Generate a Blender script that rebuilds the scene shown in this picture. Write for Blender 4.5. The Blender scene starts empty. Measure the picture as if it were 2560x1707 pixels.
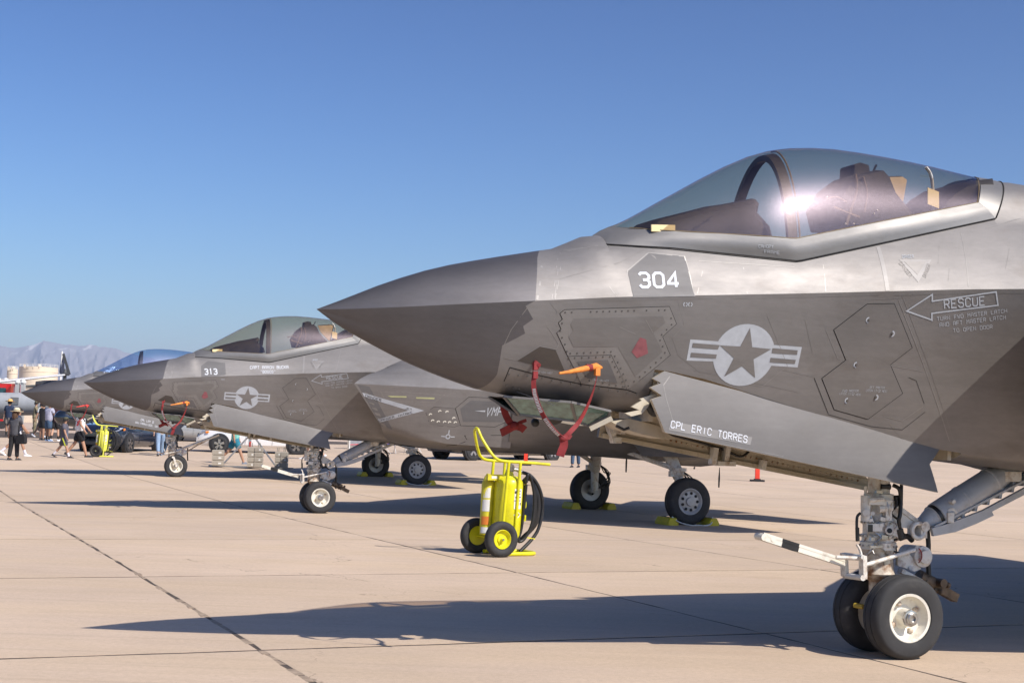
import bpy, bmesh, math, random
import numpy as np
from mathutils import Vector, Matrix
from mathutils.bvhtree import BVHTree
random.seed(7)
R = math.radians
SC = bpy.context.scene
COL = SC.collection

# ------------------------------------------------------------------ camera, world, sun, exposure
FPX, PITCH, ROLL, CAMH, YAW = 3488.0, R(3.9011), R(1.8621), 1.4425, R(20.0)
cam_d = bpy.data.cameras.new('camera'); cam = bpy.data.objects.new('camera', cam_d); COL.objects.link(cam)
cam_d.sensor_width = 36.0; cam_d.lens = 36.0 * FPX / 2560.0
cam_d.clip_start = 0.05; cam_d.clip_end = 60000
cam.location = (0, 0, CAMH)
_fw = Vector((0, math.cos(PITCH), math.sin(PITCH))); _up0 = Vector((0, -math.sin(PITCH), math.cos(PITCH))); _rt0 = Vector((1, 0, 0))
_rt = _rt0 * math.cos(ROLL) + _up0 * math.sin(ROLL); _up = _up0 * math.cos(ROLL) - _rt0 * math.sin(ROLL)
cam.rotation_euler = Matrix((_rt, _up, -_fw)).transposed().to_euler()
SC.camera = cam

SUN = Vector((1.770, -1.431, 2.168)).normalized()
wd = bpy.data.worlds.new('World'); SC.world = wd; wd.use_nodes = True
wn = wd.node_tree.nodes; wl = wd.node_tree.links
bg = wn['Background']; sky = wn.new('ShaderNodeTexSky'); sky.sky_type = 'NISHITA'; sky.sun_disc = False
sky.sun_elevation = math.asin(SUN.z); sky.sun_rotation = math.atan2(SUN.x, SUN.y)
sky.air_density = 1.0; sky.dust_density = 1.0; sky.ozone_density = 3.0; sky.altitude = 0
hs = wn.new('ShaderNodeHueSaturation'); hs.inputs['Saturation'].default_value = 1.16; hs.inputs['Value'].default_value = 1 / 8.0     # mild tone curve: deeper, cleaner blue overhead
gm = wn.new('ShaderNodeGamma'); gm.inputs[1].default_value = 1.65; hv = wn.new('ShaderNodeHueSaturation'); hv.inputs['Value'].default_value = 8.0
wl.new(sky.outputs[0], hs.inputs['Color']); wl.new(hs.outputs[0], gm.inputs[0]); wl.new(gm.outputs[0], hv.inputs['Color']); wl.new(hv.outputs[0], bg.inputs[0]); bg.inputs[1].default_value = 0.144
sun_d = bpy.data.lights.new('sun', 'SUN'); sun_d.energy = 5.0; sun_d.angle = R(0.53); sun_d.color = (1.0, 0.93, 0.84)
sun = bpy.data.objects.new('sun', sun_d); COL.objects.link(sun)
sun.rotation_euler = SUN.to_track_quat('Z', 'Y').to_euler(); sun.location = (20, -20, 30)
vs = SC.view_settings; vs.view_transform = 'Standard'; vs.look = 'None'; vs.exposure = 0.24; vs.gamma = 1.0; vs.use_curve_mapping = False
SC.cycles.use_denoising = True
SC.cycles.max_bounces = 8; SC.cycles.transparent_max_bounces = 16; SC.cycles.caustics_reflective = False; SC.cycles.caustics_refractive = False
SC.cycles.sample_clamp_indirect = 6.0; SC.cycles.volume_bounces = 0

# ------------------------------------------------------------------ measuring helpers (pixel of the photograph -> point at a known distance)
def ray(px, py):
    a, b = px - 1280, py - 853.5
    u = a * math.cos(ROLL) + b * math.sin(ROLL); v = -a * math.sin(ROLL) + b * math.cos(ROLL)
    X, Y, Z = u / FPX, 1.0, -v / FPX
    c, s = math.cos(PITCH), math.sin(PITCH)
    return Vector((X, Y * c - Z * s, Y * s + Z * c))
CAMV = Vector((0, 0, CAMH))
def at(px, py, Y):
    d = ray(px, py); return CAMV + d * (Y / d.y)
def proj(w):
    w = Vector(w) - CAMV; c, s = math.cos(PITCH), math.sin(PITCH)
    Y = w.y * c + w.z * s; Z = -w.y * s + w.z * c
    u = w.x / Y * FPX; v = -Z / Y * FPX
    return (1280 + u * math.cos(ROLL) - v * math.sin(ROLL), 853.5 + u * math.sin(ROLL) + v * math.cos(ROLL))
_GY = [-1e5, 15, 25, 38, 44, 80, 130, 1e6]; _GZ = [0.028, 0.028, -0.015, 0.049, 0.14, 0.84, 1.0, 1.0]
def gz(x, y):                      # height of the apron
    return float(np.interp(y, _GY, _GZ))
def gpx(px, py):                   # point of the apron under a pixel
    d = ray(px, py); t = 1.0
    lo, hi = 1.0, 400.0
    for _ in range(60):
        m = (lo + hi) / 2; p = CAMV + d * m
        if p.z > gz(p.x, p.y): lo = m
        else: hi = m
    p = CAMV + d * lo; return Vector((p.x, p.y, gz(p.x, p.y)))

# ------------------------------------------------------------------ objects
def tag(o, label=None, cat=None, group=None, kind=None):
    if label: o['label'] = label
    if cat: o['category'] = cat
    if group: o['group'] = group
    if kind: o['kind'] = kind
    return o
def empty(name, loc=(0, 0, 0), rz=0.0, label=None, cat=None, group=None, scale=1.0):
    o = bpy.data.objects.new(name, None); COL.objects.link(o); o.location = loc; o.rotation_euler = (0, 0, rz)
    o.empty_display_size = 0.1
    if scale != 1.0: o.scale = (scale,) * 3
    return tag(o, label, cat, group)
def link(name, me, m=None, parent=None):
    o = bpy.data.objects.new(name, me); COL.objects.link(o)
    if m is not None and not me.materials:
        for k in (m if isinstance(m, (list, tuple)) else [m]): me.materials.append(k)
    if parent is not None: o.parent = parent
    return o
def clone(o, parent=None, skip=()):
    c = o.copy(); COL.objects.link(c); c.parent = parent
    for ch in o.children:
        if ch.name.split('.')[0] not in skip: clone(ch, c, skip)
    return c
def frame_of(d):
    d = Vector(d).normalized(); a = Vector((0, 0, 1)) if abs(d.z) < 0.9 else Vector((1, 0, 0))
    u = d.cross(a).normalized(); return u, d.cross(u).normalized()
class MB:
    def __init__(s): s.v = []; s.f = []; s.mi = []; s.cur = 0
    def face(s, idx): s.f.append(tuple(idx)); s.mi.append(s.cur)
    def poly(s, pts):
        b = len(s.v); s.v += [tuple(p) for p in pts]; s.face(range(b, b + len(pts))); return s
    def hexa(s, p):                 # 8 corners: bottom 4 ccw, top 4 ccw
        b = len(s.v); s.v += [tuple(q) for q in p]
        for q in ((3, 2, 1, 0), (4, 5, 6, 7), (0, 1, 5, 4), (1, 2, 6, 5), (2, 3, 7, 6), (3, 0, 4, 7)): s.face([b + k for k in q])
        return s
    def box(s, c, d, rz=0.0, M=None):
        hx, hy, hz = d[0] / 2, d[1] / 2, d[2] / 2
        M = M or Matrix.Rotation(rz, 3, 'Z'); c = Vector(c)
        return s.hexa([c + M @ Vector(q) for q in ((-hx, -hy, -hz), (hx, -hy, -hz), (hx, hy, -hz), (-hx, hy, -hz), (-hx, -hy, hz), (hx, -hy, hz), (hx, hy, hz), (-hx, hy, hz))])
    def bar(s, a, b, w, h, up=(0, 0, 1)):     # rectangular bar between two points
        a, b = Vector(a), Vector(b); d = (b - a).normalized(); u = d.cross(Vector(up)).normalized() * (w / 2); n = u.cross(d).normalized() * (h / 2)
        return s.hexa([a - u - n, a + u - n, b + u - n, b - u - n, a - u + n, a + u + n, b + u + n, b - u + n])
    def rings(s, rs, closed=True, cap=(False, False)):
        b = len(s.v); n = len(rs[0])
        for r in rs: s.v += [tuple(p) for p in r]
        for i in range(len(rs) - 1):
            for j in range(n if closed else n - 1):
                k = (j + 1) % n
                s.face((b + i * n + j, b + i * n + k, b + (i + 1) * n + k, b + (i + 1) * n + j))
        if cap[0]: s.face([b + j for j in range(n)][::-1])
        if cap[1]: s.face([b + (len(rs) - 1) * n + j for j in range(n)])
        return s
    def tube(s, path, r, n=10, cap=True, closed=False):
        P = [Vector(p) for p in path]; m = len(P); rr = r if isinstance(r, (list, tuple)) else [r] * m
        rs = []; u = None
        for i in range(m):
            if closed: d = (P[(i + 1) % m] - P[i - 1])
            else: d = P[min(i + 1, m - 1)] - P[max(i - 1, 0)]
            if d.length < 1e-9: d = Vector((0, 0, 1))
            d.normalize()
            if u is None: u, w = frame_of(d)
            else:
                u = (u - d * u.dot(d)); u = u.normalized() if u.length > 1e-6 else frame_of(d)[0]
                w = d.cross(u)
            rs.append([P[i] + (u * math.cos(2 * math.pi * k / n) + w * math.sin(2 * math.pi * k / n)) * rr[i] for k in range(n)])
        if closed: rs.append(rs[0]); cap = False
        return s.rings(rs, True, (cap, cap))
    def lathe(s, o, ax, prof, n=24, cap=(True, True)):   # prof: (along axis, radius)
        o = Vector(o); ax = Vector(ax).normalized(); u, w = frame_of(ax)
        return s.rings([[o + ax * a + (u * math.cos(2 * math.pi * k / n) + w * math.sin(2 * math.pi * k / n)) * max(r, 1e-4) for k in range(n)] for a, r in prof], True, cap)
    def prism(s, pts, ext):         # planar polygon extruded by vector
        pts = [Vector(p) for p in pts]; e = Vector(ext); n = len(pts); b = len(s.v)
        s.v += [tuple(p) for p in pts] + [tuple(p + e) for p in pts]
        s.face(list(range(b, b + n))[::-1]); s.face(range(b + n, b + 2 * n))
        for i in range(n): s.face((b + i, b + (i + 1) % n, b + n + (i + 1) % n, b + n + i))
        return s
    def ball(s, c, r, n=12, m=8, sc=(1, 1, 1)):
        c = Vector(c); rs = []
        for i in range(m + 1):
            a = math.pi * i / m
            rs.append([c + Vector((r * sc[0] * max(math.sin(a), 1e-3) * math.cos(2 * math.pi * k / n), r * sc[1] * max(math.sin(a), 1e-3) * math.sin(2 * math.pi * k / n), -r * sc[2] * math.cos(a))) for k in range(n)])
        return s.rings(rs, True, (True, True))
    def clusters(s):
        n = len(s.v); par = list(range(n))
        def fd(a):
            while par[a] != a: par[a] = par[par[a]]; a = par[a]
            return a
        for f in s.f:
            r = fd(f[0])
            for k in f[1:]: par[fd(k)] = r
        isl = {}
        for i in range(n): isl.setdefault(fd(i), []).append(i)
        ks = list(isl)
        if len(ks) == 1 or len(ks) > 60: return None
        V = np.array(s.v, float); bb = [(V[isl[k]].min(0) - .006, V[isl[k]].max(0) + .006) for k in ks]; g = list(range(len(ks)))
        def fg(a):
            while g[a] != a: a = g[a]
            return a
        for a in range(len(ks)):
            for b in range(a):
                if (bb[a][0] <= bb[b][1]).all() and (bb[b][0] <= bb[a][1]).all(): g[fg(a)] = fg(b)
        out = {}
        for a, k in enumerate(ks): out.setdefault(fg(a), set()).update(isl[k])
        return list(out.values()) if len(out) > 1 else None
    def build(s, name, m, parent=None, smooth=35, fix=True, split=True):
        cl = s.clusters() if split and fix else None
        if cl:
            objs = []
            for c in cl:
                q = MB(); idx = {}
                for f, mi in zip(s.f, s.mi):
                    if f[0] in c:
                        for k in f:
                            if k not in idx: idx[k] = len(q.v); q.v.append(s.v[k])
                        q.f.append(tuple(idx[k] for k in f)); q.mi.append(mi)
                objs.append(q.build(name, m, parent, smooth, fix, False))
            return max(objs, key=lambda o: len(o.data.vertices))
        me = bpy.data.meshes.new(name); me.from_pydata(s.v, [], s.f)
        ms = m if isinstance(m, (list, tuple)) else [m]
        for k in ms: me.materials.append(k)
        if len(ms) > 1: me.polygons.foreach_set('material_index', s.mi)
        me.update()
        if fix:
            bm = bmesh.new(); bm.from_mesh(me); bmesh.ops.recalc_face_normals(bm, faces=bm.faces); bm.to_mesh(me); bm.free()
        if smooth:
            me.polygons.foreach_set('use_smooth', [True] * len(me.polygons)); me.set_sharp_from_angle(angle=R(smooth))
        return link(name, me, None, parent)
def arc(c, r, a0, a1, n, u=(1, 0, 0), w=(0, 0, 1)):
    c, u, w = Vector(c), Vector(u), Vector(w)
    return [c + (u * math.cos(a0 + (a1 - a0) * i / n) + w * math.sin(a0 + (a1 - a0) * i / n)) * r for i in range(n + 1)]
def bez(p, n=12):                    # Catmull-Rom through points
    P = [Vector(q) for q in p]; out = []
    for i in range(len(P) - 1):
        a, b, c, d = P[max(i - 1, 0)], P[i], P[i + 1], P[min(i + 2, len(P) - 1)]
        for k in range(n):
            t = k / n
            out.append(0.5 * ((2 * b) + (c - a) * t + (2 * a - 5 * b + 4 * c - d) * t * t + (3 * b - a - 3 * c + d) * t ** 3))
    return out + [P[-1]]

# ------------------------------------------------------------------ materials
MATS = {}
def nodes_of(name):
    m = bpy.data.materials.new(name); m.use_nodes = True; nt = m.node_tree
    return m, nt, nt.nodes, nt.links, nt.nodes['Principled BSDF']
def mat(name, col, rough=0.5, metal=0.0, var=0.12, scale=6.0, bump=0.0, spec=0.5, coat=0.0, stain=None, stain_amt=0.4, rvar=0.1, stain_scale=9.0, stain_lo=.52):
    if name in MATS: return MATS[name]
    m, nt, N, L, b = nodes_of(name)
    tc = N.new('ShaderNodeTexCoord'); nz = N.new('ShaderNodeTexNoise'); nz.inputs['Scale'].default_value = scale; nz.inputs['Detail'].default_value = 5
    L.new(tc.outputs['Object'], nz.inputs['Vector'])
    rp = N.new('ShaderNodeMapRange'); rp.inputs[1].default_value = 0.3; rp.inputs[2].default_value = 0.7
    rp.inputs[3].default_value = 1 - var; rp.inputs[4].default_value = 1 + var; L.new(nz.outputs[0], rp.inputs[0])
    mx = N.new('ShaderNodeMix'); mx.data_type = 'RGBA'; mx.blend_type = 'MULTIPLY'; mx.inputs[0].default_value = 1
    mx.inputs[6].default_value = (*col, 1); L.new(rp.outputs[0], mx.inputs[7]); out = mx.outputs[2]
    if stain:
        n2 = N.new('ShaderNodeTexNoise'); n2.inputs['Scale'].default_value = stain_scale; n2.inputs['Detail'].default_value = 6; n2.inputs['Roughness'].default_value = 0.7
        L.new(tc.outputs['Object'], n2.inputs['Vector'])
        r2 = N.new('ShaderNodeMapRange'); r2.inputs[1].default_value = stain_lo; r2.inputs[2].default_value = stain_lo + 0.2; r2.inputs[4].default_value = stain_amt
        L.new(n2.outputs[0], r2.inputs[0])
        m2 = N.new('ShaderNodeMix'); m2.data_type = 'RGBA'; L.new(r2.outputs[0], m2.inputs[0]); L.new(out, m2.inputs[6]); m2.inputs[7].default_value = (*stain, 1); out = m2.outputs[2]
    L.new(out, b.inputs['Base Color'])
    rr = N.new('ShaderNodeMapRange'); rr.inputs[3].default_value = max(rough - rvar, 0.02); rr.inputs[4].default_value = min(rough + rvar, 1); L.new(nz.outputs[0], rr.inputs[0]); L.new(rr.outputs[0], b.inputs['Roughness'])
    b.inputs['Metallic'].default_value = metal; b.inputs['Specular IOR Level'].default_value = spec; b.inputs['Coat Weight'].default_value = coat
    if bump:
        bp = N.new('ShaderNodeBump'); bp.inputs['Strength'].default_value = bump; bp.inputs['Distance'].default_value = 0.01
        n3 = N.new('ShaderNodeTexNoise'); n3.inputs['Scale'].default_value = scale * 8; n3.inputs['Detail'].default_value = 4; L.new(tc.outputs['Object'], n3.inputs['Vector'])
        L.new(n3.outputs[0], bp.inputs['Height']); L.new(bp.outputs[0], b.inputs['Normal'])
    MATS[name] = m; return m
def skin(name, col, rough=0.44, metal=0.55, grime=(0.10, 0.075, 0.055), gr=0.35):
    """low-observable grey paint: metal flake sheen, streaky wear along the airflow, blotches, fine scratches"""
    m, nt, N, L, b = nodes_of(name)
    tc = N.new('ShaderNodeTexCoord')
    def noise(sc, stretch=(1, 1, 1), det=5, ro=0.55):
        mp = N.new('ShaderNodeMapping'); mp.inputs['Scale'].default_value = stretch; L.new(tc.outputs['Object'], mp.inputs[0])
        n = N.new('ShaderNodeTexNoise'); n.inputs['Scale'].default_value = sc; n.inputs['Detail'].default_value = det; n.inputs['Roughness'].default_value = ro
        L.new(mp.outputs[0], n.inputs['Vector']); return n.outputs[0]
    def rng(s, a, c, lo, hi):
        r = N.new('ShaderNodeMapRange'); r.inputs[1].default_value = a; r.inputs[2].default_value = c; r.inputs[3].default_value = lo; r.inputs[4].default_value = hi; L.new(s, r.inputs[0]); return r.outputs[0]
    def mul(a, c, op='MULTIPLY'):
        q = N.new('ShaderNodeMath'); q.operation = op; L.new(a, q.inputs[0])
        if hasattr(c, 'is_output'): L.new(c, q.inputs[1])
        else: q.inputs[1].default_value = c
        return q.outputs[0]
    big = rng(noise(1.1), 0.3, 0.7, 0.86, 1.12); strk = rng(noise(5.0, (0.25, 1, 3)), 0.3, 0.7, 0.94, 1.06); fine = rng(noise(45, (0.35, 1, 1)), 0.3, 0.7, 0.955, 1.045)
    f = mul(mul(big, strk), fine)
    mx = N.new('ShaderNodeMix'); mx.data_type = 'RGBA'; mx.blend_type = 'MULTIPLY'; mx.inputs[0].default_value = 1; mx.inputs[6].default_value = (*col, 1); L.new(f, mx.inputs[7])
    g = rng(noise(2.3, (0.6, 1, 1.4), 8, 0.68), 0.54, 0.74, 0, gr)
    m2 = N.new('ShaderNodeMix'); m2.data_type = 'RGBA'; L.new(g, m2.inputs[0]); L.new(mx.outputs[2], m2.inputs[6]); m2.inputs[7].default_value = (*grime, 1)
    L.new(m2.outputs[2], b.inputs['Base Color'])
    L.new(rng(noise(7, (0.4, 1, 1)), 0.25, 0.75, rough - 0.045, rough + 0.06), b.inputs['Roughness'])
    b.inputs['Metallic'].default_value = metal
    bp = N.new('ShaderNodeBump'); bp.inputs['Strength'].default_value = 0.07; bp.inputs['Distance'].default_value = 0.004
    L.new(noise(9, (0.5, 1, 1), 3), bp.inputs['Height']); L.new(bp.outputs[0], b.inputs['Normal'])
    MATS[name] = m; return m
def glass(name, tint, gloss=0.06, rough2=0.34, base=0.06, body=None):
    """thin coated canopy glass: tinted see-through plus a sharp and a soft reflection"""
    m = bpy.data.materials.new(name); m.use_nodes = True; nt = m.node_tree; N = nt.nodes; L = nt.links
    N.remove(N['Principled BSDF']); out = N['Material Output']
    tr = N.new('ShaderNodeBsdfTransparent'); tr.inputs[0].default_value = (*tint, 1)
    g1 = N.new('ShaderNodeBsdfGlossy'); g1.inputs['Roughness'].default_value = gloss; g1.inputs[0].default_value = (0.95, 0.93, 1.0, 1)
    g2 = N.new('ShaderNodeBsdfGlossy'); g2.inputs['Roughness'].default_value = rough2; g2.inputs[0].default_value = (0.95, 0.80, 0.95, 1)
    tc = N.new('ShaderNodeTexCoord'); nz = N.new('ShaderNodeTexNoise'); nz.inputs['Scale'].default_value = 60; nz.inputs['Detail'].default_value = 4
    mp = N.new('ShaderNodeMapping'); mp.inputs['Scale'].default_value = (1, 1, 4); L.new(tc.outputs['Object'], mp.inputs[0]); L.new(mp.outputs[0], nz.inputs['Vector'])
    rr = N.new('ShaderNodeMapRange'); rr.inputs[1].default_value = 0.45; rr.inputs[2].default_value = 0.65; rr.inputs[3].default_value = base * 0.85; rr.inputs[4].default_value = base * 1.2; L.new(nz.outputs[0], rr.inputs[0])
    fr = N.new('ShaderNodeFresnel'); ge = N.new('ShaderNodeNewGeometry'); ma = N.new('ShaderNodeMath'); ma.operation = 'MULTIPLY_ADD'   # same index from either side of the thin sheet
    ma.inputs[1].default_value = 1 / 1.5 - 1.5; ma.inputs[2].default_value = 1.5; L.new(ge.outputs['Backfacing'], ma.inputs[0]); L.new(ma.outputs[0], fr.inputs[0])
    ms = N.new('ShaderNodeMixShader'); L.new(fr.outputs[0], ms.inputs[0]); L.new(tr.outputs[0], ms.inputs[1]); L.new(g1.outputs[0], ms.inputs[2])
    m2 = N.new('ShaderNodeMixShader'); L.new(rr.outputs[0], m2.inputs[0]); L.new(ms.outputs[0], m2.inputs[1]); L.new(g2.outputs[0], m2.inputs[2])
    L.new(m2.outputs[0], out.inputs[0]); MATS[name] = m; return m
# ------------------------------------------------------------------ jet: local frame x aft, y port, z up, origin at the nose tip
NOSE = [Vector((-1.1816, 8.3572, 2.1682)), Vector((-7.208, 23.554, 2.1248)), Vector((-12.924, 36.855, 2.1889))]
AFT = Vector((math.cos(YAW), math.sin(YAW), 0)); PORT = Vector((math.sin(YAW), -math.cos(YAW), 0)); UPV = Vector((0, 0, 1))
GND = -2.140
def pl(px, py, y=0.0, j=0):          # pixel -> local point on the plane y = const of jet j
    d = ray(px, py); o = CAMV - NOSE[j]; t = (y - o.dot(PORT)) / d.dot(PORT); q = o + d * t
    return Vector((q.dot(AFT), y, q.z))
def pchip(xs, ys):
    xs = np.array(xs, float); ys = np.array(ys, float); h = np.diff(xs); dl = np.diff(ys) / h; m = np.zeros(len(xs))
    for i in range(1, len(xs) - 1):
        if dl[i - 1] * dl[i] > 0:
            w1, w2 = 2 * h[i] + h[i - 1], h[i] + 2 * h[i - 1]; m[i] = (w1 + w2) / (w1 / dl[i - 1] + w2 / dl[i])
    m[0], m[-1] = dl[0], dl[-1]
    def f(x):
        x = min(max(x, xs[0]), xs[-1]); i = int(min(max(np.searchsorted(xs, x) - 1, 0), len(xs) - 2)); t = (x - xs[i]) / h[i]
        return float((1 + 2 * t) * (1 - t) ** 2 * ys[i] + t * (1 - t) ** 2 * h[i] * m[i] + t * t * (3 - 2 * t) * ys[i + 1] + t * t * (t - 1) * h[i] * m[i + 1])
    return f
fc = pchip([0, .15, .44, .76, 1.1, 1.44, 1.8, 2.3, 3.0, 3.6, 4.3, 5.0, 6.0, 7.2], [0, .062, .165, .252, .325, .378, .415, .460, .547, .637, .78, .90, 1.0, 1.05])
fzc = pchip([0, .15, .44, .76, 1.1, 1.44, 1.8, 2.3, 3.0, 3.6, 4.3, 5.0, 6.0, 7.2], [0, .006, .027, .056, .088, .120, .156, .195, .246, .292, .340, .37, .37, .37])
fzt = pchip([0, .15, .44, .76, 1.1, 1.44, 1.53, 1.62, 1.73, 1.8], [0, .066, .196, .310, .393, .467, .487, .535, .580, .588])
fzk = pchip([0, .13, .335, .62, .87, 1.11, 1.4, 1.85, 4.4, 5.0, 6.0, 7.2], [0, -.085, -.188, -.310, -.392, -.455, -.50, -.53, -.79, -.84, -.92, -.97])
fyh = pchip([0, .44, 1.1, 1.8, 2.18, 3.0, 3.66, 4.24, 5.0, 7.2], [0, .108, .225, .305, .325, .335, .33, .33, .40, .6])
fzh = pchip([0, .44, 1.1, 1.8, 2.18, 3.0, 3.66, 4.24, 5.0, 7.2], [0, -.115, -.24, -.262, -.280, -.450, -.594, -.717, -.78, -.85])
fys = lambda x: float(np.interp(x, [1.8, 2.2, 3.04, 3.8, 4.615, 5.2, 7.2], [.17, .29, .452, .448, .425, .42, .40]))
fzs = lambda x: float(np.interp(x, [1.8, 2.2, 3.04, 4.615, 5.2, 7.2], [.512, .505, .465, .880, .95, .98]))
_ln = lambda a, b, t: (a[0] + (b[0] - a[0]) * t, a[1] + (b[1] - a[1]) * t)
def q2(a, b, c, n):
    return [_ln(_ln(a, b, i / n), _ln(b, c, i / n), i / n) for i in range(n + 1)]
NU1, NU2, NL1, NL2 = 8, 8, 12, 10
def upper(x):
    c, zc = fc(x), fzc(x); P0 = (c, zc)
    xn = min(x, 1.8); k = .60; zt = fzt(xn)
    if x <= 1.8: p1, p2 = (k * c, zt), (0.0, zt)
    a01 = _ln(P0, (k * c, zt), .6); a12 = _ln((k * c, zt), (0, zt), .6); sh = _ln(a01, a12, .6)
    if x <= 1.8: s1 = (P0, a01, sh); s2 = (sh, a12, (0.0, zt))
    else:
        S = (fys(x), fzs(x)); w = min((x - 1.8) / .7, 1.0); mid = _ln(P0, S, .5); b = (mid[0] + .012, mid[1] + .02)
        s1 = (P0, _ln(a01, b, w) if w < 1 else b, S)
        if x < 4.61: d = S[1] - .16; s2 = (S, (S[0] - .04, d), (0.0, d)) if x > 1.815 else (S, (S[0] * .5, zt), (0.0, zt))
        else: top = float(np.interp(x, [4.6, 4.94, 5.22, 7.2], [1.21, 1.225, 1.212, 1.17])); s2 = (S, (S[0] * .82, top), (0.0, top))
    return q2(*s1, NU1) + q2(*s2, NU2)[1:]
def lower(x):
    P0 = (fc(x), fzc(x)); H = (fyh(x), fzh(x)); mid = _ln(P0, H, .5); s1 = (P0, (mid[0] + .012 * min(x, 1), mid[1]), H)
    zk = fzk(x)
    pts = q2(*s1, NL1)
    if 2.101 < x < 4.42:              # nose gear bay
        pts += [(H[0] - .012 - .006 * i, H[1] + .30 * i / (NL2 // 2)) for i in range(1, NL2 // 2 + 1)]
        yb, zb = pts[-1]; pts += [(yb * (1 - i / (NL2 - NL2 // 2)), zb) for i in range(1, NL2 - NL2 // 2 + 1)]
    else:
        dy, dz = H[0] - s1[1][0], H[1] - s1[1][1]; t = (zk - H[1]) / dz if abs(dz) > 1e-6 else 0
        cx = max(H[0] + dy * t, H[0] * .55); pts += q2(H, (cx, zk), (0.0, zk), NL2)[1:]
    return pts
def S_pt(x, t):                      # t in [0,1] up from the chine, [0,-1] down
    if t >= 0: P = upper(x); n = NU1 + NU2; f = t * n
    else: P = lower(x); n = NL1 + NL2; f = -t * n
    i = min(int(f), n - 1); q = _ln(P[i], P[i + 1], f - i); return Vector((x, q[0], q[1]))
def find(px, py, low=True, x0=.6, x1=1.7):
    best = None
    for a in range(60):
        x = x0 + (x1 - x0) * a / 59; P = lower(x) if low else upper(x); n = len(P) - 1
        for i in range(n * 4):
            q = _ln(P[i // 4], P[i // 4 + 1], (i % 4) / 4); w = NOSE[0] + AFT * x + PORT * q[0] + UPV * q[1]; u = proj(w); e = (u[0] - px) ** 2 + (u[1] - py) ** 2
            if best is None or e < best[0]: best = (e, x, (i / 4) / n)
    return best[1], best[2]
ZIG = [(1335, 751), (1317.5, 766), (1331, 797.7), (1304.8, 815), (1313.4, 833.4), (1258.5, 864.6), (1251.5, 891.8), (1239.4, 936.4), (1209, 969)]
zz = [find(*p) for p in ZIG]; zz[0] = (zz[0][0], 0.0)
zt_, zx_ = [a[1] for a in zz], [a[0] for a in zz]
zt_.append(1.0); zx_.append(zx_[-1] - .03)
def xb_low(t): return float(np.interp(t, zt_, zx_))
def xb_up(t): return zx_[0] + (1.425 - zx_[0]) * t
TL = sorted(set([i / (NL1 + NL2) for i in range(NL1 + NL2 + 1)] + zt_)); TU = [i / (NU1 + NU2) for i in range(NU1 + NU2 + 1)]
def loft(xs_of, t_list, sgn):        # grid rows: stations, columns: t
    rows = []
    for u in xs_of: rows.append([S_pt(u(abs(t)), t * 1.0) if sgn > 0 else Vector((1, -1, 1)) * S_pt(u(abs(t)), t) for t in t_list])
    return rows
def mirror(p): return Vector((p[0], -p[1], p[2]))
def skin_grid(mb, stations, ts):
    for sg in (1, -1):
        rows = [[(lambda q: q if sg > 0 else mirror(q))(S_pt(st(t), t)) for t in ts] for st in stations]
        mb.rings(rows, closed=False)
cons = lambda x: (lambda t: x)
rad = MB(); fus = MB(); ub = [0.0015, .02, .05, .1, .17, .26, .36, .47, .58, .69, .8, .9, 1.0]
fx = [1.5, 1.6, 1.7, 1.8, 1.815, 1.9, 2.0, 2.10, 2.102, 2.2, 2.45, 2.7, 2.9, 3.04, 3.2, 3.4, 3.6, 3.8, 4.0, 4.2, 4.4, 4.422, 4.6, 4.615, 4.75, 4.95, 5.2, 5.6, 6.2, 7.2]
lowt = [-t for t in TL]
skin_grid(rad, [(lambda u: (lambda t: u * (xb_up(t) if t >= 0 else xb_low(-t))))(u) for u in ub], TU); skin_grid(rad, [(lambda u: (lambda t: u * xb_low(-t)))(u) for u in ub], lowt)
skin_grid(fus, [(lambda t: xb_up(t))] + [cons(x) for x in fx], TU); skin_grid(fus, [(lambda t: xb_low(-t))] + [cons(x) for x in fx], lowt)

M_SKIN = skin('jet_skin', (.222, .210, .203), rough=.55, metal=.50); M_RAD = skin('radome_paint', (.122, .116, .121), rough=.48, metal=.62, gr=.12)
M_PANEL = skin('jet_panel', (.205, .193, .185), rough=.55, metal=.48); M_PATCH = skin('jet_patch', (.135, .130, .130), rough=.60, metal=.22, gr=.1)
M_PANEL2 = skin('jet_panel_light', (.244, .231, .221), rough=.54, metal=.45); M_EDGE = skin('jet_edge_tape', (.275, .262, .25), rough=.46, metal=.38, gr=.2)
M_DARKP = skin('jet_dark_panel', (.075, .062, .052), rough=.6, metal=.2)
M_FRAME = skin('canopy_frame_paint', (.205, .198, .192), rough=.48, metal=.4, grime=(.12, .11, .09), gr=.5)
M_DOOR = skin('door_paint', (.150, .141, .136), rough=.54, metal=.30, gr=.15); M_FADE = skin('faded_marking', (.262, .25, .243), rough=.5, metal=.3)
M_LINE = mat('gap_dark', (.018, .016, .015), .9, 0, .1)
M_MARK = mat('marking_light', (.42, .44, .47), .6, 0, .06, 20, stain=(.25, .25, .25), stain_amt=.25)
M_WHITE = mat('white_paint', (.74, .71, .62), .42, 0, .06, 8, stain=(.34, .27, .19), stain_amt=.55, stain_scale=14)
M_GEAR = mat('gear_white', (.68, .66, .61), .42, 0, .08, 12, stain=(.26, .15, .07), stain_amt=.8, stain_scale=12, stain_lo=.48, bump=.1)
M_GEARW = mat('gear_white_rusty', (.58, .51, .41), .5, 0, .2, 14, stain=(.20, .075, .015), stain_amt=1.0, stain_scale=9, stain_lo=.43, bump=.2)
M_TAN = mat('bay_primer', (.50, .445, .345), .5, 0, .1, 7, stain=(.22, .16, .09), stain_amt=.5)
M_RUB = mat('tyre_rubber', (.027, .027, .029), .76, 0, .25, 10, bump=.1, stain=(.07, .065, .06), stain_amt=.5)
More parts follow.
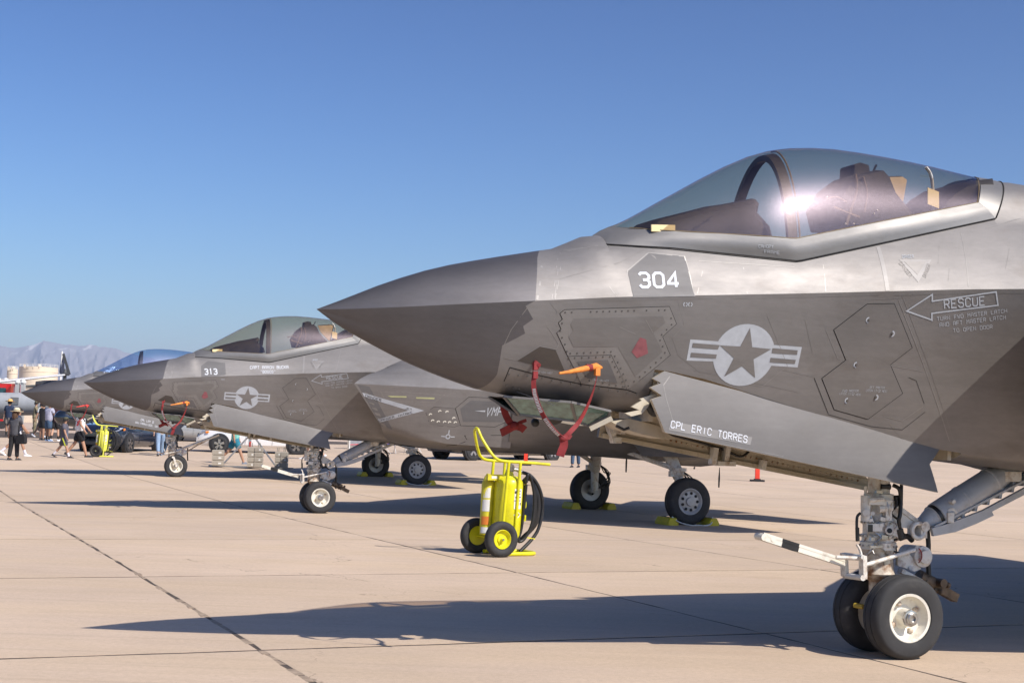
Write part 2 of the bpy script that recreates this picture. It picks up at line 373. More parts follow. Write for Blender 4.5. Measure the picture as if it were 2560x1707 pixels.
M_HOSE = mat('black_hose', (.016, .016, .017), .42, 0, .2, 20)
M_STEEL = mat('bare_steel', (.42, .41, .40), .3, .9, .15, 20)
M_GREYB = mat('grey_paint_skylit', (.43, .44, .455), .42, 0, .08, 10, stain=(.2, .19, .17), stain_amt=.4)  # faint blue in this grey stands for sky light
M_BLACK = mat('black_matte', (.012, .012, .013), .7, 0, .2)
M_COCK = mat('cockpit_dark', (.034, .029, .028), .55, 0, .25, 14)
M_SEAT = mat('seat_fabric', (.036, .032, .032), .8, 0, .4, 18, bump=.3)
M_TANP = mat('seat_plate_tan', (.50, .38, .24), .55, 0, .15, 12)
M_CARD = mat('card_yellow', (.80, .66, .36), .7, 0, .05)
M_RED = mat('streamer_red', (.24, .022, .024), .75, 0, .25, 25, bump=.2)
M_ORANGE = mat('cover_orange', (.75, .25, .045), .75, 0, .2, 25, bump=.2)
M_PINK = mat('sensor_red', (.24, .075, .085), .6, 0, .2, 30)
M_CAN = glass('canopy_glass', (.80, .73, .62), base=.030)
M_EOTS = mat('sapphire_window', (.10, .19, .17), .14, 0, .55, 22, spec=.8, coat=.5, rvar=.04)  # opaque pane, mottled teal paints in its reflections and the inside
M_GOLD = mat('seal_gold', (.26, .19, .10), .5, .3, .1)

JET = empty('fighter_jet', NOSE[0] + Vector((0, 0, 0)), YAW, 'grey stealth fighter nearest the camera, numbered 304, canopy closed', 'fighter jet', 'stealth fighters parked in a row')
# the Empty's local frame: x aft, y = -port.  Parts are built in (aft, port, up) and flipped once here.
FLIP = Matrix(((1, 0, 0, 0), (0, -1, 0, 0), (0, 0, 1, 0), (0, 0, 0, 1)))
def jb(mb, name, m, parent=None, smooth=35, split=True):
    mb.v = [(v[0], -v[1], v[2]) for v in mb.v]
    return mb.build(name, m, parent or JET, smooth, True, split)
import copy as _cp
skin_all = MB(); 
for q in (rad, fus):
    b = len(skin_all.v); skin_all.v += q.v; skin_all.f += [tuple(i + b for i in f) for f in q.f]
BVH = BVHTree.FromPolygons(skin_all.v, skin_all.f)
radome = jb(_cp.deepcopy(rad), 'radome', M_RAD, None, 35, False); fuselage = jb(_cp.deepcopy(fus), 'fuselage', M_SKIN, None, 35, False)

def on_skin(x, z, off=0.0, bvh=None):
    for dz in (0, .004, -.004, .012, -.012):
        h = (bvh or BVH).ray_cast(Vector((x, 4, z + dz)), Vector((0, -1, 0)))
        if h[0] is not None:
            n = h[1] if h[1].y > 0 else -h[1]; return Vector((x, h[0].y, z)) + n * off
    return Vector((x, .5, z))
def spx(px, py, j=0, bvh=None):       # pixel -> (x, z) on the skin of jet j
    d = ray(px, py); o = CAMV - NOSE[j]; tl = lambda v: Vector((v.dot(AFT), v.dot(PORT), v.z))
    h = (bvh or BVH).ray_cast(tl(o), tl(d).normalized())
    if h[0] is None: q = pl(px, py, .5, j); return (q.x, q.z)
    return (h[0].x, h[0].z)
def decal(polys, name, m, parent=None, off=.0015, cell=.07, bvh=None, mb_only=False, thick=0.0):
    bm = bmesh.new()
    for P in polys:
        vs_ = [bm.verts.new((p[0], 0, p[1])) for p in P]
        if len(vs_) >= 3:
            try: bm.faces.new(vs_)
            except ValueError: pass
    bm.normal_update(); bmesh.ops.triangulate(bm, faces=bm.faces)
    for _ in range(5):
        ed = [e for e in bm.edges if e.calc_length() > cell]
        if not ed: break
        bmesh.ops.subdivide_edges(bm, edges=ed, cuts=1); bmesh.ops.triangulate(bm, faces=[f for f in bm.faces if len(f.verts) > 4])
    if thick:
        r = bmesh.ops.extrude_face_region(bm, geom=bm.faces[:]); top = {v for v in r['geom'] if isinstance(v, bmesh.types.BMVert)}
        for v in bm.verts: v.co = on_skin(v.co.x, v.co.z, off if v in top else off - thick, bvh)
    else:
        for v in bm.verts: v.co = on_skin(v.co.x, v.co.z, off, bvh)
    for v in bm.verts: v.co.y = -v.co.y
    bmesh.ops.recalc_face_normals(bm, faces=bm.faces)
    me = bpy.data.meshes.new(name); bm.to_mesh(me); bm.free()
    if not thick:
        # face outward (towards port)
        if sum(p.normal.y * p.area for p in me.polygons) > 0: me.flip_normals()
    me.polygons.foreach_set('use_smooth', [True] * len(me.polygons)); me.set_sharp_from_angle(angle=R(30))
    return link(name, me, m, parent or JET)
def ribbon2(pts, w, closed=False):     # mitred quads along a 2D polyline -> list of quads
    P = [np.array(p, float) for p in pts]
    if closed is False and len(P) > 2 and np.linalg.norm(P[0] - P[-1]) < 1e-9: closed = True; P = P[:-1]
    elif closed and np.linalg.norm(P[0] - P[-1]) < 1e-9: P = P[:-1]
    n = len(P); L_, R_ = [], []
    def nrm(a, b): d = b - a; d = d / max(np.linalg.norm(d), 1e-9); return np.array((-d[1], d[0]))
    for i in range(n):
        if closed or 0 < i < n - 1:
            a, b = nrm(P[i - 1], P[i]), nrm(P[i], P[(i + 1) % n]); m_ = a + b; l = np.linalg.norm(m_)
            m_ = a if l < .3 else m_ / l * min(1 / max(m_.dot(a) / l, .35), 2.2)
        else: m_ = nrm(P[0], P[1]) if i == 0 else nrm(P[-2], P[-1])
        L_.append(P[i] + m_ * w / 2); R_.append(P[i] - m_ * w / 2)
    return [[tuple(L_[i]), tuple(R_[i]), tuple(R_[(i + 1) % n]), tuple(L_[(i + 1) % n])] for i in range(n if closed else n - 1)]
GL = {
'A': [[(0, 0), (0, 5), (1, 6), (3, 6), (4, 5), (4, 0)], [(.4, 2.6), (3.6, 2.6)]], 'B': [[(0, 0), (0, 6), (3, 6), (4, 5.2), (4, 3.9), (3.2, 3.1), (4, 2.3), (4, .8), (3, 0), (0, 0)], [(.4, 3.1), (2.9, 3.1)]],
'C': [[(4, 4.4), (4, 5), (3, 6), (1, 6), (0, 5), (0, 1), (1, 0), (3, 0), (4, 1), (4, 1.6)]], 'D': [[(0, 0), (0, 6), (3, 6), (4, 5), (4, 1), (3, 0), (0, 0)]],
'E': [[(4, 6), (0, 6), (0, 0), (4, 0)], [(.4, 3.1), (3.3, 3.1)]], 'F': [[(4, 6), (0, 6), (0, 0)], [(.4, 3.1), (3.3, 3.1)]], 'G': [[(4, 4.6), (4, 5), (3, 6), (1, 6), (0, 5), (0, 1), (1, 0), (3, 0), (4, 1), (4, 2.8), (2.2, 2.8)]],
'H': [[(0, 0), (0, 6)], [(4, 0), (4, 6)], [(.4, 3), (3.6, 3)]], 'I': [[(2, 0), (2, 6)]], 'J': [[(4, 6), (4, 1), (3, 0), (1, 0), (0, 1), (0, 1.8)]], 'K': [[(0, 0), (0, 6)], [(4, 6), (.5, 2.8)], [(1.5, 3.4), (4, 0)]],
'L': [[(0, 6), (0, 0), (4, 0)]], 'M': [[(0, 0), (0, 6), (2, 3), (4, 6), (4, 0)]], 'N': [[(0, 0), (0, 6), (4, 0), (4, 6)]], 'O': [[(1, 0), (0, 1), (0, 5), (1, 6), (3, 6), (4, 5), (4, 1), (3, 0), (1, 0)]],
'P': [[(0, 0), (0, 6), (3, 6), (4, 5), (4, 3.7), (3, 2.7), (.4, 2.7)]], 'R': [[(0, 0), (0, 6), (3, 6), (4, 5), (4, 3.8), (3, 2.9), (.4, 2.9)], [(2.4, 2.6), (4, 0)]],
'S': [[(4, 4.6), (4, 5), (3, 6), (1, 6), (0, 5), (0, 4), (1, 3.1), (3, 3.1), (4, 2.2), (4, 1), (3, 0), (1, 0), (0, 1), (0, 1.5)]], 'T': [[(0, 6), (4, 6)], [(2, 5.6), (2, 0)]], 'U': [[(0, 6), (0, 1), (1, 0), (3, 0), (4, 1), (4, 6)]],
'V': [[(0, 6), (2, 0), (4, 6)]], 'W': [[(0, 6), (.9, 0), (2, 3.4), (3.1, 0), (4, 6)]], 'X': [[(0, 0), (4, 6)], [(0, 6), (1.7, 3.4)], [(2.3, 2.6), (4, 0)]], 'Y': [[(0, 6), (2, 3), (4, 6)], [(2, 2.7), (2, 0)]], 'Z': [[(0, 6), (4, 6), (0, 0), (4, 0)]],
'0': [[(1, 0), (0, 1), (0, 5), (1, 6), (3, 6), (4, 5), (4, 1), (3, 0), (1, 0)]], '1': [[(1, 5), (2, 6), (2, 0)]], '2': [[(0, 4.6), (0, 5), (1, 6), (3, 6), (4, 5), (4, 3.8), (0, .6), (0, 0), (4, 0)]],
'3': [[(0, 5.2), (.8, 6), (3, 6), (4, 5), (4, 3.9), (3.1, 3.1), (4, 2.3), (4, 1), (3, 0), (1, 0), (0, 1)], [(1.4, 3.1), (2.8, 3.1)]], '4': [[(3.1, 0), (3.1, 6), (0, 2), (0, 1.5), (4.2, 1.5)]],
'7': [[(0, 6), (4, 6), (1.5, 0)]], '-': [[(.8, 3), (3.2, 3)]], '.': [[(1.9, 0), (1.9, .8)]], ',': [[(2, .6), (1.5, -.8)]], '/': [[(.3, 0), (3.7, 6)]], '(': [[(3, 6.4), (2, 5), (2, 1), (3, -.4)]], ')': [[(1, 6.4), (2, 5), (2, 1), (1, -.4)]], '"': [[(1.2, 6.3), (1.2, 4.8)], [(2.8, 6.3), (2.8, 4.8)]], ' ': []}
def text2d(s, bl, br, tl, wgt=.85, adv=5.9):
    bl, br, tl = (np.array(p, float) for p in (bl, br, tl)); n = len(s); tot = adv * n - (adv - 4.0); u = (br - bl) / tot; v = (tl - bl) / 6.0
    out = []
    for i, ch in enumerate(s):
        for k, st in enumerate(GL.get(ch, [])):
            q = ribbon2([(p[0] + adv * i, p[1]) for p in st], wgt)
            out.append((k, [[tuple(bl + u * a[0] + v * a[1]) for a in quad] for quad in q]))
    return out
def text(s, bl, br, tl, name='lettering', m=None, parent=None, off=.0022, wgt=.85, adv=5.9, bvh=None, label=None):
    mb = MB()
    for k, quads in text2d(s, bl, br, tl, wgt, adv):
        for q in quads: mb.poly([on_skin(p[0], p[1], off + .0004 * k, bvh) for p in q])
    mb.v = [(v[0], -v[1], v[2]) for v in mb.v]
    o = mb.build(name, m or M_MARK, parent or JET, 0, fix=False)
    me = o.data
    if sum(p.normal.y for p in me.polygons) > 0: me.flip_normals()
    return o
def line(pts, w, name='panel_line', m=None, parent=None, off=.0012, closed=False, bvh=None):
    quads = []
    P = [np.array(p, float) for p in pts]; D = []
    seq = P + ([P[0]] if closed else [])
    for a, b in zip(seq[:-1], seq[1:]):
        k = max(1, int(np.linalg.norm(b - a) / .09)); D += [a + (b - a) * i / k for i in range(k)]
    if not closed: D.append(seq[-1])
    mb = MB()
    for q in ribbon2(D, w, closed): mb.poly([on_skin(p[0], p[1], off, bvh) for p in q])
    mb.v = [(v[0], -v[1], v[2]) for v in mb.v]
    o = mb.build(name, m or M_LINE, parent or JET, 0, fix=False)
    if sum(p.normal.y for p in o.data.polygons) > 0: o.data.flip_normals()
    return o
def Z(x0, y0, s):                    # zoom-crop coordinates -> (x, z) on jet 1
    return lambda *pts: [spx(x0 + a * s, y0 + b * s) for a, b in pts]
# ------------------------------------------------------------------ canopy and cockpit
fyb = pchip([1.9, 2.0, 2.1, 2.5, 3.02, 3.8, 4.51], [.0, .15, .225, .345, .452, .428, .385])
def fzb(x): return float(np.interp(x, [1.9, 2.1, 2.5, 3.02, 4.51], [.655, .620, .607, .594, .986]))
fct = pchip([1.9, 1.95, 2.315, 2.69, 2.88, 3.077, 3.33, 3.59, 4.0, 4.35, 4.77, 4.95], [.655, .676, .888, 1.108, 1.205, 1.274, 1.319, 1.334, 1.319, 1.292, 1.243, 1.225])
def rq(B, C, T, v, w=.72):
    a, b, c = (1 - v) ** 2, 2 * v * (1 - v) * w, v * v; s = a + b + c; return (Vector(B) * a + Vector(C) * b + Vector(T) * c) / s
def can_pt(u, v, sc=1.0):
    xb, xt = 1.9 + 2.61 * u, 1.9 + 2.87 * u; yb, zb, zt = fyb(xb), fzb(xb), fct(xt)
    return rq((xb, yb * sc, zb), ((xb + xt) / 2, yb * .76 * sc, zb + (zt * (1 if sc == 1 else 1 - (1 - sc) * .5) - zb) * 1.0), (xt, 0, zt * (1 if sc == 1 else 1 - (1 - sc) * .5)), v)
NV = 14; us = [0, .015, .03, .05, .08, .12, .17, .23, .29, .35, .40, .43, .46, .52, .58, .65, .72, .8, .87, .94, 1.0]
g = MB(); g.rings([[can_pt(u, i / NV) for i in range(NV)] + [mirror(can_pt(u, i / NV)) for i in range(NV, -1, -1)] for u in us], closed=False)
canopy = jb(g, 'canopy', M_CAN, None, 60); canopy['label'] = 'tinted gold-grey canopy glass with a bright sun glint'
fr = MB()
def fl_pt(u):                          # lower edge of the canopy frame
    if u < .05: t = u / .05; return Vector((1.79 + .02 * t, .17 * t, .592 - .08 * t))
    x = 1.81 + (4.615 - 1.81) * (u - .05) / .95; return Vector((x, fys(x) + .006, fzs(x) + .004))
uf = [0, .012, .025, .05, .1, .17, .25, .33, .40, .44, .4646, .49, .55, .63, .72, .82, .92, 1.0]
rows = []
for u in uf:
    a = fl_pt(u); ug = max((u - .02) / .98, 0) * 1.0
    xg = float(np.interp(a.x, [1.79, 1.81, 3.04, 4.615], [1.9, 1.93, 3.02, 4.51])); ugl = (xg - 1.9) / 2.61
    b = can_pt(ugl, 0.0) + Vector((0, .004, 0)); m_ = (a + b) / 2 + Vector((0, .010, .004)); b2 = can_pt(ugl, .02) + Vector((0, .003, .001))
    rows.append([a, a.lerp(m_, .5), m_, m_.lerp(b, .5), b, b2])
fr.rings(rows, False); fr.rings([[mirror(p) for p in r] for r in rows], False)
hoop = []
for i in range(NV + 1):
    v = i / NV; a = can_pt(1.0, v); b = rq((4.615, fys(4.615) + .006, .884), (4.78, .425, 1.228), (4.95, 0, 1.228), v); hoop.append([a + Vector((0, .003, .003)), a.lerp(b, .5) + Vector((0, .006, .008)) * (1 - v * .5), b])
fr.rings(hoop, False); fr.rings([[mirror(p) for p in r] for r in hoop], False)
FRAME_BVH = BVHTree.FromPolygons(fr.v, fr.f); frame = jb(fr, 'canopy_frame', M_FRAME, None, 50, False)
sl = MB(); sl.tube([can_pt(i / 60, .018) + Vector((0, .003, 0)) for i in range(2, 61)], .003, 5); sl.tube([can_pt(.995, i / 30) + Vector((0, .002, .002)) for i in range(31)], .003, 5)
jb(sl, 'canopy_seal', M_GOLD, frame, 60)
bw = MB(); pts = []
for i in range(25):
    v = i / 24; pts.append(v)
def bow_ring(v, s, off=0.0):
    q = can_pt(.415 - .028 * v + off, v, .965); q2_ = can_pt(.415 - .028 * v + off + .026, v, .965); i1 = can_pt(.415 - .028 * v + off, v, .90); i2 = can_pt(.415 - .028 * v + off + .026, v, .90)
    r = [q, q2_, i2, i1]; return r if s > 0 else [mirror(p) for p in r]
bw.rings([bow_ring(v, 1) for v in pts] + [bow_ring(v, -1) for v in pts[::-1]], True, (True, True))
jb(bw, 'canopy_bow', M_COCK, None, 40)
bw = MB(); bw.tube([can_pt(.445 - .028 * v, v, .985) for v in pts], .006, 5); jb(bw, 'bow_edge_strip', M_GOLD, canopy, 60)
tub = MB(); xs = [1.95, 2.2, 2.6, 3.04, 3.6, 4.2, 4.58]
tub.rings([[Vector((x, -(fys(x) - .05), fzs(x) - .13)), Vector((x, 0, fzs(x) - .14)), Vector((x, fys(x) - .05, fzs(x) - .13))] for x in xs], False)
jb(tub, 'cockpit_tub', M_COCK)
Q = lambda x0, y0, s: (lambda y, *pts: [pl(x0 + a * s, y0 + b * s, y) for a, b in pts])
z4, z5, z6, z7, z8, z3 = Q(1380, 340, .3189), Q(1860, 340, .3189), Q(1260, 720, .3189), Q(1860, 720, .3189), Q(1860, 1160, .3189), Q(780, 560, .3189)
d = MB()
out = z4(.14, (700, 722), (800, 655), (1100, 580), (1200, 553), (1345, 532), (1575, 488), (1603, 522), (1590, 600), (1690, 710), (1715, 800), (1100, 800))
oc = [p + Vector((0, 0, .0)) for p in out]
def slab(mb, outl, ys_, scl):
    rs = []
    cx = sum((p for p in outl), Vector()) / len(outl)
    for y, s in zip(ys_, scl): rs.append([Vector((cx.x + (p.x - cx.x) * s, y, (min(q.z for q in outl)) + (p.z - min(q.z for q in outl)) * s)) for p in outl])
    mb.rings(rs, True, (True, True))
slab(d, out, [.235, .20, .12, -.12, -.20, -.235], [.80, .94, 1.0, 1.0, .94, .80]); dash = jb(d, 'instrument_cowl', M_COCK, None, 30)
d = MB(); d.prism([p + Vector((0, .013, 0)) for p in z4(.235, (1100, 720), (1165, 685), (1170, 692), (1105, 730))], (0, .004, 0)); d.prism([p + Vector((0, .013, 0)) for p in z4(.235, (1178, 668), (1245, 628), (1250, 636), (1184, 678))], (0, .004, 0)); jb(d, 'cowl_slot', M_BLACK, dash, 0)
d = MB(); d.prism(z4(.25, (780, 694), (966, 698), (966, 752), (780, 748)), (0, -.012, 0)); jb(d, 'placard', M_CARD, None, 0)
d = MB(); seat_o = z5(0, (600, 560), (640, 480), (690, 400), (780, 330), (960, 290), (1010, 345), (1060, 470), (1200, 640), (1090, 690), (840, 740), (640, 720))
slab(d, seat_o, [.24, .21, .12, -.12, -.21, -.24], [.82, .95, 1, 1, .95, .82]); seat = jb(d, 'ejection_seat', M_SEAT, None, 40)
d = MB(); slab(d, z5(0, (798, 330), (805, 240), (865, 222), (925, 240), (937, 300)), [.09, .07, -.07, -.09], [.9, 1, 1, .9]); jb(d, 'headrest', M_SEAT, seat, 30)
d = MB(); d.tube(z5(.05, (990, 330), (1037, 228)), .008, 6); d.tube(z5(.12, (1010, 350), (1050, 430), (1110, 480), (1200, 610)), .016, 6); d.tube(z5(.1, (1090, 530), (1165, 480)), .009, 6); d.tube(z5(.16, (985, 420), (1000, 560), (950, 700)), .014, 6)
d.tube(z5(.2, (860, 420), (880, 560), (900, 690)), .018, 6); jb(d, 'seat_frame', M_HOSE, seat, 40)
for pts_, r_ in ((((870, 300), (880, 420), (840, 560), (800, 700)), .012), (((930, 320), (960, 450), (940, 600)), .010), (((700, 560), (790, 600), (900, 640)), .012), (((640, 500), (720, 480), (800, 520)), .008)):
    d = MB(); d.tube(bez(z5(.235, *pts_), 5), r_, 6); jb(d, 'harness_strap', mat('harness_tan', (.16, .12, .09), .8), seat, 60)
for a_, b_ in ((650, 480), (1020, 610), (1045, 585), (860, 690), (795, 690)):
    d = MB(); d.ball(z5(.25, (a_, b_))[0], .008, 8, 6); jb(d, 'buckle', M_STEEL, seat, 50)
d = MB(); d.prism(z5(-.12, (1000, 332), (1225, 326), (1258, 350), (1210, 620), (1190, 632), (1050, 460)), (0, .03, 0)); jb(d, 'seat_back_plate', M_TANP, seat, 0)
d = MB(); d.tube(z5(-.135, (1000, 330), (1226, 322), (1262, 350), (1212, 625)), .008, 5); jb(d, 'plate_rim', M_BLACK, seat, 0)
d = MB(); slab(d, z5(0, (1290, 650), (1380, 540), (1450, 470), (1560, 400), (1790, 372), (1812, 560), (1500, 660)), [.28, .22, -.22, -.28], [.85, 1, 1, .85]); jb(d, 'cockpit_bulkhead', M_COCK, None, 30)
d = MB(); d.tube(bez(z5(.26, (1425, 245), (1462, 300), (1478, 400), (1482, 590)), 6), .011, 6); hose = jb(d, 'canopy_hose', M_GEAR, None, 60)
d = MB(); d.prism(z5(.28, (1437, 405), (1525, 440), (1525, 570), (1437, 535)), (0, .006, 0)); jb(d, 'canopy_placard', M_CARD, None, 0)

# ------------------------------------------------------------------ nose gear bay doors
def sheet(poly, yf, thick, name, mats, parent=None, cell=.09):
    bm = bmesh.new(); bm.faces.new([bm.verts.new((p[0], 0, p[1])) for p in poly]); bm.normal_update(); bmesh.ops.triangulate(bm, faces=bm.faces)
    for _ in range(5):
        ed = [e for e in bm.edges if e.calc_length() > cell]
        if not ed: break
        bmesh.ops.subdivide_edges(bm, edges=ed, cuts=1); bmesh.ops.triangulate(bm, faces=[f for f in bm.faces if len(f.verts) > 4])
    r = bmesh.ops.extrude_face_region(bm, geom=bm.faces[:]); top = {v for v in r['geom'] if isinstance(v, bmesh.types.BMVert)}
    for v in bm.verts:
        y = yf(v.co.x, v.co.z) - (0 if v in top else thick); v.co.y = -y
    bmesh.ops.recalc_face_normals(bm, faces=bm.faces); me = bpy.data.meshes.new(name); bm.to_mesh(me); bm.free()
    for k in mats: me.materials.append(k)
    for p in me.polygons: p.material_index = 0 if -p.center.y > yf(p.center.x, p.center.z) - thick / 3 else 1; p.use_smooth = True
    me.set_sharp_from_angle(angle=R(40))
    return link(name, me, None, parent or JET)
yd = .36
topE = [(1667, 927), (1860, 978), (2074, 1036), (2297, 1104), (2357, 1122)]; botE = [(1657, 1080), (1960, 1147), (2211, 1201.5), (2338, 1230)]
_l = lambda ps: [(lambda q: (q.x, q.z))(pl(a, b, yd)) for a, b in ps]
tE, bE = _l(topE), _l(botE)
door_poly = tE + _l([(2324, 1160)]) + bE[::-1] + _l([(1628, 999), (1655, 989), (1628, 969), (1655, 957), (1636, 946)])
def door_y(x, z):
    zt_d = float(np.interp(x, [p[0] for p in tE], [p[1] for p in tE])); zb_d = float(np.interp(x, [p[0] for p in bE], [p[1] for p in bE]))
    s = min(max((zt_d - z) / (zt_d - zb_d), 0), 1); return .330 + .060 * (1 - (1 - s) ** 1.35)
doorP = sheet(door_poly, door_y, .03, 'nose_gear_door', [M_DOOR, M_TAN]); doorP['label'] = 'port nose gear door hanging open, saw-tooth front edge'
_q = lambda a, b: (lambda q: (q.x, q.z))(pl(a, b, -.38))
door_polyS = tE + [_q(2150, 1185), _q(2215, 1231), _q(2170, 1222), _q(1830, 1156), _q(1493, 1092)] + [_q(1500, 1050), (2.10, -.32)]
doorS = sheet(door_polyS, lambda x, z: -door_y(x, z) + .03, .03, 'nose_gear_door', [M_TAN, M_DOOR]); doorS['label'] = 'starboard nose gear door with tan ribbed inner face'
DOOR_BVH = BVHTree.FromPolygons([(v.co.x, -v.co.y, v.co.z) for v in doorP.data.vertices], [tuple(p.vertices) for p in doorP.data.polygons])
# inner ribs, brackets and fasteners on the starboard door
d = MB()
def sd(px, py, off=.012): q = pl(px, py, -.38); return Vector((q.x, -door_y(q.x, q.z) + .03 + off, q.z))
for a, b, w, h in [((1500, 1088), (2170, 1222), .03, .02), ((1520, 1052), (2150, 1190), .025, .02), ((1530, 1035), (1640, 1070), .02, .02)]: d.bar(sd(*a), sd(*b), w, h, (0, 1, 0))
jb(d, 'door_rib', M_TAN, doorS, 0)
d = MB()
for a, b in [((1512, 1060), (1526, 1105)), ((1776, 1118), (1770, 1160)), ((1806, 1110), (1800, 1158)), ((1897, 1150), (1893, 1172))]: d.bar(sd(*a, .04), sd(*b, .04), .035, .06, (0, 1, 0))
d.box(sd(1800, 1158, .05), (.14, .06, .03)); d.box(sd(1532, 1075, .05), (.09, .07, .05)); d.box(sd(1530, 1100, .05), (.05, .07, .04)); jb(d, 'door_hinge_bracket', M_GEAR, doorS, 20)
d = MB(); d.tube(bez([sd(1545, 1083, .03), sd(1600, 1070, .03), sd(1700, 1095, .03), sd(1790, 1120, .03), sd(1840, 1140, .03), sd(1862, 1128, .03)], 6), .009, 6); jb(d, 'cable', M_HOSE, doorS, 60)
d = MB()
for i in range(46):
    t = i / 45; q = sd(1540 + (2140 - 1540) * t, 1072 + (1200 - 1072) * t, .003); d.ball(q, .008, 6, 4)
    q = sd(1560 + (2150 - 1560) * t, 1062 + (1175 - 1062) * t, .003); d.ball(q, .007, 6, 4)
o = jb(d, 'fasteners', M_GEARW, doorS, 60, False); o['kind'] = 'stuff'
# bay frame edge in front of the door: saw-tooth tan seal and front bulkhead
d = MB()
pp = lambda y, ps: [pl(1260 + a * .3189, 720 + b * .3189, y) for a, b in ps]
d.prism(pp(.30, [(1195, 822), (1065, 868), (1080, 880), (1000, 930), (1060, 955), (950, 980), (1000, 1005), (1080, 985), (1130, 930), (1150, 880), (1200, 850)]), (0, -.02, 0)); d.bar(pl(1530, 1045, .25), pl(1475, 1072, .2), .05, .03)
d.prism(pp(.12, [(840, 1045), (980, 1022), (1200, 1075), (1300, 1150), (1350, 1185), (1250, 1180), (1100, 1150), (930, 1100)]), (0, -.2, 0)); jb(d, 'bay_seal', M_TAN, None, 0)
d = MB(); d.tube(pp(.25, [(1130, 900), (1160, 960), (1190, 975)]), .03, 8); d.ball(pp(.25, [(1180, 960)])[0], .04); d.tube(pp(.18, [(880, 1080), (940, 1110), (980, 1095)]), .01, 6); jb(d, 'door_latch', M_HOSE, None, 60)
d = MB(); d.prism([Vector((2.115, y, z)) for y, z in ((-.29, -.29), (.29, -.29), (.22, -.60), (-.22, -.60))], (.03, 0, 0)); d.prism([Vector((4.40, y, z)) for y, z in ((-.29, -.5), (.29, -.5), (.26, -.79), (-.26, -.79))], (-.03, 0, 0)); jb(d, 'bay_bulkhead', M_TAN, None, 0)
me = fuselage.data; me.materials.append(M_TAN)
for p in me.polygons:
    c = p.center
    if 2.102 < c.x < 4.42 and c.z < .12 and abs(c.y) < fyh(c.x) - .008 and c.z > fzh(c.x) + .005: p.material_index = 1

# ------------------------------------------------------------------ sensor window under the nose
ew = lambda px, py, y: pl(px, py, y)
A, B, C_, D_, E_, F_, G_ = ew(1260, 991, .14), ew(1428, 1005, .255), ew(1525, 1027, .25), ew(1521, 1041, .22), ew(1470, 1064, .09), ew(1441, 1053, .11), ew(1298, 1036, .03)
for sg in (1, -1):
    fm = (lambda p: p) if sg > 0 else mirror
    d = MB(); d.poly([fm(p) for p in (A, B, F_, G_)]); w1 = jb(d, 'sensor_window', M_EOTS, None, 0)
    d = MB(); d.poly([fm(p) for p in (B, C_, D_, E_, F_)]); jb(d, 'sensor_window', M_EOTS, None, 0)
    d = MB()
    for a, b in ((A, B), (B, C_), (C_, D_), (D_, E_), (E_, F_), (F_, G_), (G_, A), (B, F_)): d.bar(fm(a), fm(b), .018, .014)
    jb(d, 'sensor_window_frame', M_PANEL, None, 0)
d = MB(); d.poly([G_, F_, E_, mirror(E_), mirror(F_), mirror(G_)]); jb(d, 'sensor_window', M_EOTS, None, 0)
d = MB(); d.ball((1.55, 0, -.56), .085, 14, 10); d.box((1.5, 0, -.515), (.4, .2, .02)); jb(d, 'sensor_head', M_COCK, None, 50)
d = MB(); d.prism([pl(1382 + a, 1018 + b, .06) for a, b in ((0, 0), (25, -3), (32, 28), (12, 25))], (0, -.03, 0)); jb(d, 'sensor_tag', mat('tag_yellow', (.75, .60, .08), .6), None, 0)
d = MB(); d.poly([A, B, C_, mirror(C_), mirror(B), mirror(A)]); jb(d, 'sensor_bay_roof', M_COCK, None, 0)

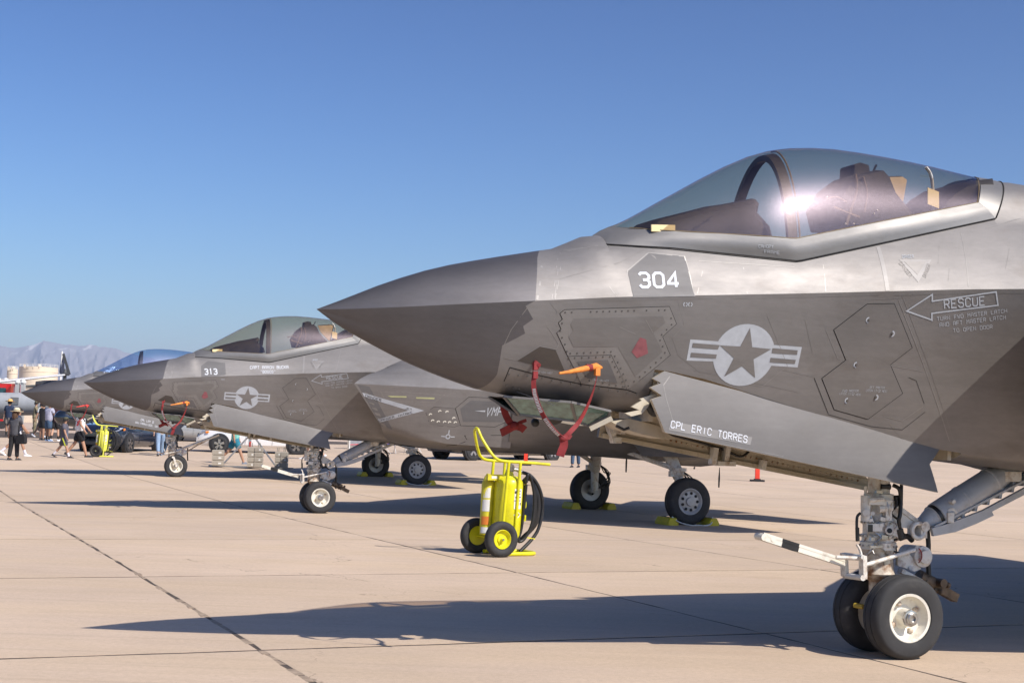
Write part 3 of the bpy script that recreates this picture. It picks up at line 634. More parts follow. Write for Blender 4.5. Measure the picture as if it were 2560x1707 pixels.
# ------------------------------------------------------------------ wheels
def wheel(name, c, r, w, rr, outb, parent, kind='nose', label=None):
    """axis along y, outb = +1 when the visible face looks to port"""
    e = empty(name); e.parent = parent
    if label: e['label'] = label
    ax = (0, outb, 0); h = w / 2
    t = MB(); pr = [(-h * .62, rr), (-h * .9, rr + .012), (-h, rr + (r - rr) * .45), (-h * .93, rr + (r - rr) * .78), (-h * .72, r * .965), (-h * .5, r * .992), (-h * .36, r), (-h * .33, r - .008), (-h * .29, r - .008), (-h * .26, r), (0, r * 1.002),
                    (h * .26, r), (h * .29, r - .008), (h * .33, r - .008), (h * .36, r), (h * .5, r * .992), (h * .72, r * .965), (h * .93, rr + (r - rr) * .78), (h * .95, rr + (r - rr) * .70), (h, rr + (r - rr) * .45), (h * .9, rr + .012), (h * .62, rr)]
    t.lathe(c, ax, pr, 48, (False, False))
    # flatten the foot of the tyre on the ground
    t.v = [(v[0], v[1], max(v[2], GND + .001)) for v in t.v]
    jb(t, 'tyre', M_RUB, e, 40)
    q = MB()
    if kind == 'nose':
        q.lathe(c, ax, [(-h * .5, rr * .5), (-h * .6, rr + .004), (h * .62, rr + .004), (h * .80, rr + .010), (h * .84, rr + .004), (h * .80, rr - .012), (h * .55, rr - .018), (h * .2, rr * .80), (-h * .05, rr * .52), (h * .05, .062), (h * .75, .056), (h * .78, .02)], 40, (False, True))
        jb(q, 'rim', M_WHITE, e, 35)
        q = MB(); q.lathe(c, ax, [(h * .70, .058), (h * .95, .058), (h * .97, .045), (h * 1.15, .042), (h * 1.2, .036), (h * 1.2, .022), (h * 1.05, .02), (h * 1.05, .001)], 8, (False, True)); jb(q, 'axle_nut', M_STEEL, e, 30)
        q = MB()
        for k in range(4):
            a = k * math.pi / 2 + .5; cc = Vector(c) + Vector((math.cos(a) * rr * .66, outb * h * .12, math.sin(a) * rr * .66)); q.lathe(cc, ax, [(-.02, .02), (.015, .018), (.02, .009)], 8)
        jb(q, 'rim_bolts', M_GEARW, e, 40, False)['kind'] = 'stuff'
    else:
        q.lathe(c, ax, [(-h * .5, rr * .5), (-h * .6, rr + .004), (h * .70, rr + .004), (h * .86, rr + .012), (h * .88, rr), (h * .80, rr - .02), (h * .66, rr - .035), (h * .62, rr * .80), (h * .70, rr * .52), (h * .72, rr * .36), (h * .95, rr * .32), (h * .98, .01)], 36, (False, True))
        jb(q, 'rim', mat('rim_grey', (.42, .42, .42), .45, .2, .08, 12), e, 35)
        q = MB()
        for k in range(9):
            a = k * 2 * math.pi / 9; cc = Vector(c) + Vector((math.cos(a) * rr * .66, 0, math.sin(a) * rr * .66)); q.lathe(cc, ax, [(h * .60, rr * .12), (h * .73, rr * .12)], 10)
        jb(q, 'rim_holes', M_BLACK, e, 30, False)['kind'] = 'stuff'
    return e
HUB = Vector((4.088, .175, GND + .281))
wheel('nose_wheel', HUB, .285, .19, .158, 1, JET, label='near nose wheel with white rim and axle nut')
wheel('nose_wheel', Vector((4.088, -.19, GND + .281)), .285, .19, .158, -1, JET, label='far nose wheel in shadow behind the strut')
for yy, ob in ((2.25, 1), (-2.15, -1)): wheel('main_wheel', Vector((10.27, yy, GND + .415)), .42, .27, .225, ob, JET, 'main')

# ------------------------------------------------------------------ nose gear leg
g0 = lambda px, py, y=0.0: pl(px, py, y)
LEG = MB()
def zat(py): return g0(2196, py).z
lx = g0(2196, 1300).x
LEG.lathe((lx, 0, 0), (0, 0, 1), [(zat(1150), .075), (zat(1232), .075), (zat(1234), .102), (zat(1268), .104), (zat(1270), .098), (zat(1302), .100), (zat(1304), .112), (zat(1310), .112), (zat(1312), .106), (zat(1334), .106), (zat(1336), .122), (zat(1342), .122), (zat(1344), .112), (zat(1352), .112), (zat(1354), .125), (zat(1372), .118)], 24)
leg = jb(LEG, 'nose_gear_strut', M_GEAR, None, 30)
d = MB(); d.lathe((lx, 0, 0), (0, 0, 1), [(zat(1372), .112), (zat(1395), .105), (zat(1420), .108), (zat(1432), .118), (zat(1440), .095), (zat(1452), .06), (zat(1520), .055), (zat(1560), .07)], 20); d.tube([HUB + Vector((0, -.12, 0)), Vector((4.088, -.14, HUB.z))], .04, 12)
d.bar((lx, 0, zat(1440)), (4.09, 0, HUB.z), .09, .07, (0, 1, 0)); jb(d, 'strut_piston', M_GEARW, leg, 30)
d = MB(); d.tube([g0(2164, 1302, .09), g0(2164, 1238, .09)], .033, 12); d.tube([g0(2164, 1238, .09), g0(2164, 1215, .09)], .010, 8); d.tube([g0(2190, 1240, .06), g0(2190, 1195, .06)], .025, 10); jb(d, 'steering_actuator', M_GEAR, leg, 40)
d = MB(); d.box(g0(2186, 1252, .11), (.12, .05, .05)); d.tube([g0(2172, 1250, .13), g0(2208, 1247, .13)], .018, 8); d.tube([g0(2166, 1282, .10), g0(2166, 1282, .135)], .026, 10); d.tube([g0(2182, 1283, .10), g0(2182, 1283, .13)], .015, 8)
d.tube([g0(2195, 1272, .10), g0(2228, 1268, .10)], .028, 10); d.box(g0(2214, 1258, .09), (.07, .06, .05)); d.box(g0(2217, 1285, .095), (.05, .05, .08)); d.box(g0(2185, 1318, .112), (.12, .02, .05)); d.tube([g0(2224, 1326, .05), g0(2224, 1326, .145)], .030, 12); d.box(g0(2232, 1325, .08), (.09, .06, .10)); jb(d, 'valve_block', M_GEAR, leg, 25)
d = MB(); d.box(g0(2176, 1320, .125), (.035, .006, .05)); d.tube([g0(2224, 1326, .145), g0(2224, 1326, .150)], .018, 10); jb(d, 'strut_plate', M_HOSE, leg, 0)
d = MB(); d.prism([g0(a, b, .05) for a, b in ((2226, 1265), (2245, 1268), (2292, 1304), (2286, 1322), (2230, 1316))], (0, -.10, 0)); d.bar(g0(2240, 1264, .05), g0(2292, 1302, .05), .03, .02, (0, 1, 0)); jb(d, 'brace_bracket', M_GEAR, leg, 0)
d = MB(); q = g0(2286, 1325, .04)
for k in range(2):
    yy = .085 if k == 0 else -.06; d.tube(arc((q.x, yy, q.z), .052, 0, 2 * math.pi, 18)[:-1], .016, 8, closed=True)
d.tube([Vector((q.x + .05, .10, q.z + .03)), Vector((q.x + .05, -.08, q.z + .03))], .035, 12); d.box((q.x + .045, .01, q.z), (.05, .16, .10)); jb(d, 'brace_lug', M_GEAR, leg, 35)
bl = Vector((q.x + .045, .0, q.z + .01)); bu = Vector((5.30, 0, -.74)); dv = (bu - bl).normalized(); Lb = (bu - bl).length
d = MB(); d.lathe(bl, dv, [(0, .03), (.03, .045), (.13, .075), (.15, .078), (.155, .086), (.19, .086), (.192, .094), (.42, .097), (.425, .101), (.44, .101), (.445, .097), (.70, .097), (.705, .101), (.72, .101), (.725, .095), (.95, .07), (Lb, .05)], 24)
brace = jb(d, 'drag_brace', M_GREYB, None, 30)
d = MB(); d.lathe(bl, dv, [(.158, .088), (.188, .088)], 24, (False, False)); jb(d, 'brace_seal', M_HOSE, brace, 30)
d = MB(); s0 = bl + dv * .26 + Vector((0, .085, -.02)); d.tube(arc(s0, .04, .3, 2.6, 8), .014, 8); d.box(s0 + Vector((-.02, 0, -.02)), (.05, .05, .07)); d.tube([s0 + Vector((.0, -.02, .09)), s0 + Vector((0, .03, .09))], .016, 8); d.box(bl + dv * .86 + Vector((0, .06, -.03)), (.14, .06, .07)); jb(d, 'brace_actuator', M_GEAR, brace, 30)
# brace door: ribbed grey panel below the brace, sky blue put into its colour
bd = Q(2300, 1080, .17857)
rim = [(170, 1345), (195, 1455), (500, 1395), (780, 1285), (1035, 1165), (1010, 1110), (1456, 880), (1900, 640), (1870, 560), (1456, 790), (900, 1090), (430, 1270)]
d = MB(); P_ = bd(.10, *rim); d.prism(P_, (0, -.03, 0)); pdn = jb(d, 'brace_door', M_GREYB, None, 0)
d = MB(); e1, e2 = bd(.09, (200, 1330), (1700, 560)); 
for k in range(3):
    o_ = Vector((0, -.09 * k - .03, -.0 + .012 * k)); d.bar(e1 + o_, e2 + o_, .015, .07, (0, 1, 0))
for k in range(9):
    c0 = e1.lerp(e2, .05 + k * .115); d.prism([c0 + Vector((-.012, -.02, -.045)), c0 + Vector((.012, -.02, -.045)), c0 + Vector((.03, -.02, .03)), c0 + Vector((.012, -.02, .035))], (0, -.19, 0))
d.prism([p + Vector((0, -.20, .03)) for p in P_[:1] + P_[-3:]], (0, -.02, 0)); jb(d, 'brace_door_rib', M_GREYB, pdn, 0)
# launch bar
d = MB(); tip, root = g0(1902, 1341, -.02), g0(2110, 1408, .0)
def lbar(a, b): return tip.lerp(root, a), tip.lerp(root, b)
for m_, segs in ((M_WHITE, [(0.0, .22), (.42, 1.0)]), (M_HOSE, [(.22, .42)])):
    for k, (a, b) in enumerate(segs):
        d = MB(); p, q = lbar(a, b); d.bar(p, q, .075, .045); d.bar(p + Vector((0, .03, .022)), q + Vector((0, .03, .022)), .02, .02)
        o = jb(d, 'launch_bar', m_, leg, 0)
d = MB(); d.tube([tip + Vector((0, -.05, 0)), tip + Vector((0, .05, 0))], .024, 12); d.tube([tip + Vector((.075, -.05, -.01)), tip + Vector((.075, .042, -.01))], .022, 12); jb(d, 'launch_bar_hook', M_WHITE, leg, 30)
d = MB()
for y in (.14, -.10): d.bar(g0(2157, 1388, y) if y > 0 else g0(2110, 1382, y), g0(2158, 1446, y) if y > 0 else g0(2112, 1440, y), .03, .055, (0, 1, 0)); 
d.tube([g0(2158, 1444, .17), g0(2112, 1438, -.12)], .02, 8); d.tube([g0(2158, 1392, .165), g0(2112, 1386, -.12)], .016, 8); d.tube([g0(2090, 1392, .07), g0(2156, 1396, .12)], .014, 8); jb(d, 'launch_bar_link', M_GEAR, leg, 30)
d = MB(); d.tube([g0(2162, 1412, .15), g0(2287, 1374, .13)], .014, 8); d.tube(bez([g0(2142, 1360, .11), g0(2150, 1375, .12), g0(2154, 1390, .13)], 4), .010, 6); d.bar(g0(2250, 1425, .05), g0(2300, 1452, .05), .05, .03); jb(d, 'link_rod', M_GEAR, leg, 40)
d = MB(); q = g0(2287, 1388, .0); d.lathe(q + Vector((0, -.1, 0)), (0, 1, 0), [(0, .07), (.17, .075), (.20, .072), (.205, .05), (.225, .045), (.23, .01)], 24); d.prism([g0(a, b, .05) for a, b in ((2240, 1385), (2262, 1376), (2296, 1420), (2280, 1427), (2238, 1412))], (0, .03, 0)); d.tube([g0(2253, 1408, .06), g0(2253, 1408, .11)], .024, 12); d.tube([g0(2278, 1420, .06), g0(2278, 1420, .10)], .016, 8); d.tube([g0(2294, 1368, .06), g0(2294, 1368, .12)], .016, 8); jb(d, 'steering_motor', M_GEAR, leg, 30)
d = MB(); d.tube(bez([g0(2232, 1212, .07), g0(2248, 1222, .1), g0(2252, 1250, .1), g0(2250, 1285, .12), g0(2247, 1300, .12), g0(2250, 1325, .1)], 6), .014, 8); d.tube([g0(2254, 1195, .05), g0(2253, 1250, .08)], .012, 8); d.tube(bez([g0(2151, 1282, .1), g0(2143, 1292, .1), g0(2142, 1320, .1), g0(2145, 1350, .1)], 6), .010, 8)
d.tube([g0(2143, 1318, .1), g0(2144, 1352, .1)], .014, 8); d.tube([g0(2200, 1216, .06), g0(2224, 1216, .06)], .022, 8); d.tube([g0(2232, 1245, .06), g0(2254, 1244, .08)], .02, 8); d.tube([g0(2238, 1258, .06), g0(2256, 1258, .08)], .02, 8); d.tube([g0(2247, 1322, .1), g0(2252, 1345, .1)], .03, 8); d.tube(bez([g0(2250, 1345, .06), g0(2268, 1340, .04), g0(2280, 1350, .02)], 4), .02, 8); jb(d, 'hydraulic_hose', M_HOSE, leg, 60)
d = MB(); d.tube(bez([g0(2318, 1322, .02), g0(2321, 1360, .02), g0(2320, 1400, .02), g0(2324, 1470, .02)], 5), .017, 8); jb(d, 'tie_strap', M_HOSE, leg, 60)
d = MB(); a, b = g0(2296, 1440, .0), g0(2388, 1494, .0); d.tube([a, a.lerp(b, .35), a.lerp(b, .36), a.lerp(b, .6)], [.05, .055, .04, .035], 10); d.bar(a.lerp(b, .55), b, .07, .06); d.tube([a.lerp(b, .45) + Vector((0, -.1, .03)), a.lerp(b, .45) + Vector((0, .1, .03))], .03, 10)
for k in range(7): c0 = a.lerp(b, .1 + .1 * k); d.ball(c0 + Vector((random.uniform(-.03, .03), random.uniform(.02, .06), random.uniform(-.04, .05))), .022, 6, 4)
jb(d, 'holdback_fitting', mat('gear_grimy', (.12, .085, .055), .55, .3, .5, 20), leg, 40)
d = MB(); d.tube([g0(2136, 1512, -.08), g0(2158, 1516, -.02)], .018, 8); jb(d, 'axle_grease_cap', mat('grease_yellow', (.42, .30, .04), .5), leg, 40)

d = MB()
for zz_, r_, n_ in ((zat(1306), .114, 18), (zat(1339), .124, 20), (zat(1363), .124, 16), (zat(1270), .105, 14)):
    for k in range(n_):
        a = 2 * math.pi * k / n_; d.lathe((lx + math.cos(a) * r_, math.sin(a) * r_, zz_), (math.cos(a), math.sin(a), 0), [(-.004, .008), (.008, .007)], 6, (False, True))
jb(d, 'collar_bolts', M_STEEL, leg, 30, False)['kind'] = 'stuff'
rg = random.Random(21)
for k in range(9):
    a = -.4 + .42 * k; z0_ = zat(1240 + 6 * (k % 3)); P = [Vector((lx + math.cos(a + rg.uniform(-.2, .2) * q) * (.118 + .012 * (q % 2)), math.sin(a + rg.uniform(-.1, .1) * q) * (.118 + .012 * (q % 2)), z0_ - .055 * q)) for q in range(8)]
    d = MB(); d.tube(bez(P, 3), rg.choice((.0045, .006, .008)), 6); jb(d, 'hydraulic_line', rg.choice((M_HOSE, M_STEEL, M_GEARW)), leg, 60)
for k, (px, py, y, sz) in enumerate(((2176, 1300, .115, (.03, .02, .02)), (2206, 1297, .115, (.04, .02, .025)), (2210, 1343, .12, (.05, .02, .03)), (2180, 1347, .12, (.03, .02, .02)), (2196, 1229, .08, (.05, .03, .02)), (2170, 1265, .105, (.02, .03, .04)), (2203, 1312, .12, (.03, .015, .02)), (2190, 1366, .125, (.10, .012, .018)), (2215, 1400, .10, (.05, .02, .05)), (2180, 1405, .11, (.04, .02, .04)))):
    d = MB(); d.box(g0(px, py, y), sz, 0, Matrix.Rotation(rg.uniform(-.3, .3), 3, 'Y')); jb(d, 'fitting', rg.choice((M_GEAR, M_GEARW, M_STEEL)), leg, 0)
d = MB(); d.tube(arc(g0(2287, 1388, .134), .058, -1.0, 1.0, 10), .004, 5); jb(d, 'motor_band', M_RED, leg, 60)
# ------------------------------------------------------------------ intakes, rear body, wings, tails
def cowl_rows(sg):
    st = [  # (A inner top, E upper edge, L lower corner, M inner bottom)
        ((4.98, .86, .40), (4.35, 1.325, .132), (4.913, 1.10, -.58), (5.25, .40, -.82)),
        ((5.10, .84, .50), (4.60, 1.345, .131), (5.05, 1.125, -.63), (5.35, .42, -.86)),
        ((5.45, .78, .66), (5.10, 1.45, .126), (5.45, 1.20, -.745), (5.7, .45, -.91)),
        ((6.0, .66, .86), (5.85, 1.55, .115), (6.05, 1.29, -.84), (6.15, .48, -.95)),
        ((7.2, .55, 1.05), (7.2, 1.63, .09), (7.2, 1.38, -.885), (7.2, .5, -.975))]
    rows = []
    for A_, E2, L2, M2 in st:
        A_, E2, L2, M2 = map(Vector, (A_, E2, L2, M2))
        top = [rq(A_, (A_ * .4 + E2 * .6) + Vector((0, -.02, .10)), E2, i / 8, 1.0) for i in range(9)]
        sid = [rq(E2, (E2 + L2) / 2 + Vector((0, .025, 0)), L2, i / 8, 1.0) for i in range(1, 9)]
        cor = (L2 * .75 + M2 * .25) + Vector((0, .02, (M2.z - L2.z) * .6)); bot = [rq(L2, cor, M2, i / 6, 1.0) for i in range(1, 7)]
        r = top + sid + bot; rows.append([p if sg > 0 else mirror(p) for p in r])
    return rows
cw_obj = {}
for sg in (1, -1):
    rw = cowl_rows(sg); d = MB(); d.rings(rw, False)
    o = jb(d, 'intake_cowl', M_SKIN, None, 40); o['label'] = 'engine intake cowl with raked lip'; cw_obj[sg] = o
    # inner duct wall, slightly inside, joined at the lip
    cen = [sum(r, Vector()) / len(r) for r in rw]; inn = [[p.lerp(c, .035 + .02 * i) for p in r] for i, (r, c) in enumerate(zip(rw, cen))]; inn[0] = [p.lerp(cen[0], .012) + Vector((.004, 0, 0)) for p in rw[0]]
    d = MB(); d.rings([rw[0], inn[0], inn[1], inn[2], inn[3]], False); jb(d, 'intake_duct', M_PANEL, o, 40)
    if sg > 0: COWL_BVH = BVHTree.FromPolygons([tuple(p) for r in rw for p in r], [(i * len(rw[0]) + j, i * len(rw[0]) + j + 1, (i + 1) * len(rw[0]) + j + 1, (i + 1) * len(rw[0]) + j) for i in range(len(rw) - 1) for j in range(len(rw[0]) - 1)])
    d = MB(); d.poly([p for p in inn[3]]); jb(d, 'duct_dark_sheet', M_BLACK, o, 0)  # black sheet closing the duct, stands in for its dark depth
rows = []
for x, ty, ez, ey, ly, lz, kz, tz in [(7.15, .56, .09, 1.63, 1.38, -.885, -.975, 1.17), (7.4, .60, .088, 2.0, 1.38, -.895, -.978, 1.155), (8.2, .7, .08, 2.0, 1.35, -.93, -.985, 1.10), (9.6, .8, .06, 2.0, 1.45, -.96, -1.01, 1.0), (10.6, .85, .04, 2.0, 1.4, -.95, -1.06, .93), (11.4, .85, .0, 1.9, 1.2, -.9, -1.0, .86), (12.4, .75, -.05, 1.6, 1.0, -.75, -.85, .75), (13.6, .62, -.1, .85, .75, -.55, -.70, .6)]:
    half = [Vector((x, 0, tz)), Vector((x, ty * .6, tz - .02)), Vector((x, ty, tz * .88)), Vector((x, (ty + ey) / 2, tz * .45)), Vector((x, ey * .95, ez + .08)), Vector((x, ey, ez)), Vector((x, (ey + ly) / 2 + .05, (ez + lz) / 2)), Vector((x, ly + .05, lz + .12)), Vector((x, ly * .85, lz - .02)), Vector((x, ly * .4, kz)), Vector((x, 0, kz))]
    rows.append(half + [mirror(p) for p in half[-2:0:-1]])
d = MB(); d.rings(rows, True, (False, True)); jb(d, 'engine_fuselage', M_SKIN, None, 40)
d = MB(); d.lathe((13.5, 0, 0), (1, 0, 0), [(0, .60), (.5, .58), (1.1, .48), (1.12, .44), (.6, .5)], 24, (False, True)); jb(d, 'engine_nozzle', M_DARKP, None, 40)
d = MB(); rs = []
for x, hw, dz in [(10.6, .02, 0), (10.9, .16, .10), (11.3, .22, .17), (11.7, .22, .18), (12.1, .16, .13), (12.45, .03, .02)]: rs.append([Vector((x, hw * math.cos(a), -.92 - dz * max(math.sin(a), -.2) - .05)) for a in [math.pi * k / 10 for k in range(11)]])
d.rings(rs, False); jb(d, 'hook_fairing', M_SKIN, None, 50)
def surf(name, root_le, root_te, tip_le, tip_te, th, nrm=(0, 0, 1)):
    for sg in (1, -1):
        f2 = (lambda p: Vector(p)) if sg > 0 else (lambda p: mirror(Vector(p))); n = Vector(nrm) if sg > 0 else mirror(Vector(nrm)); rs = []
        for le, te, t in ((root_le, root_te, th), (tip_le, tip_te, th * .45)):
            le, te = f2(le), f2(te); rs.append([le.lerp(te, s) + n * t * h for s, h in ((0, 0), (.12, .7), (.35, 1), (.7, .6), (1, .06))] + [le.lerp(te, s) - n * t * h for s, h in ((1, .06), (.7, .5), (.35, .8), (.12, .6))])
        d = MB(); d.rings(rs, True, (True, True)); jb(d, name, M_SKIN, None, 30)
surf('wing', (7.3, 1.95, .07), (12.1, 1.9, .02), (11.0, 6.2, .02), (12.3, 6.0, .0), .13)
surf('tailplane', (12.2, 1.0, .0), (14.6, 1.0, .0), (14.0, 3.7, -.02), (15.1, 3.6, -.02), .06)
surf('tail_fin', (10.6, 1.15, .75), (13.4, 1.15, .65), (13.0, 1.95, 2.35), (14.2, 1.95, 2.35), .07, (0, .9, -.4))
# main gear legs
for sg in (1, -1):
    d = MB(); c = Vector((10.27, sg * 2.02, GND + .415)); top = Vector((10.15, sg * 1.55, -.75)); k = c + Vector((0, -sg * .12, .42))
    d.tube([c + Vector((0, sg * .1, 0)), c + Vector((0, -sg * .10, 0)), c + Vector((0, -sg * .12, .05))], .06, 10); d.tube([c + Vector((0, -sg * .12, .0)), k], [.075, .085], 12); d.tube([k, top], [.11, .12], 14); d.tube([k + Vector((0, 0, .1)), k + Vector((0, 0, .16))], .135, 14)
    d.tube([k + Vector((0, 0, .12)), Vector((9.4, sg * 1.2, -.85))], .045, 8); d.box(k + Vector((-.12, 0, .05)), (.14, .1, .1)); ml = jb(d, 'main_gear_strut', M_GEAR, None, 35)
    d = MB(); rnd = random.Random(3 + sg)
    for q in range(5): d.tube(bez([k + Vector((.1, -sg * .05, .1)), k + Vector((.18 + rnd.uniform(0, .1), rnd.uniform(-.1, .1), -.05)), c + Vector((.25 + rnd.uniform(0, .15), -sg * .1, .15 + rnd.uniform(-.1, .2))), c + Vector((.1, -sg * .12, .05))], 5), .012, 5)
    jb(d, 'brake_hose', M_HOSE, ml, 60)
    d = MB(); d.prism([Vector((9.3, sg * 1.75, -.62)), Vector((11.0, sg * 1.75, -.62)), Vector((10.9, sg * 1.95, -.95)), Vector((9.5, sg * 1.95, -.95))], (0, sg * .03, 0)); jb(d, 'main_gear_door', M_SKIN, None, 0)
# ------------------------------------------------------------------ panels, markings and writing on the skin
Z3, Z4, Z5, Z6, Z7 = Z(780, 560, .3189), Z(1380, 340, .3189), Z(1860, 340, .3189), Z(1260, 720, .3189), Z(1860, 720, .3189)
DZ_ = lambda *pts: [spx(1260 + a * .3189, 720 + b * .3189, 0, DOOR_BVH) for a, b in pts]
def ringpoly(c, r0, r1, a0, a1, n=12):
    pts = [(c[0] + r1 * math.cos(a0 + (a1 - a0) * i / n), c[1] + r1 * math.sin(a0 + (a1 - a0) * i / n)) for i in range(n + 1)]
    return [[pts[i], pts[i + 1], (c[0] + r0 * math.cos(a0 + (a1 - a0) * (i + 1) / n), c[1] + r0 * math.sin(a0 + (a1 - a0) * (i + 1) / n)), (c[0] + r0 * math.cos(a0 + (a1 - a0) * i / n), c[1] + r0 * math.sin(a0 + (a1 - a0) * i / n))] for i in range(n)]
def quads(polys, name, m, parent=None, off=.0022, bvh=None):
    mb = MB()
    for q in polys: mb.poly([on_skin(p[0], p[1], off, bvh) for p in q])
    mb.v = [(v[0], -v[1], v[2]) for v in mb.v]; o = mb.build(name, m, parent or JET, 0, False)
    if sum(p.normal.y for p in o.data.polygons) > 0: o.data.flip_normals()
    return o
# forward access panel with fasteners
big = Z6((440, 200), (475, 172), (1295, 147), (1350, 280), (1240, 380), (1300, 525), (965, 795), (840, 522), (500, 532), (415, 352), (450, 322), (428, 272), (460, 245))
line(big, .007, 'panel_gap', closed=True); ap = decal([big], 'access_panel', M_PANEL2, off=0.0028, thick=.003)
inner = Z6((545, 240), (1245, 220), (1262, 272), (1170, 350), (1240, 500), (1025, 690), (890, 458), (545, 462), (505, 380), (540, 330), (520, 285))
decal([inner], 'panel_skin', M_PANEL, ap, off=0.0042)
sub = Z6((503, 536), (838, 526), (960, 790), (605, 748)); line(sub, .006, 'panel_gap', closed=True); ap2 = decal([sub], 'access_panel', M_PANEL2, off=0.0028, thick=.003)
decal([Z6((568, 575), (812, 562), (888, 745), (650, 705))], 'antenna_patch', M_PATCH, ap2, off=0.0044)
decal([Z6((1065, 385), (1112, 402), (1127, 510), (1042, 548), (997, 498))], 'sensor_patch', M_PINK, off=0.0058)
decal([Z6((105, 568), (280, 458), (405, 487), (475, 650), (290, 615))], 'vent_panel', M_DARKP, off=0.0022)
line(Z6((45, 622), (300, 690), (605, 752), (965, 797), (1180, 818)), .006, 'panel_gap'); line(Z6((0, 730), (22, 680), (45, 622)), .006, 'panel_gap')
line(Z6((0, 545), (105, 568), (280, 455), (410, 480), (430, 440), (375, 350), (340, 300)), .004, 'panel_seam', M_EDGE, off=0.0014)
line(Z6((905, 305), (1030, 360)), .005, 'panel_seam', M_EDGE, ap, off=0.0052); line(Z6((1110, 250), (1165, 350)), .004, 'panel_seam', M_EDGE, ap, off=0.0052)
rv = []
def along(pts, n, skip=()):
    P = [np.array(p) for p in pts]; seg = [np.linalg.norm(b - a) for a, b in zip(P[:-1], P[1:])]; tot = sum(seg)
    for i in range(n):
        if i in skip: continue
        d_ = tot * i / (n - 1); k = 0
        while k < len(seg) - 1 and d_ > seg[k]: d_ -= seg[k]; k += 1
        rv.append(tuple(P[k] + (P[k + 1] - P[k]) * min(d_ / seg[k], 1)))
along(Z6((480, 190), (1260, 172)), 17, (2, 3, 12, 14)); along(Z6((1310, 235), (1320, 278), (1215, 385), (1265, 515), (975, 765), (850, 497), (520, 510)), 26); along(Z6((455, 275), (438, 352), (475, 425), (500, 530), (575, 700)), 9)
along(Z6((555, 545), (830, 535)), 6); along(Z6((850, 575), (945, 770)), 6); along(Z6((590, 590), (650, 720), (930, 770)), 9); along(Z6((300, 705), (500, 745), (780, 790), (1040, 830)), 11); along(Z6((40, 675), (185, 688)), 3); along(Z6((20, 760), (120, 790)), 3)
mb = MB()
for (x, z) in rv:
    c = on_skin(x, z, .003); mb.lathe(c, (0, 1, 0), [(0, .0062), (.0015, .005)], 6, (False, True))
o = jb(mb, 'fasteners', mat('fastener_dark', (.075, .068, .06), .5, .5), ap, 40, False); o['kind'] = 'stuff'
text('CAUTION-HOT', *Z6((232, 660), (378, 672), (234, 645)), name='lettering', m=M_MARK, off=0.0042); text('CAUTION-HOT', *Z6((690, 722), (818, 733), (692, 708)), name='lettering', m=M_MARK, off=0.0056)
# paint and seam lines of the upper nose
line(Z3((1808, 208), (1800, 330), (1765, 595)), .012, 'radome_seam', M_EDGE, off=0.0012); line(Z3((1905, 215), (1880, 590)), .005, 'panel_seam', M_EDGE, off=0.0012); line(Z3((1945, 225), (1905, 590)), .005, 'panel_seam', M_EDGE, off=0.0012)
line(Z4((45, 960), (20, 1270)), .004, 'panel_seam', M_EDGE); line(Z4((90, 900), (350, 860), (700, 870)), .004, 'panel_seam', M_EDGE)
line(Z4((60, 1120), (540, 990), (720, 890)), .0025, 'panel_seam', M_PANEL); line(Z4((450, 1180), (510, 1262)), .004, 'panel_seam', M_EDGE)
# rear access panel
hx = Z7((965, 128), (1175, 125), (1315, 467), (1143, 600), (1240, 825), (970, 1025), (707, 950), (612, 708), (800, 565), (705, 328))
line(hx, .009, 'panel_gap', closed=True); hp = decal([hx], 'rescue_panel', M_PANEL, off=0.0030, thick=.0035)
line(Z7((640, 322), (735, 552), (760, 555)), .004, 'panel_seam', M_EDGE); line(Z7((550, 705), (660, 985)), .004, 'panel_seam', M_LINE, off=0.0014); line(Z7((955, 92), (1215, 80)), .004, 'panel_seam', M_EDGE); line(Z7((1210, 90), (1610, 1200)), .005, 'panel_seam', M_EDGE)
line(Z7((1143, 605), (1405, 655)), .004, 'panel_seam', M_EDGE); line(Z7((1290, 700), (1350, 725), (1412, 905)), .003, 'panel_seam'); line(Z7((660, 990), (1000, 1085), (1240, 1110), (1420, 970)), .003, 'panel_seam'); line(Z7((185, 220), (340, 610), (145, 770), (20, 750)), .003, 'panel_seam', M_EDGE); line(Z7((1100, 1005), (1240, 1040), (1400, 930)), .004, 'panel_seam', M_EDGE)
for (a, b), sd_ in zip([(975, 250), (1158, 357), (878, 600), (808, 880), (1030, 855)], (-1, 1, -1, -1, 1)):
    c = Z7((a, b))[0]; quads(ringpoly(c, .010, .020, math.pi / 2, math.pi / 2 + (math.pi if sd_ < 0 else -math.pi), 10), 'latch_mark', M_MARK, hp, .0052)
    mb = MB(); mb.lathe(on_skin(c[0], c[1], .006), (0, 1, 0), [(0, .009), (.004, .007)], 8, (False, True)); jb(mb, 'latch', M_DARKP, hp, 40)
text('FWD MASTER', *Z7((770, 812), (893, 812), (772, 795)), parent=hp, off=0.0052); text('LATCH (7/32 HEX)', *Z7((746, 832), (912, 842), (750, 815)), parent=hp, off=0.0052); text('AFT MASTER', *Z7((982, 783), (1098, 787), (985, 767)), parent=hp, off=0.0052); text('LATCH (7/32 HEX)', *Z7((953, 808), (1118, 815), (957, 790)), parent=hp, off=0.0052)
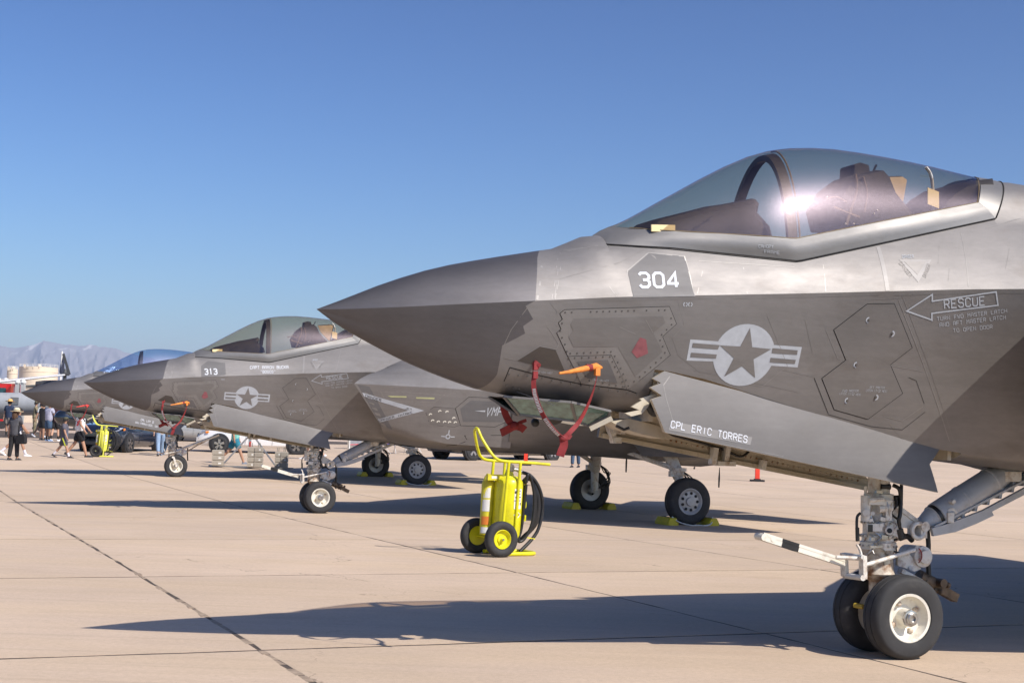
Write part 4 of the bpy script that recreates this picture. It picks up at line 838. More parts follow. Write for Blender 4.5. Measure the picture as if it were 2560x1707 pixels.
# rescue arrow
line(Z7((1275, 180), (1475, 50), (1475, 103), (1975, 30), (1990, 135), (1472, 198), (1472, 250)), .0095, 'rescue_arrow', M_MARK, closed=True, off=0.0022)
text('RESCUE', *Z7((1572, 160), (1885, 133), (1567, 94)), off=0.0022, wgt=1.0)
for s_, p in (('TURN FWD MASTER LATCH', ((1515, 256), (2060, 191), (1512, 228))), ('AND AFT MASTER LATCH', ((1535, 304), (2050, 242), (1532, 275))), ('TO OPEN DOOR', ((1642, 346), (1947, 316), (1638, 318)))): text(s_, *Z7(*p), off=0.0022, wgt=.8)
for a in (1045, 1083):
    c = Z4((a, 1320))[0]; quads(ringpoly(c, .009, .015, -1.2, 1.2, 8) + ringpoly(c, .009, .015, math.pi - 1.2, math.pi + 1.2, 8), 'static_port_mark', M_MARK)
# national insignia
L_, R_, T_, B_ = Z6((1640, 524), (2120, 524), (1890, 280), (1880, 768)); cx, cz = (L_[0] + R_[0]) / 2, (T_[1] + B_[1]) / 2; rx, rz_ = (R_[0] - L_[0]) / 2, (T_[1] - B_[1]) / 2
ins = decal([[(cx + rx * math.cos(a), cz + rz_ * math.sin(a)) for a in [2 * math.pi * k / 40 for k in range(40)]]], 'insignia', M_MARK, off=0.0015)
decal([Z6((1460, 402), (1695, 419), (1690, 448), (1645, 575), (1430, 568))], 'insignia_bar', M_MARK, ins, off=0.0010); decal([Z7((228, 445), (453, 462), (420, 622), (205, 608))], 'insignia_bar', M_MARK, ins, off=0.0010)
for p in (Z6((1480, 430), (1690, 446), (1676, 480), (1473, 465)), Z6((1466, 505), (1668, 520), (1660, 552), (1460, 540)), Z7((222, 470), (420, 487), (415, 522), (215, 510)), Z7((207, 545), (405, 562), (398, 593), (200, 582))): decal([p], 'insignia_stripe', M_PANEL, ins, off=0.0028)
decal([Z6((1927, 312), (1945, 462), (2093, 478), (1955, 557), (1967, 702), (1865, 612), (1725, 692), (1800, 548), (1690, 448), (1850, 457))], 'insignia_star', M_PANEL, ins, off=0.0030)
# upper side aft of the cockpit
decal([Z5((1035, 870), (1065, 868), (1142, 1212), (1110, 1214))], 'glare_stripe', M_FADE, off=0.0015)  # strip on the skin, its pale tone puts sun glare into the colour
tri = Z5((1215, 970), (1470, 970), (1365, 1148)); td = decal([tri], 'warning_triangle', M_FADE, off=0.0015); decal([Z5((1255, 985), (1425, 985), (1360, 1090))], 'triangle_centre', M_PANEL2, td, off=0.0028)
text('DANGER', *Z5((1425, 1110), (1462, 1015), (1400, 1095)), m=M_PANEL, parent=td, off=0.0028); text('DANGER', *Z5((1240, 960), (1330, 958), (1238, 935)), parent=td, off=0.0022); text('DANGER', *Z5((1215, 1000), (1300, 1110), (1235, 985)), parent=td, off=0.0028, m=M_PANEL)
line(Z5((1530, 860), (1520, 1000)), .0025, 'panel_seam', M_PANEL); line(Z5((1610, 1040), (1600, 1140)), .0025, 'panel_seam', M_PANEL); line(Z5((2080, 880), (2050, 1040)), .0025, 'panel_seam', M_PANEL)
for pts_ in (Z4((120, 905), (300, 870)), Z4((1150, 980), (1900, 1030)), Z4((1180, 1060), (1140, 1235)), Z4((1500, 1030), (1530, 1236)), Z5((620, 1010), (640, 1222)), Z5((1700, 760), (1760, 1180)), Z5((1900, 720), (2190, 640))): line(pts_, .0035, 'panel_seam', M_EDGE, off=.0012)
for pts_ in (Z3((1700, 640), (1560, 830), (1500, 960)), Z3((1600, 1310), (1900, 1420)), Z6((1365, 100), (1415, 290), (1320, 390), (1370, 530), (1190, 690)), Z6((360, 110), (420, 190), (385, 260), (420, 300)), Z6((1480, 640), (1900, 830)), Z7((480, 250), (540, 520)), Z7((300, 640), (560, 700)), Z7((1240, 60), (1640, 1190)), Z7((700, 1060), (1250, 1190))): line(pts_, .0035, 'panel_seam', M_PANEL2, off=.0012)
for k_ in range(3): line([(xx, fzc(xx) - .020 - .003 * k_) for xx in np.linspace(1.45 + 1.1 * k_, 2.45 + 1.1 * k_, 12)], .004, 'chine_line', M_PANEL2, off=.0012)  # thin pale lines just below the chine edge
line(DZ_((1262, 1128), (1700, 1222), (2190, 1318)), .004, 'door_hem', M_PANEL2, doorP, off=.0012, bvh=DOOR_BVH); line(DZ_((1300, 690), (1250, 760), (1270, 860), (1340, 1100)), .004, 'door_hem', M_PANEL2, doorP, off=.0012, bvh=DOOR_BVH)
mb = MB(); mb.tube([fl_pt(i / 80) + Vector((0, .004, -.003)) for i in range(2, 81)], .0045, 5); mb.tube([hoop[i][2] + Vector((.004, .003, 0)) for i in range(NV + 1)], .005, 5); jb(mb, 'canopy_gap', M_LINE, frame, 60, False)
# intake markings (measured on the second jet of the row)
K2 = lambda *pts: [spx(860 + a * .2168, 900 + b * .2168, 1, COWL_BVH) for a, b in pts]
cwl = cw_obj[1]; kw = dict(bvh=COWL_BVH)
decal([K2((155, 280), (292, 305), (560, 800), (425, 758))], 'lip_tape', M_PATCH, cwl, off=0.0015, **kw)
v1 = decal([K2((208, 372), (925, 580), (742, 580), (232, 420))], 'intake_warning', M_MARK, cwl, off=0.0030, **kw); decal([K2((925, 581), (412, 716), (388, 682), (740, 581))], 'intake_warning', M_MARK, cwl, off=0.0030, **kw)
for s_, p in (('DANGER', ((245, 425), (425, 476), (250, 396))), ('JET', ((706, 564), (784, 578), (704, 544))), ('DANGER INTAKE', ((408, 708), (792, 612), (402, 684)))): text(s_, *K2(*p), m=M_COCK, parent=cwl, off=0.0045, **kw)
hx2 = K2((945, 605), (1040, 540), (1278, 560), (1340, 745), (1275, 770), (990, 745)); line(hx2, .010, 'panel_gap', parent=cwl, closed=True, **kw); p2 = decal([hx2], 'access_panel', M_PANEL, cwl, off=0.0030, **kw)
for a, b in [(1105, 592), (1187, 599), (997, 630), (1266, 672), (1022, 700), (1088, 713), (1160, 716), (1217, 720), (1283, 722)]:
    c = K2((a, b))[0]; quads(ringpoly(c, .012, .030, .2, math.pi - .2 + .6, 8), 'latch_mark', M_WHITE, cwl, .008, COWL_BVH)
bp_ = K2((1285, 555), (1440, 425), (1830, 442), (1990, 560), (1990, 660), (1850, 720), (1740, 770), (1345, 755)); line(bp_, .008, 'panel_gap', parent=cwl, closed=True, **kw); decal([K2((1340, 560), (1460, 465), (1820, 480), (1900, 600), (1830, 715), (1370, 710))], 'access_panel', M_PATCH, cwl, off=0.0022, **kw)
text('VMFA', *K2((1632, 640), (1872, 640), (1662, 548)), parent=cwl, off=0.0042, wgt=1.0, m=M_MARK, **kw); decal([K2((1505, 584), (1632, 578), (1622, 598))], 'unit_streak', M_MARK, cwl, off=0.0042, **kw)
M_FORM = mat('formation_light', (.42, .42, .22), .5)
decal([K2((500, 410), (720, 414), (720, 432), (540, 428))], 'formation_light', M_FORM, cwl, off=0.0030, **kw); decal([K2((832, 426), (1045, 431), (1040, 450), (832, 443))], 'formation_light', M_FORM, cwl, off=0.0030, **kw)
line(K2((425, 365), (620, 365), (1160, 402), (1045, 485), (480, 470)), .006, 'panel_seam', M_EDGE, cwl, closed=True, **kw)
for p in (((1213, 805), (1207, 850)), ((1120, 875), (1165, 880)), ((1230, 883), (1275, 884))): line(K2(*p), .02, 'tie_down_mark', M_MARK, cwl, .004, **kw)
quads(ringpoly(K2((1198, 880))[0], .025, .045, 0, 6.28, 14), 'tie_down_mark', M_MARK, cwl, .004, COWL_BVH)
line(K2((1180, 985), (1300, 975), (1425, 930), (1390, 870), (1860, 865)), .010, 'panel_gap', parent=cwl, **kw)

# ------------------------------------------------------------------ the other two jets of the row, and what tells the three apart
JET2 = clone(JET); JET2.location = NOSE[1]; tag(JET2, 'second grey stealth fighter of the row, numbered 313 on its nose', 'fighter jet')
JET3 = clone(JET, None, ('ejection_seat', 'instrument_cowl', 'placard', 'canopy_placard', 'canopy_hose', 'lettering', 'nose_wheel', 'launch_bar', 'launch_bar_hook', 'launch_bar_link', 'canopy', 'drag_brace', 'brace_door', 'brace_lug', 'brace_bracket', 'holdback_fitting')); JET3.location = NOSE[2]; tag(JET3, 'farthest stealth fighter of the row, foil sunshades inside its canopy tinted for the reflected blue sky', 'fighter jet')
# jet 1
pt = Z4((590, 1058), (755, 917), (1038, 945), (1118, 1250), (635, 1262)); np_ = decal([pt], 'number_patch', M_PATCH, JET, off=0.0015); line(pt, .008, 'patch_edge', M_EDGE, np_, .0022, True)
text('304', *Z4((690, 1188), (990, 1186), (678, 1078)), name='number', parent=np_, off=0.0042, wgt=1.15, m=mat('number_white', (.60, .62, .66), .55))
DZ = lambda *pts: [spx(1260 + a * .3189, 720 + b * .3189, 0, DOOR_BVH) for a, b in pts]
decal([DZ((1290, 1112), (1305, 1040), (1945, 1168), (1930, 1230))], 'name_patch', M_PANEL2, JET, off=0.0015, bvh=DOOR_BVH)
text('CPL ERIC TORRES', *DZ((1304, 1092), (1900, 1212), (1312, 1040)), name='name_lettering', parent=JET, off=0.0042, wgt=.95, bvh=DOOR_BVH, m=MATS['number_white'])
FZ = lambda *pts: [spx(1380 + a * .3189, 340 + b * .3189, 0, FRAME_BVH) for a, b in pts]
text('CANOPY', *FZ((1620, 876), (1735, 878), (1618, 854)), name='frame_lettering', parent=JET, off=0.0042, bvh=FRAME_BVH); text('FRAME', *FZ((1665, 916), (1783, 927), (1663, 893)), name='frame_lettering', parent=JET, off=0.0042, bvh=FRAME_BVH)
# jet 2
S2 = lambda *pts: [spx(400 + a * .2551, 760 + b * .2551, 1) for a, b in pts]
pt = S2((403, 605), (470, 557), (638, 577), (646, 707), (405, 712)); np2 = decal([pt], 'number_patch', M_PATCH, JET2, off=0.0015)
text('313', *S2((441, 690), (560, 688), (436, 638)), name='number', parent=np2, off=0.0042, wgt=1.25, m=MATS['number_white'])
text('CAPT AARON BUCKA', *S2((884, 636), (1256, 632), (884, 608)), name='name_lettering', parent=JET2, off=0.0030, wgt=1.0, m=MATS['number_white']); text('"BOGOS"', *S2((985, 677), (1132, 676), (985, 652)), name='name_lettering', parent=JET2, off=0.0030, wgt=1.0, m=MATS['number_white'])
# jet 3: single nose wheel, lighter canopy with foil sun shades, its own name
M_CAN3 = glass('canopy_glass_sky_tint', (.66, .80, .96), base=.10)  # blue in the tint stands for the sky reflected by the glass
for ch in JET3.children:
    pass
g = MB(); g.rings([[can_pt(u, i / NV) for i in range(NV)] + [mirror(can_pt(u, i / NV)) for i in range(NV, -1, -1)] for u in us], closed=False); jb(g, 'canopy', M_CAN3, JET3, 60)
M_FOIL = mat('foil', (.88, .90, .95), .22, .85, .05, 12, bump=1.0)
def foil(a, b, h, n, yy):
    mb = MB(); rnd = random.Random(5); rows = []
    for i in range(n + 1):
        t = i / n; c = a.lerp(b, t); rows.append([c + Vector((rnd.uniform(-.02, .02), rnd.uniform(-.04, .04) + yy * (k / 4 - .5), h * k / 4 * (.8 + .4 * rnd.random()))) for k in range(5)])
    mb.rings(rows, False); jb(mb, 'foil_sunshade', M_FOIL, JET3, 0)
foil(Vector((2.05, .12, .60)), Vector((2.85, .18, .62)), .16, 14, -.25); foil(Vector((3.95, .12, .85)), Vector((4.62, .05, .98)), .24, 10, -.15)
wheel('nose_wheel', Vector((4.10, .05, GND + .305)), .31, .21, .17, 1, JET3, label='single nose wheel with white spoked rim')
mb = MB(); mb.tube([(4.05, .05, -1.45), (5.2, .25, -.95)], .035, 8); jb(mb, 'drag_strut', M_GEAR, JET3, 50)
mb = MB(); mb.tube([(4.12, .05, -1.62), (4.65, .12, -1.25), (5.1, .2, -1.0)], .018, 8); jb(mb, 'retract_link', M_GEARW, JET3, 50)
mb = MB()
for yy in (.17, -.08): mb.bar((4.02, yy, -1.60), (4.10, yy, GND + .31), .05, .03, (0, 1, 0))
mb.tube([(4.10, .20, GND + .305), (4.10, -.1, GND + .305)], .03, 10); mb.bar((4.0, -.1, -1.6), (4.0, .19, -1.6), .06, .05); jb(mb, 'wheel_fork', M_GEAR, JET3, 20)
S3 = lambda *pts: [spx(a * .2168, 840 + b * .2168, 2, DOOR_BVH) for a, b in pts]
text('CPL LAY D', *S3((1622, 976), (1768, 1004), (1626, 954)), name='name_lettering', parent=JET3, off=0.0042, wgt=.95, bvh=DOOR_BVH, m=MATS['number_white']); text('SAN FRANCISCO, CA', *S3((1560, 1004), (1812, 1055), (1563, 984)), name='name_lettering', parent=JET3, off=0.0042, wgt=.95, bvh=DOOR_BVH, m=MATS['number_white'])
# ------------------------------------------------------------------ the apron: slabs on a base sheet
SY = R(24.18); E1 = Vector((math.cos(SY), math.sin(SY), 0)); E2 = Vector((-math.sin(SY), math.cos(SY), 0))
def concrete(name, col, far=False):
    m, nt, N, L, b = nodes_of(name); tc = N.new('ShaderNodeTexCoord'); ge = N.new('ShaderNodeNewGeometry')
    def noise(sc, rot=0.0, st=(1, 1, 1), det=6, ro=.6):
        mp = N.new('ShaderNodeMapping'); mp.inputs['Rotation'].default_value = (0, 0, rot); mp.inputs['Scale'].default_value = st; L.new(ge.outputs['Position'], mp.inputs[0])
        n = N.new('ShaderNodeTexNoise'); n.inputs['Scale'].default_value = sc; n.inputs['Detail'].default_value = det; n.inputs['Roughness'].default_value = ro; L.new(mp.outputs[0], n.inputs['Vector']); return n.outputs[0]
    def rng(s, a, c, lo, hi):
        r = N.new('ShaderNodeMapRange'); r.inputs[1].default_value = a; r.inputs[2].default_value = c; r.inputs[3].default_value = lo; r.inputs[4].default_value = hi; L.new(s, r.inputs[0]); return r.outputs[0]
    def mul(a, c):
        q = N.new('ShaderNodeMath'); q.operation = 'MULTIPLY'; L.new(a, q.inputs[0]); L.new(c, q.inputs[1]); return q.outputs[0]
    f = mul(mul(rng(noise(.35), .3, .7, .93, 1.06), rng(noise(2.2, -SY, (.25, 2.2, 1)), .3, .7, .955, 1.04)), mul(rng(noise(28, 0, (1, 1, 1), 4), .3, .7, .93, 1.07), rng(noise(140, 0, (1, 1, 1), 2), .25, .75, .86, 1.12)))
    oi = N.new('ShaderNodeObjectInfo'); f = mul(f, rng(oi.outputs['Random'], 0, 1, .93, 1.035))
    mx = N.new('ShaderNodeMix'); mx.data_type = 'RGBA'; mx.blend_type = 'MULTIPLY'; mx.inputs[0].default_value = 1; mx.inputs[6].default_value = (*col, 1); L.new(f, mx.inputs[7])
    f2_ = mul(f, mul(rng(noise(1.3, -SY, (.10, 4.5, 1), 5, .65), .58, .74, 1.0, .86), rng(noise(.22, .4, (1, 1, 1), 5), .3, .7, .95, 1.04)))
    L.new(f2_, mx.inputs[7])
    st = rng(noise(.9, -SY, (.6, 1.6, 1), 7, .7), .56, .80, 0, .42); m2 = N.new('ShaderNodeMix'); m2.data_type = 'RGBA'; L.new(st, m2.inputs[0]); L.new(mx.outputs[2], m2.inputs[6]); m2.inputs[7].default_value = (.40, .29, .21, 1)
    hu = rng(noise(.6, -SY, (.5, 1.5, 1), 5), .4, .62, 0, .55); mh_ = N.new('ShaderNodeMix'); mh_.data_type = 'RGBA'; mh_.blend_type = 'MULTIPLY'; L.new(hu, mh_.inputs[0]); L.new(m2.outputs[2], mh_.inputs[6]); mh_.inputs[7].default_value = (1.0, .985, .90, 1); m2 = mh_
    vo = N.new('ShaderNodeTexVoronoi'); vo.feature = 'DISTANCE_TO_EDGE'; vo.inputs['Scale'].default_value = .22; ds = N.new('ShaderNodeVectorMath'); ds.operation = 'MULTIPLY_ADD'; nv = N.new('ShaderNodeTexNoise'); nv.inputs['Scale'].default_value = 1.4; nv.inputs['Detail'].default_value = 6
    L.new(ge.outputs['Position'], nv.inputs['Vector']); L.new(nv.outputs['Color'], ds.inputs[0]); ds.inputs[1].default_value = (1.6, 1.6, 0); L.new(ge.outputs['Position'], ds.inputs[2]); L.new(ds.outputs[0], vo.inputs['Vector'])
    ck = mul(rng(vo.outputs['Distance'], .0, .0022, .75, 0), rng(noise(.5, .3, (1, 1, 1), 3), .5, .6, 0, 1)); mk = N.new('ShaderNodeMix'); mk.data_type = 'RGBA'; L.new(ck, mk.inputs[0]); L.new(m2.outputs[2], mk.inputs[6]); mk.inputs[7].default_value = (.16, .12, .09, 1)
    sp = rng(noise(55, 0, (1, 1, 1), 2, .5), .70, .76, 0, .5); m3 = N.new('ShaderNodeMix'); m3.data_type = 'RGBA'; L.new(sp, m3.inputs[0]); L.new(mk.outputs[2], m3.inputs[6]); m3.inputs[7].default_value = (.22, .17, .13, 1)
    L.new(m3.outputs[2], b.inputs['Base Color']); b.inputs['Roughness'].default_value = .88; b.inputs['Specular IOR Level'].default_value = .25
    bp = N.new('ShaderNodeBump'); bp.inputs['Strength'].default_value = .35; bp.inputs['Distance'].default_value = .004; L.new(noise(90, 0, (1, 1, 1), 4), bp.inputs['Height']); L.new(bp.outputs[0], b.inputs['Normal'])
    MATS[name] = m; return m
M_CONC = concrete('concrete', (.565, .440, .330)); M_JOINT = mat('joint_filler', (.085, .064, .05), .95, 0, .35, 14, bump=.5)
mb = MB(); ys_ = [-30, 0, 15, 20, 25, 32, 38, 44, 60, 80, 105, 130, 200, 400, 900, 2500, 8000]; 
mb.rings([[Vector((x * (1 + max(y, 0) / 60), y, gz(0, y) - .03)) for x in (-60, -30, -10, 0, 10, 30, 60)] for y in ys_], False)
apron = mb.build('apron', [concrete('concrete_far', (.55, .425, .335))], None, 0); tag(apron, None, None, None, 'structure')
if apron.data.polygons[0].normal.z < 0: apron.data.flip_normals()
A0, DA, B0, DB = 2.30, 3.86, 8.9, 4.5
rs = random.Random(11); nslab = 0
bed = MB(); bed.rings([[Vector((x, y, gz(0, y) - .0016)) for x in (-75, 0, 75)] for y in (-10, 8, 15, 20, 25, 32, 38, 44, 60, 80)], False)
bd_ = bed.build('joint_bed', M_JOINT, apron, 0)
if bd_.data.polygons[0].normal.z < 0: bd_.data.flip_normals()
def edge(p, q, n, jit):
    return [p.lerp(q, i / n) + Vector((rs.uniform(-jit, jit), rs.uniform(-jit, jit), 0)) for i in range(n)]
slabs = []
for i in range(-14, 22):
    for j in range(-2, 14):
        a0, a1 = A0 + DA * i, A0 + DA * (i + 1); b0, b1 = B0 + DB * j, B0 + DB * (j + 1); c = E1 * (a0 + a1) / 2 + E2 * (b0 + b1) / 2
        ga0, ga1 = (.019 if i == 0 else .013), (.019 if i == -1 else .013); gb = .024
        cs = [E1 * (a0 + ga0) + E2 * (b0 + gb), E1 * (a1 - ga1) + E2 * (b0 + gb), E1 * (a1 - ga1) + E2 * (b1 - gb), E1 * (a0 + ga0) + E2 * (b1 - gb)]
        vis = False
        for p in cs:
            if p.y > 2.0:
                u = proj((p.x, p.y, gz(p.x, p.y)))
                if -250 < u[0] < 2810 and u[1] < 2100: vis = True
        if not vis: continue
        near = c.y < 26; n = 16 if near else 3; jt = .009 if near else .004
        loop = edge(cs[0], cs[1], n, jt) + edge(cs[1], cs[2], n, jt) + edge(cs[2], cs[3], n, jt) + edge(cs[3], cs[0], n, jt)
        lv = rs.uniform(.0002, .0012)
        slabs.append((c.y, loop, lv))
slabs.sort(key=lambda t: t[0]); far = MB()
for k, (cy, loop, lv) in enumerate(slabs):
    s_ = MB() if k < 290 else far
    cen = sum(loop, Vector()) / len(loop)
    top = [Vector((p.x, p.y, gz(p.x, p.y) + lv)) for p in loop]; top_in = [Vector((p.x, p.y, gz(p.x, p.y) + lv)) + (Vector((cen.x - p.x, cen.y - p.y, 0)).normalized() * .004) for p in loop]; dn = [Vector((p.x, p.y, gz(p.x, p.y) - .028)) for p in loop]
    for t_ in top: t_.z -= .0008
    b_ = len(s_.v); n = len(loop); s_.v += [tuple(p) for p in dn + top + top_in]
    for q in range(n):
        r_ = (q + 1) % n; s_.face((b_ + q, b_ + r_, b_ + n + r_, b_ + n + q)); s_.face((b_ + n + q, b_ + n + r_, b_ + 2 * n + r_, b_ + 2 * n + q))
    s_.face([b_ + 2 * n + q for q in range(n)])
    if k < 290: s_.build('slab', M_CONC, apron, 0, True, False)
if far.v: far.build('far_slabs', M_CONC, apron, 0, True, False)['kind'] = 'stuff'
# crumbled filler standing in the wide joint
mb = MB(); e = 3.0
while e < 45:
    w = rs.uniform(.018, .034); c = E1 * (A0 + rs.uniform(-.006, .006)) + E2 * e; L2_ = rs.uniform(.12, .3)
    p = [c - E1 * w, c + E1 * w * rs.uniform(.6, 1), c + E2 * L2_ + E1 * w * rs.uniform(.5, 1), c + E2 * L2_ - E1 * w * rs.uniform(.5, 1)]
    h = rs.uniform(-.004, .003); mb.hexa([Vector((q.x, q.y, gz(q.x, q.y) - .021)) for q in p] + [Vector((q.x, q.y, gz(q.x, q.y) + h)) for q in p]); e += L2_ + rs.uniform(.0, .05)
mb.build('joint_crumbs', mat('joint_sand', (.33, .25, .18), .95, 0, .3, 20, bump=.5), apron, 0, True, False)['kind'] = 'stuff'

# ------------------------------------------------------------------ mountains and the air in front of them
MD = 9000.0
ridge = [(-900, 905), (-500, 890), (-250, 872), (-100, 862), (0, 866), (30, 868), (60, 866), (85, 858), (100, 852), (125, 855), (150, 860), (180, 864), (205, 865), (220, 861), (240, 866), (262, 869), (285, 871), (300, 878), (320, 884), (350, 890), (400, 903), (500, 930), (700, 962), (1100, 1000), (2000, 1060), (3000, 1100)]
from mathutils import noise as mnoise
rows = []; nx, ny = 420, 46
def ridge_at(px):
    return float(np.interp(px, [r[0] for r in ridge], [r[1] for r in ridge]))
for iy in range(ny + 1):
    t = iy / ny; row = []
    for ix in range(nx + 1):
        px = -900 + 2200 * ix / nx; top = at(px, ridge_at(px), MD); D = MD * (.72 + .28 * t); b = at(px, 1000, D); b.z = 0
        n = mnoise.ridged_multi_fractal(Vector((px * .021, t * 2.2, 3.1)), .9, 2.1, 6, 1.0, 2.0) - 1.1; n2 = mnoise.noise(Vector((px * .11, t * 7, 1.7)))
        h = top.z * (t ** 1.25); row.append(Vector((b.x, D, h + (n * .16 + n2 * .035) * top.z * math.sin(math.pi * min(t * 1.02, 1)) + (n2 * .012 + n * .01) * top.z * t)))
    rows.append(row)
mb = MB(); mb.rings(rows, False)
m, nt, N, L, b = nodes_of('mountain_rock'); ge = N.new('ShaderNodeNewGeometry'); sep = N.new('ShaderNodeSeparateXYZ'); L.new(ge.outputs['Position'], sep.inputs[0])
mp = N.new('ShaderNodeMapping'); mp.inputs['Scale'].default_value = (1, .25, .28); L.new(ge.outputs['Position'], mp.inputs[0])
nz = N.new('ShaderNodeTexNoise'); nz.inputs['Scale'].default_value = .011; nz.inputs['Detail'].default_value = 8; nz.inputs['Roughness'].default_value = .62; L.new(mp.outputs[0], nz.inputs['Vector'])
hr = N.new('ShaderNodeMapRange'); hr.inputs[1].default_value = 260; hr.inputs[2].default_value = 560; hr.inputs[3].default_value = -.22; hr.inputs[4].default_value = .10; L.new(sep.outputs[2], hr.inputs[0])
ad = N.new('ShaderNodeMath'); ad.operation = 'ADD'; L.new(nz.outputs[0], ad.inputs[0]); L.new(hr.outputs[0], ad.inputs[1])
th = N.new('ShaderNodeMapRange'); th.inputs[1].default_value = .56; th.inputs[2].default_value = .64; L.new(ad.outputs[0], th.inputs[0])
mx = N.new('ShaderNodeMix'); mx.data_type = 'RGBA'; mx.inputs[6].default_value = (.27, .255, .255, 1); mx.inputs[7].default_value = (.72, .69, .66, 1); L.new(th.outputs[0], mx.inputs[0]); L.new(mx.outputs[2], b.inputs['Base Color']); b.inputs['Roughness'].default_value = .9
MATS['mountain_rock'] = m
mt = mb.build('mountains', m, None, 60); tag(mt, None, None, None, 'structure')
hz = MB(); hz.hexa([(-16000, -400, -1.5), (16000, -400, -1.5), (16000, 11000, -1.5), (-16000, 11000, -1.5), (-16000, -400, 600), (16000, -400, 600), (16000, 11000, 600), (-16000, 11000, 600)])
hm = bpy.data.materials.new('haze_air'); hm.use_nodes = True; N = hm.node_tree.nodes; N.remove(N['Principled BSDF']); pv = N.new('ShaderNodeVolumePrincipled')
pv.inputs['Color'].default_value = (.66, .77, 1.0, 1); pv.inputs['Density'].default_value = 1.25e-4; pv.inputs['Anisotropy'].default_value = 0.0
hm.node_tree.links.new(pv.outputs[0], N['Material Output'].inputs['Volume'])
haze = hz.build('haze', hm, None, 0); tag(haze, None, None, None, 'stuff')
# ------------------------------------------------------------------ wheeled fire extinguishers
M_YEL = mat('extinguisher_yellow', (.70, .66, .012), .36, 0, .10, 5, coat=.15, stain=(.34, .28, .05), stain_amt=.5, stain_scale=7); M_YELD = mat('extinguisher_yellow_worn', (.62, .55, .03), .5, 0, .15, 9)
M_YEL2 = mat('extinguisher_pale_yellow', (.72, .72, .10), .4, 0, .05, 6)
M_LABEL = mat('label_white', (.72, .72, .70), .5, 0, .05); M_INK = mat('ink_dark', (.03, .03, .035), .6); M_ORL = mat('label_orange', (.75, .22, .03), .6)
def flat_text(mb, s, o, u, v, n, wgt=.85, adv=5.9):   # lettering on a flat surface
    o, u, v, n = Vector(o), Vector(u), Vector(v), Vector(n)
    for k, qs in text2d(s, (0, 0), (1, 0), (0, 1), wgt, adv):
        for q in qs: mb.poly([o + u * p[0] + v * p[1] + n * (.0006 * (k + 1)) for p in q])
_c = pl(2287, 1388, .1335); _mb = MB()
for _i, _ch in enumerate('CAUTION'):
    _a = -.75 + .25 * _i; _p = _c + Vector((math.cos(_a), 0, math.sin(_a))) * .050; _t = Vector((-math.sin(_a), 0, math.cos(_a))); _n = Vector((-math.cos(_a), 0, -math.sin(_a)))
    flat_text(_mb, _ch, _p - _t * .004, _t * .008, _n * .011, Vector((0, 1, 0)), 1.1)
jb(_mb, 'caution_lettering', M_RED, leg, 0, False)
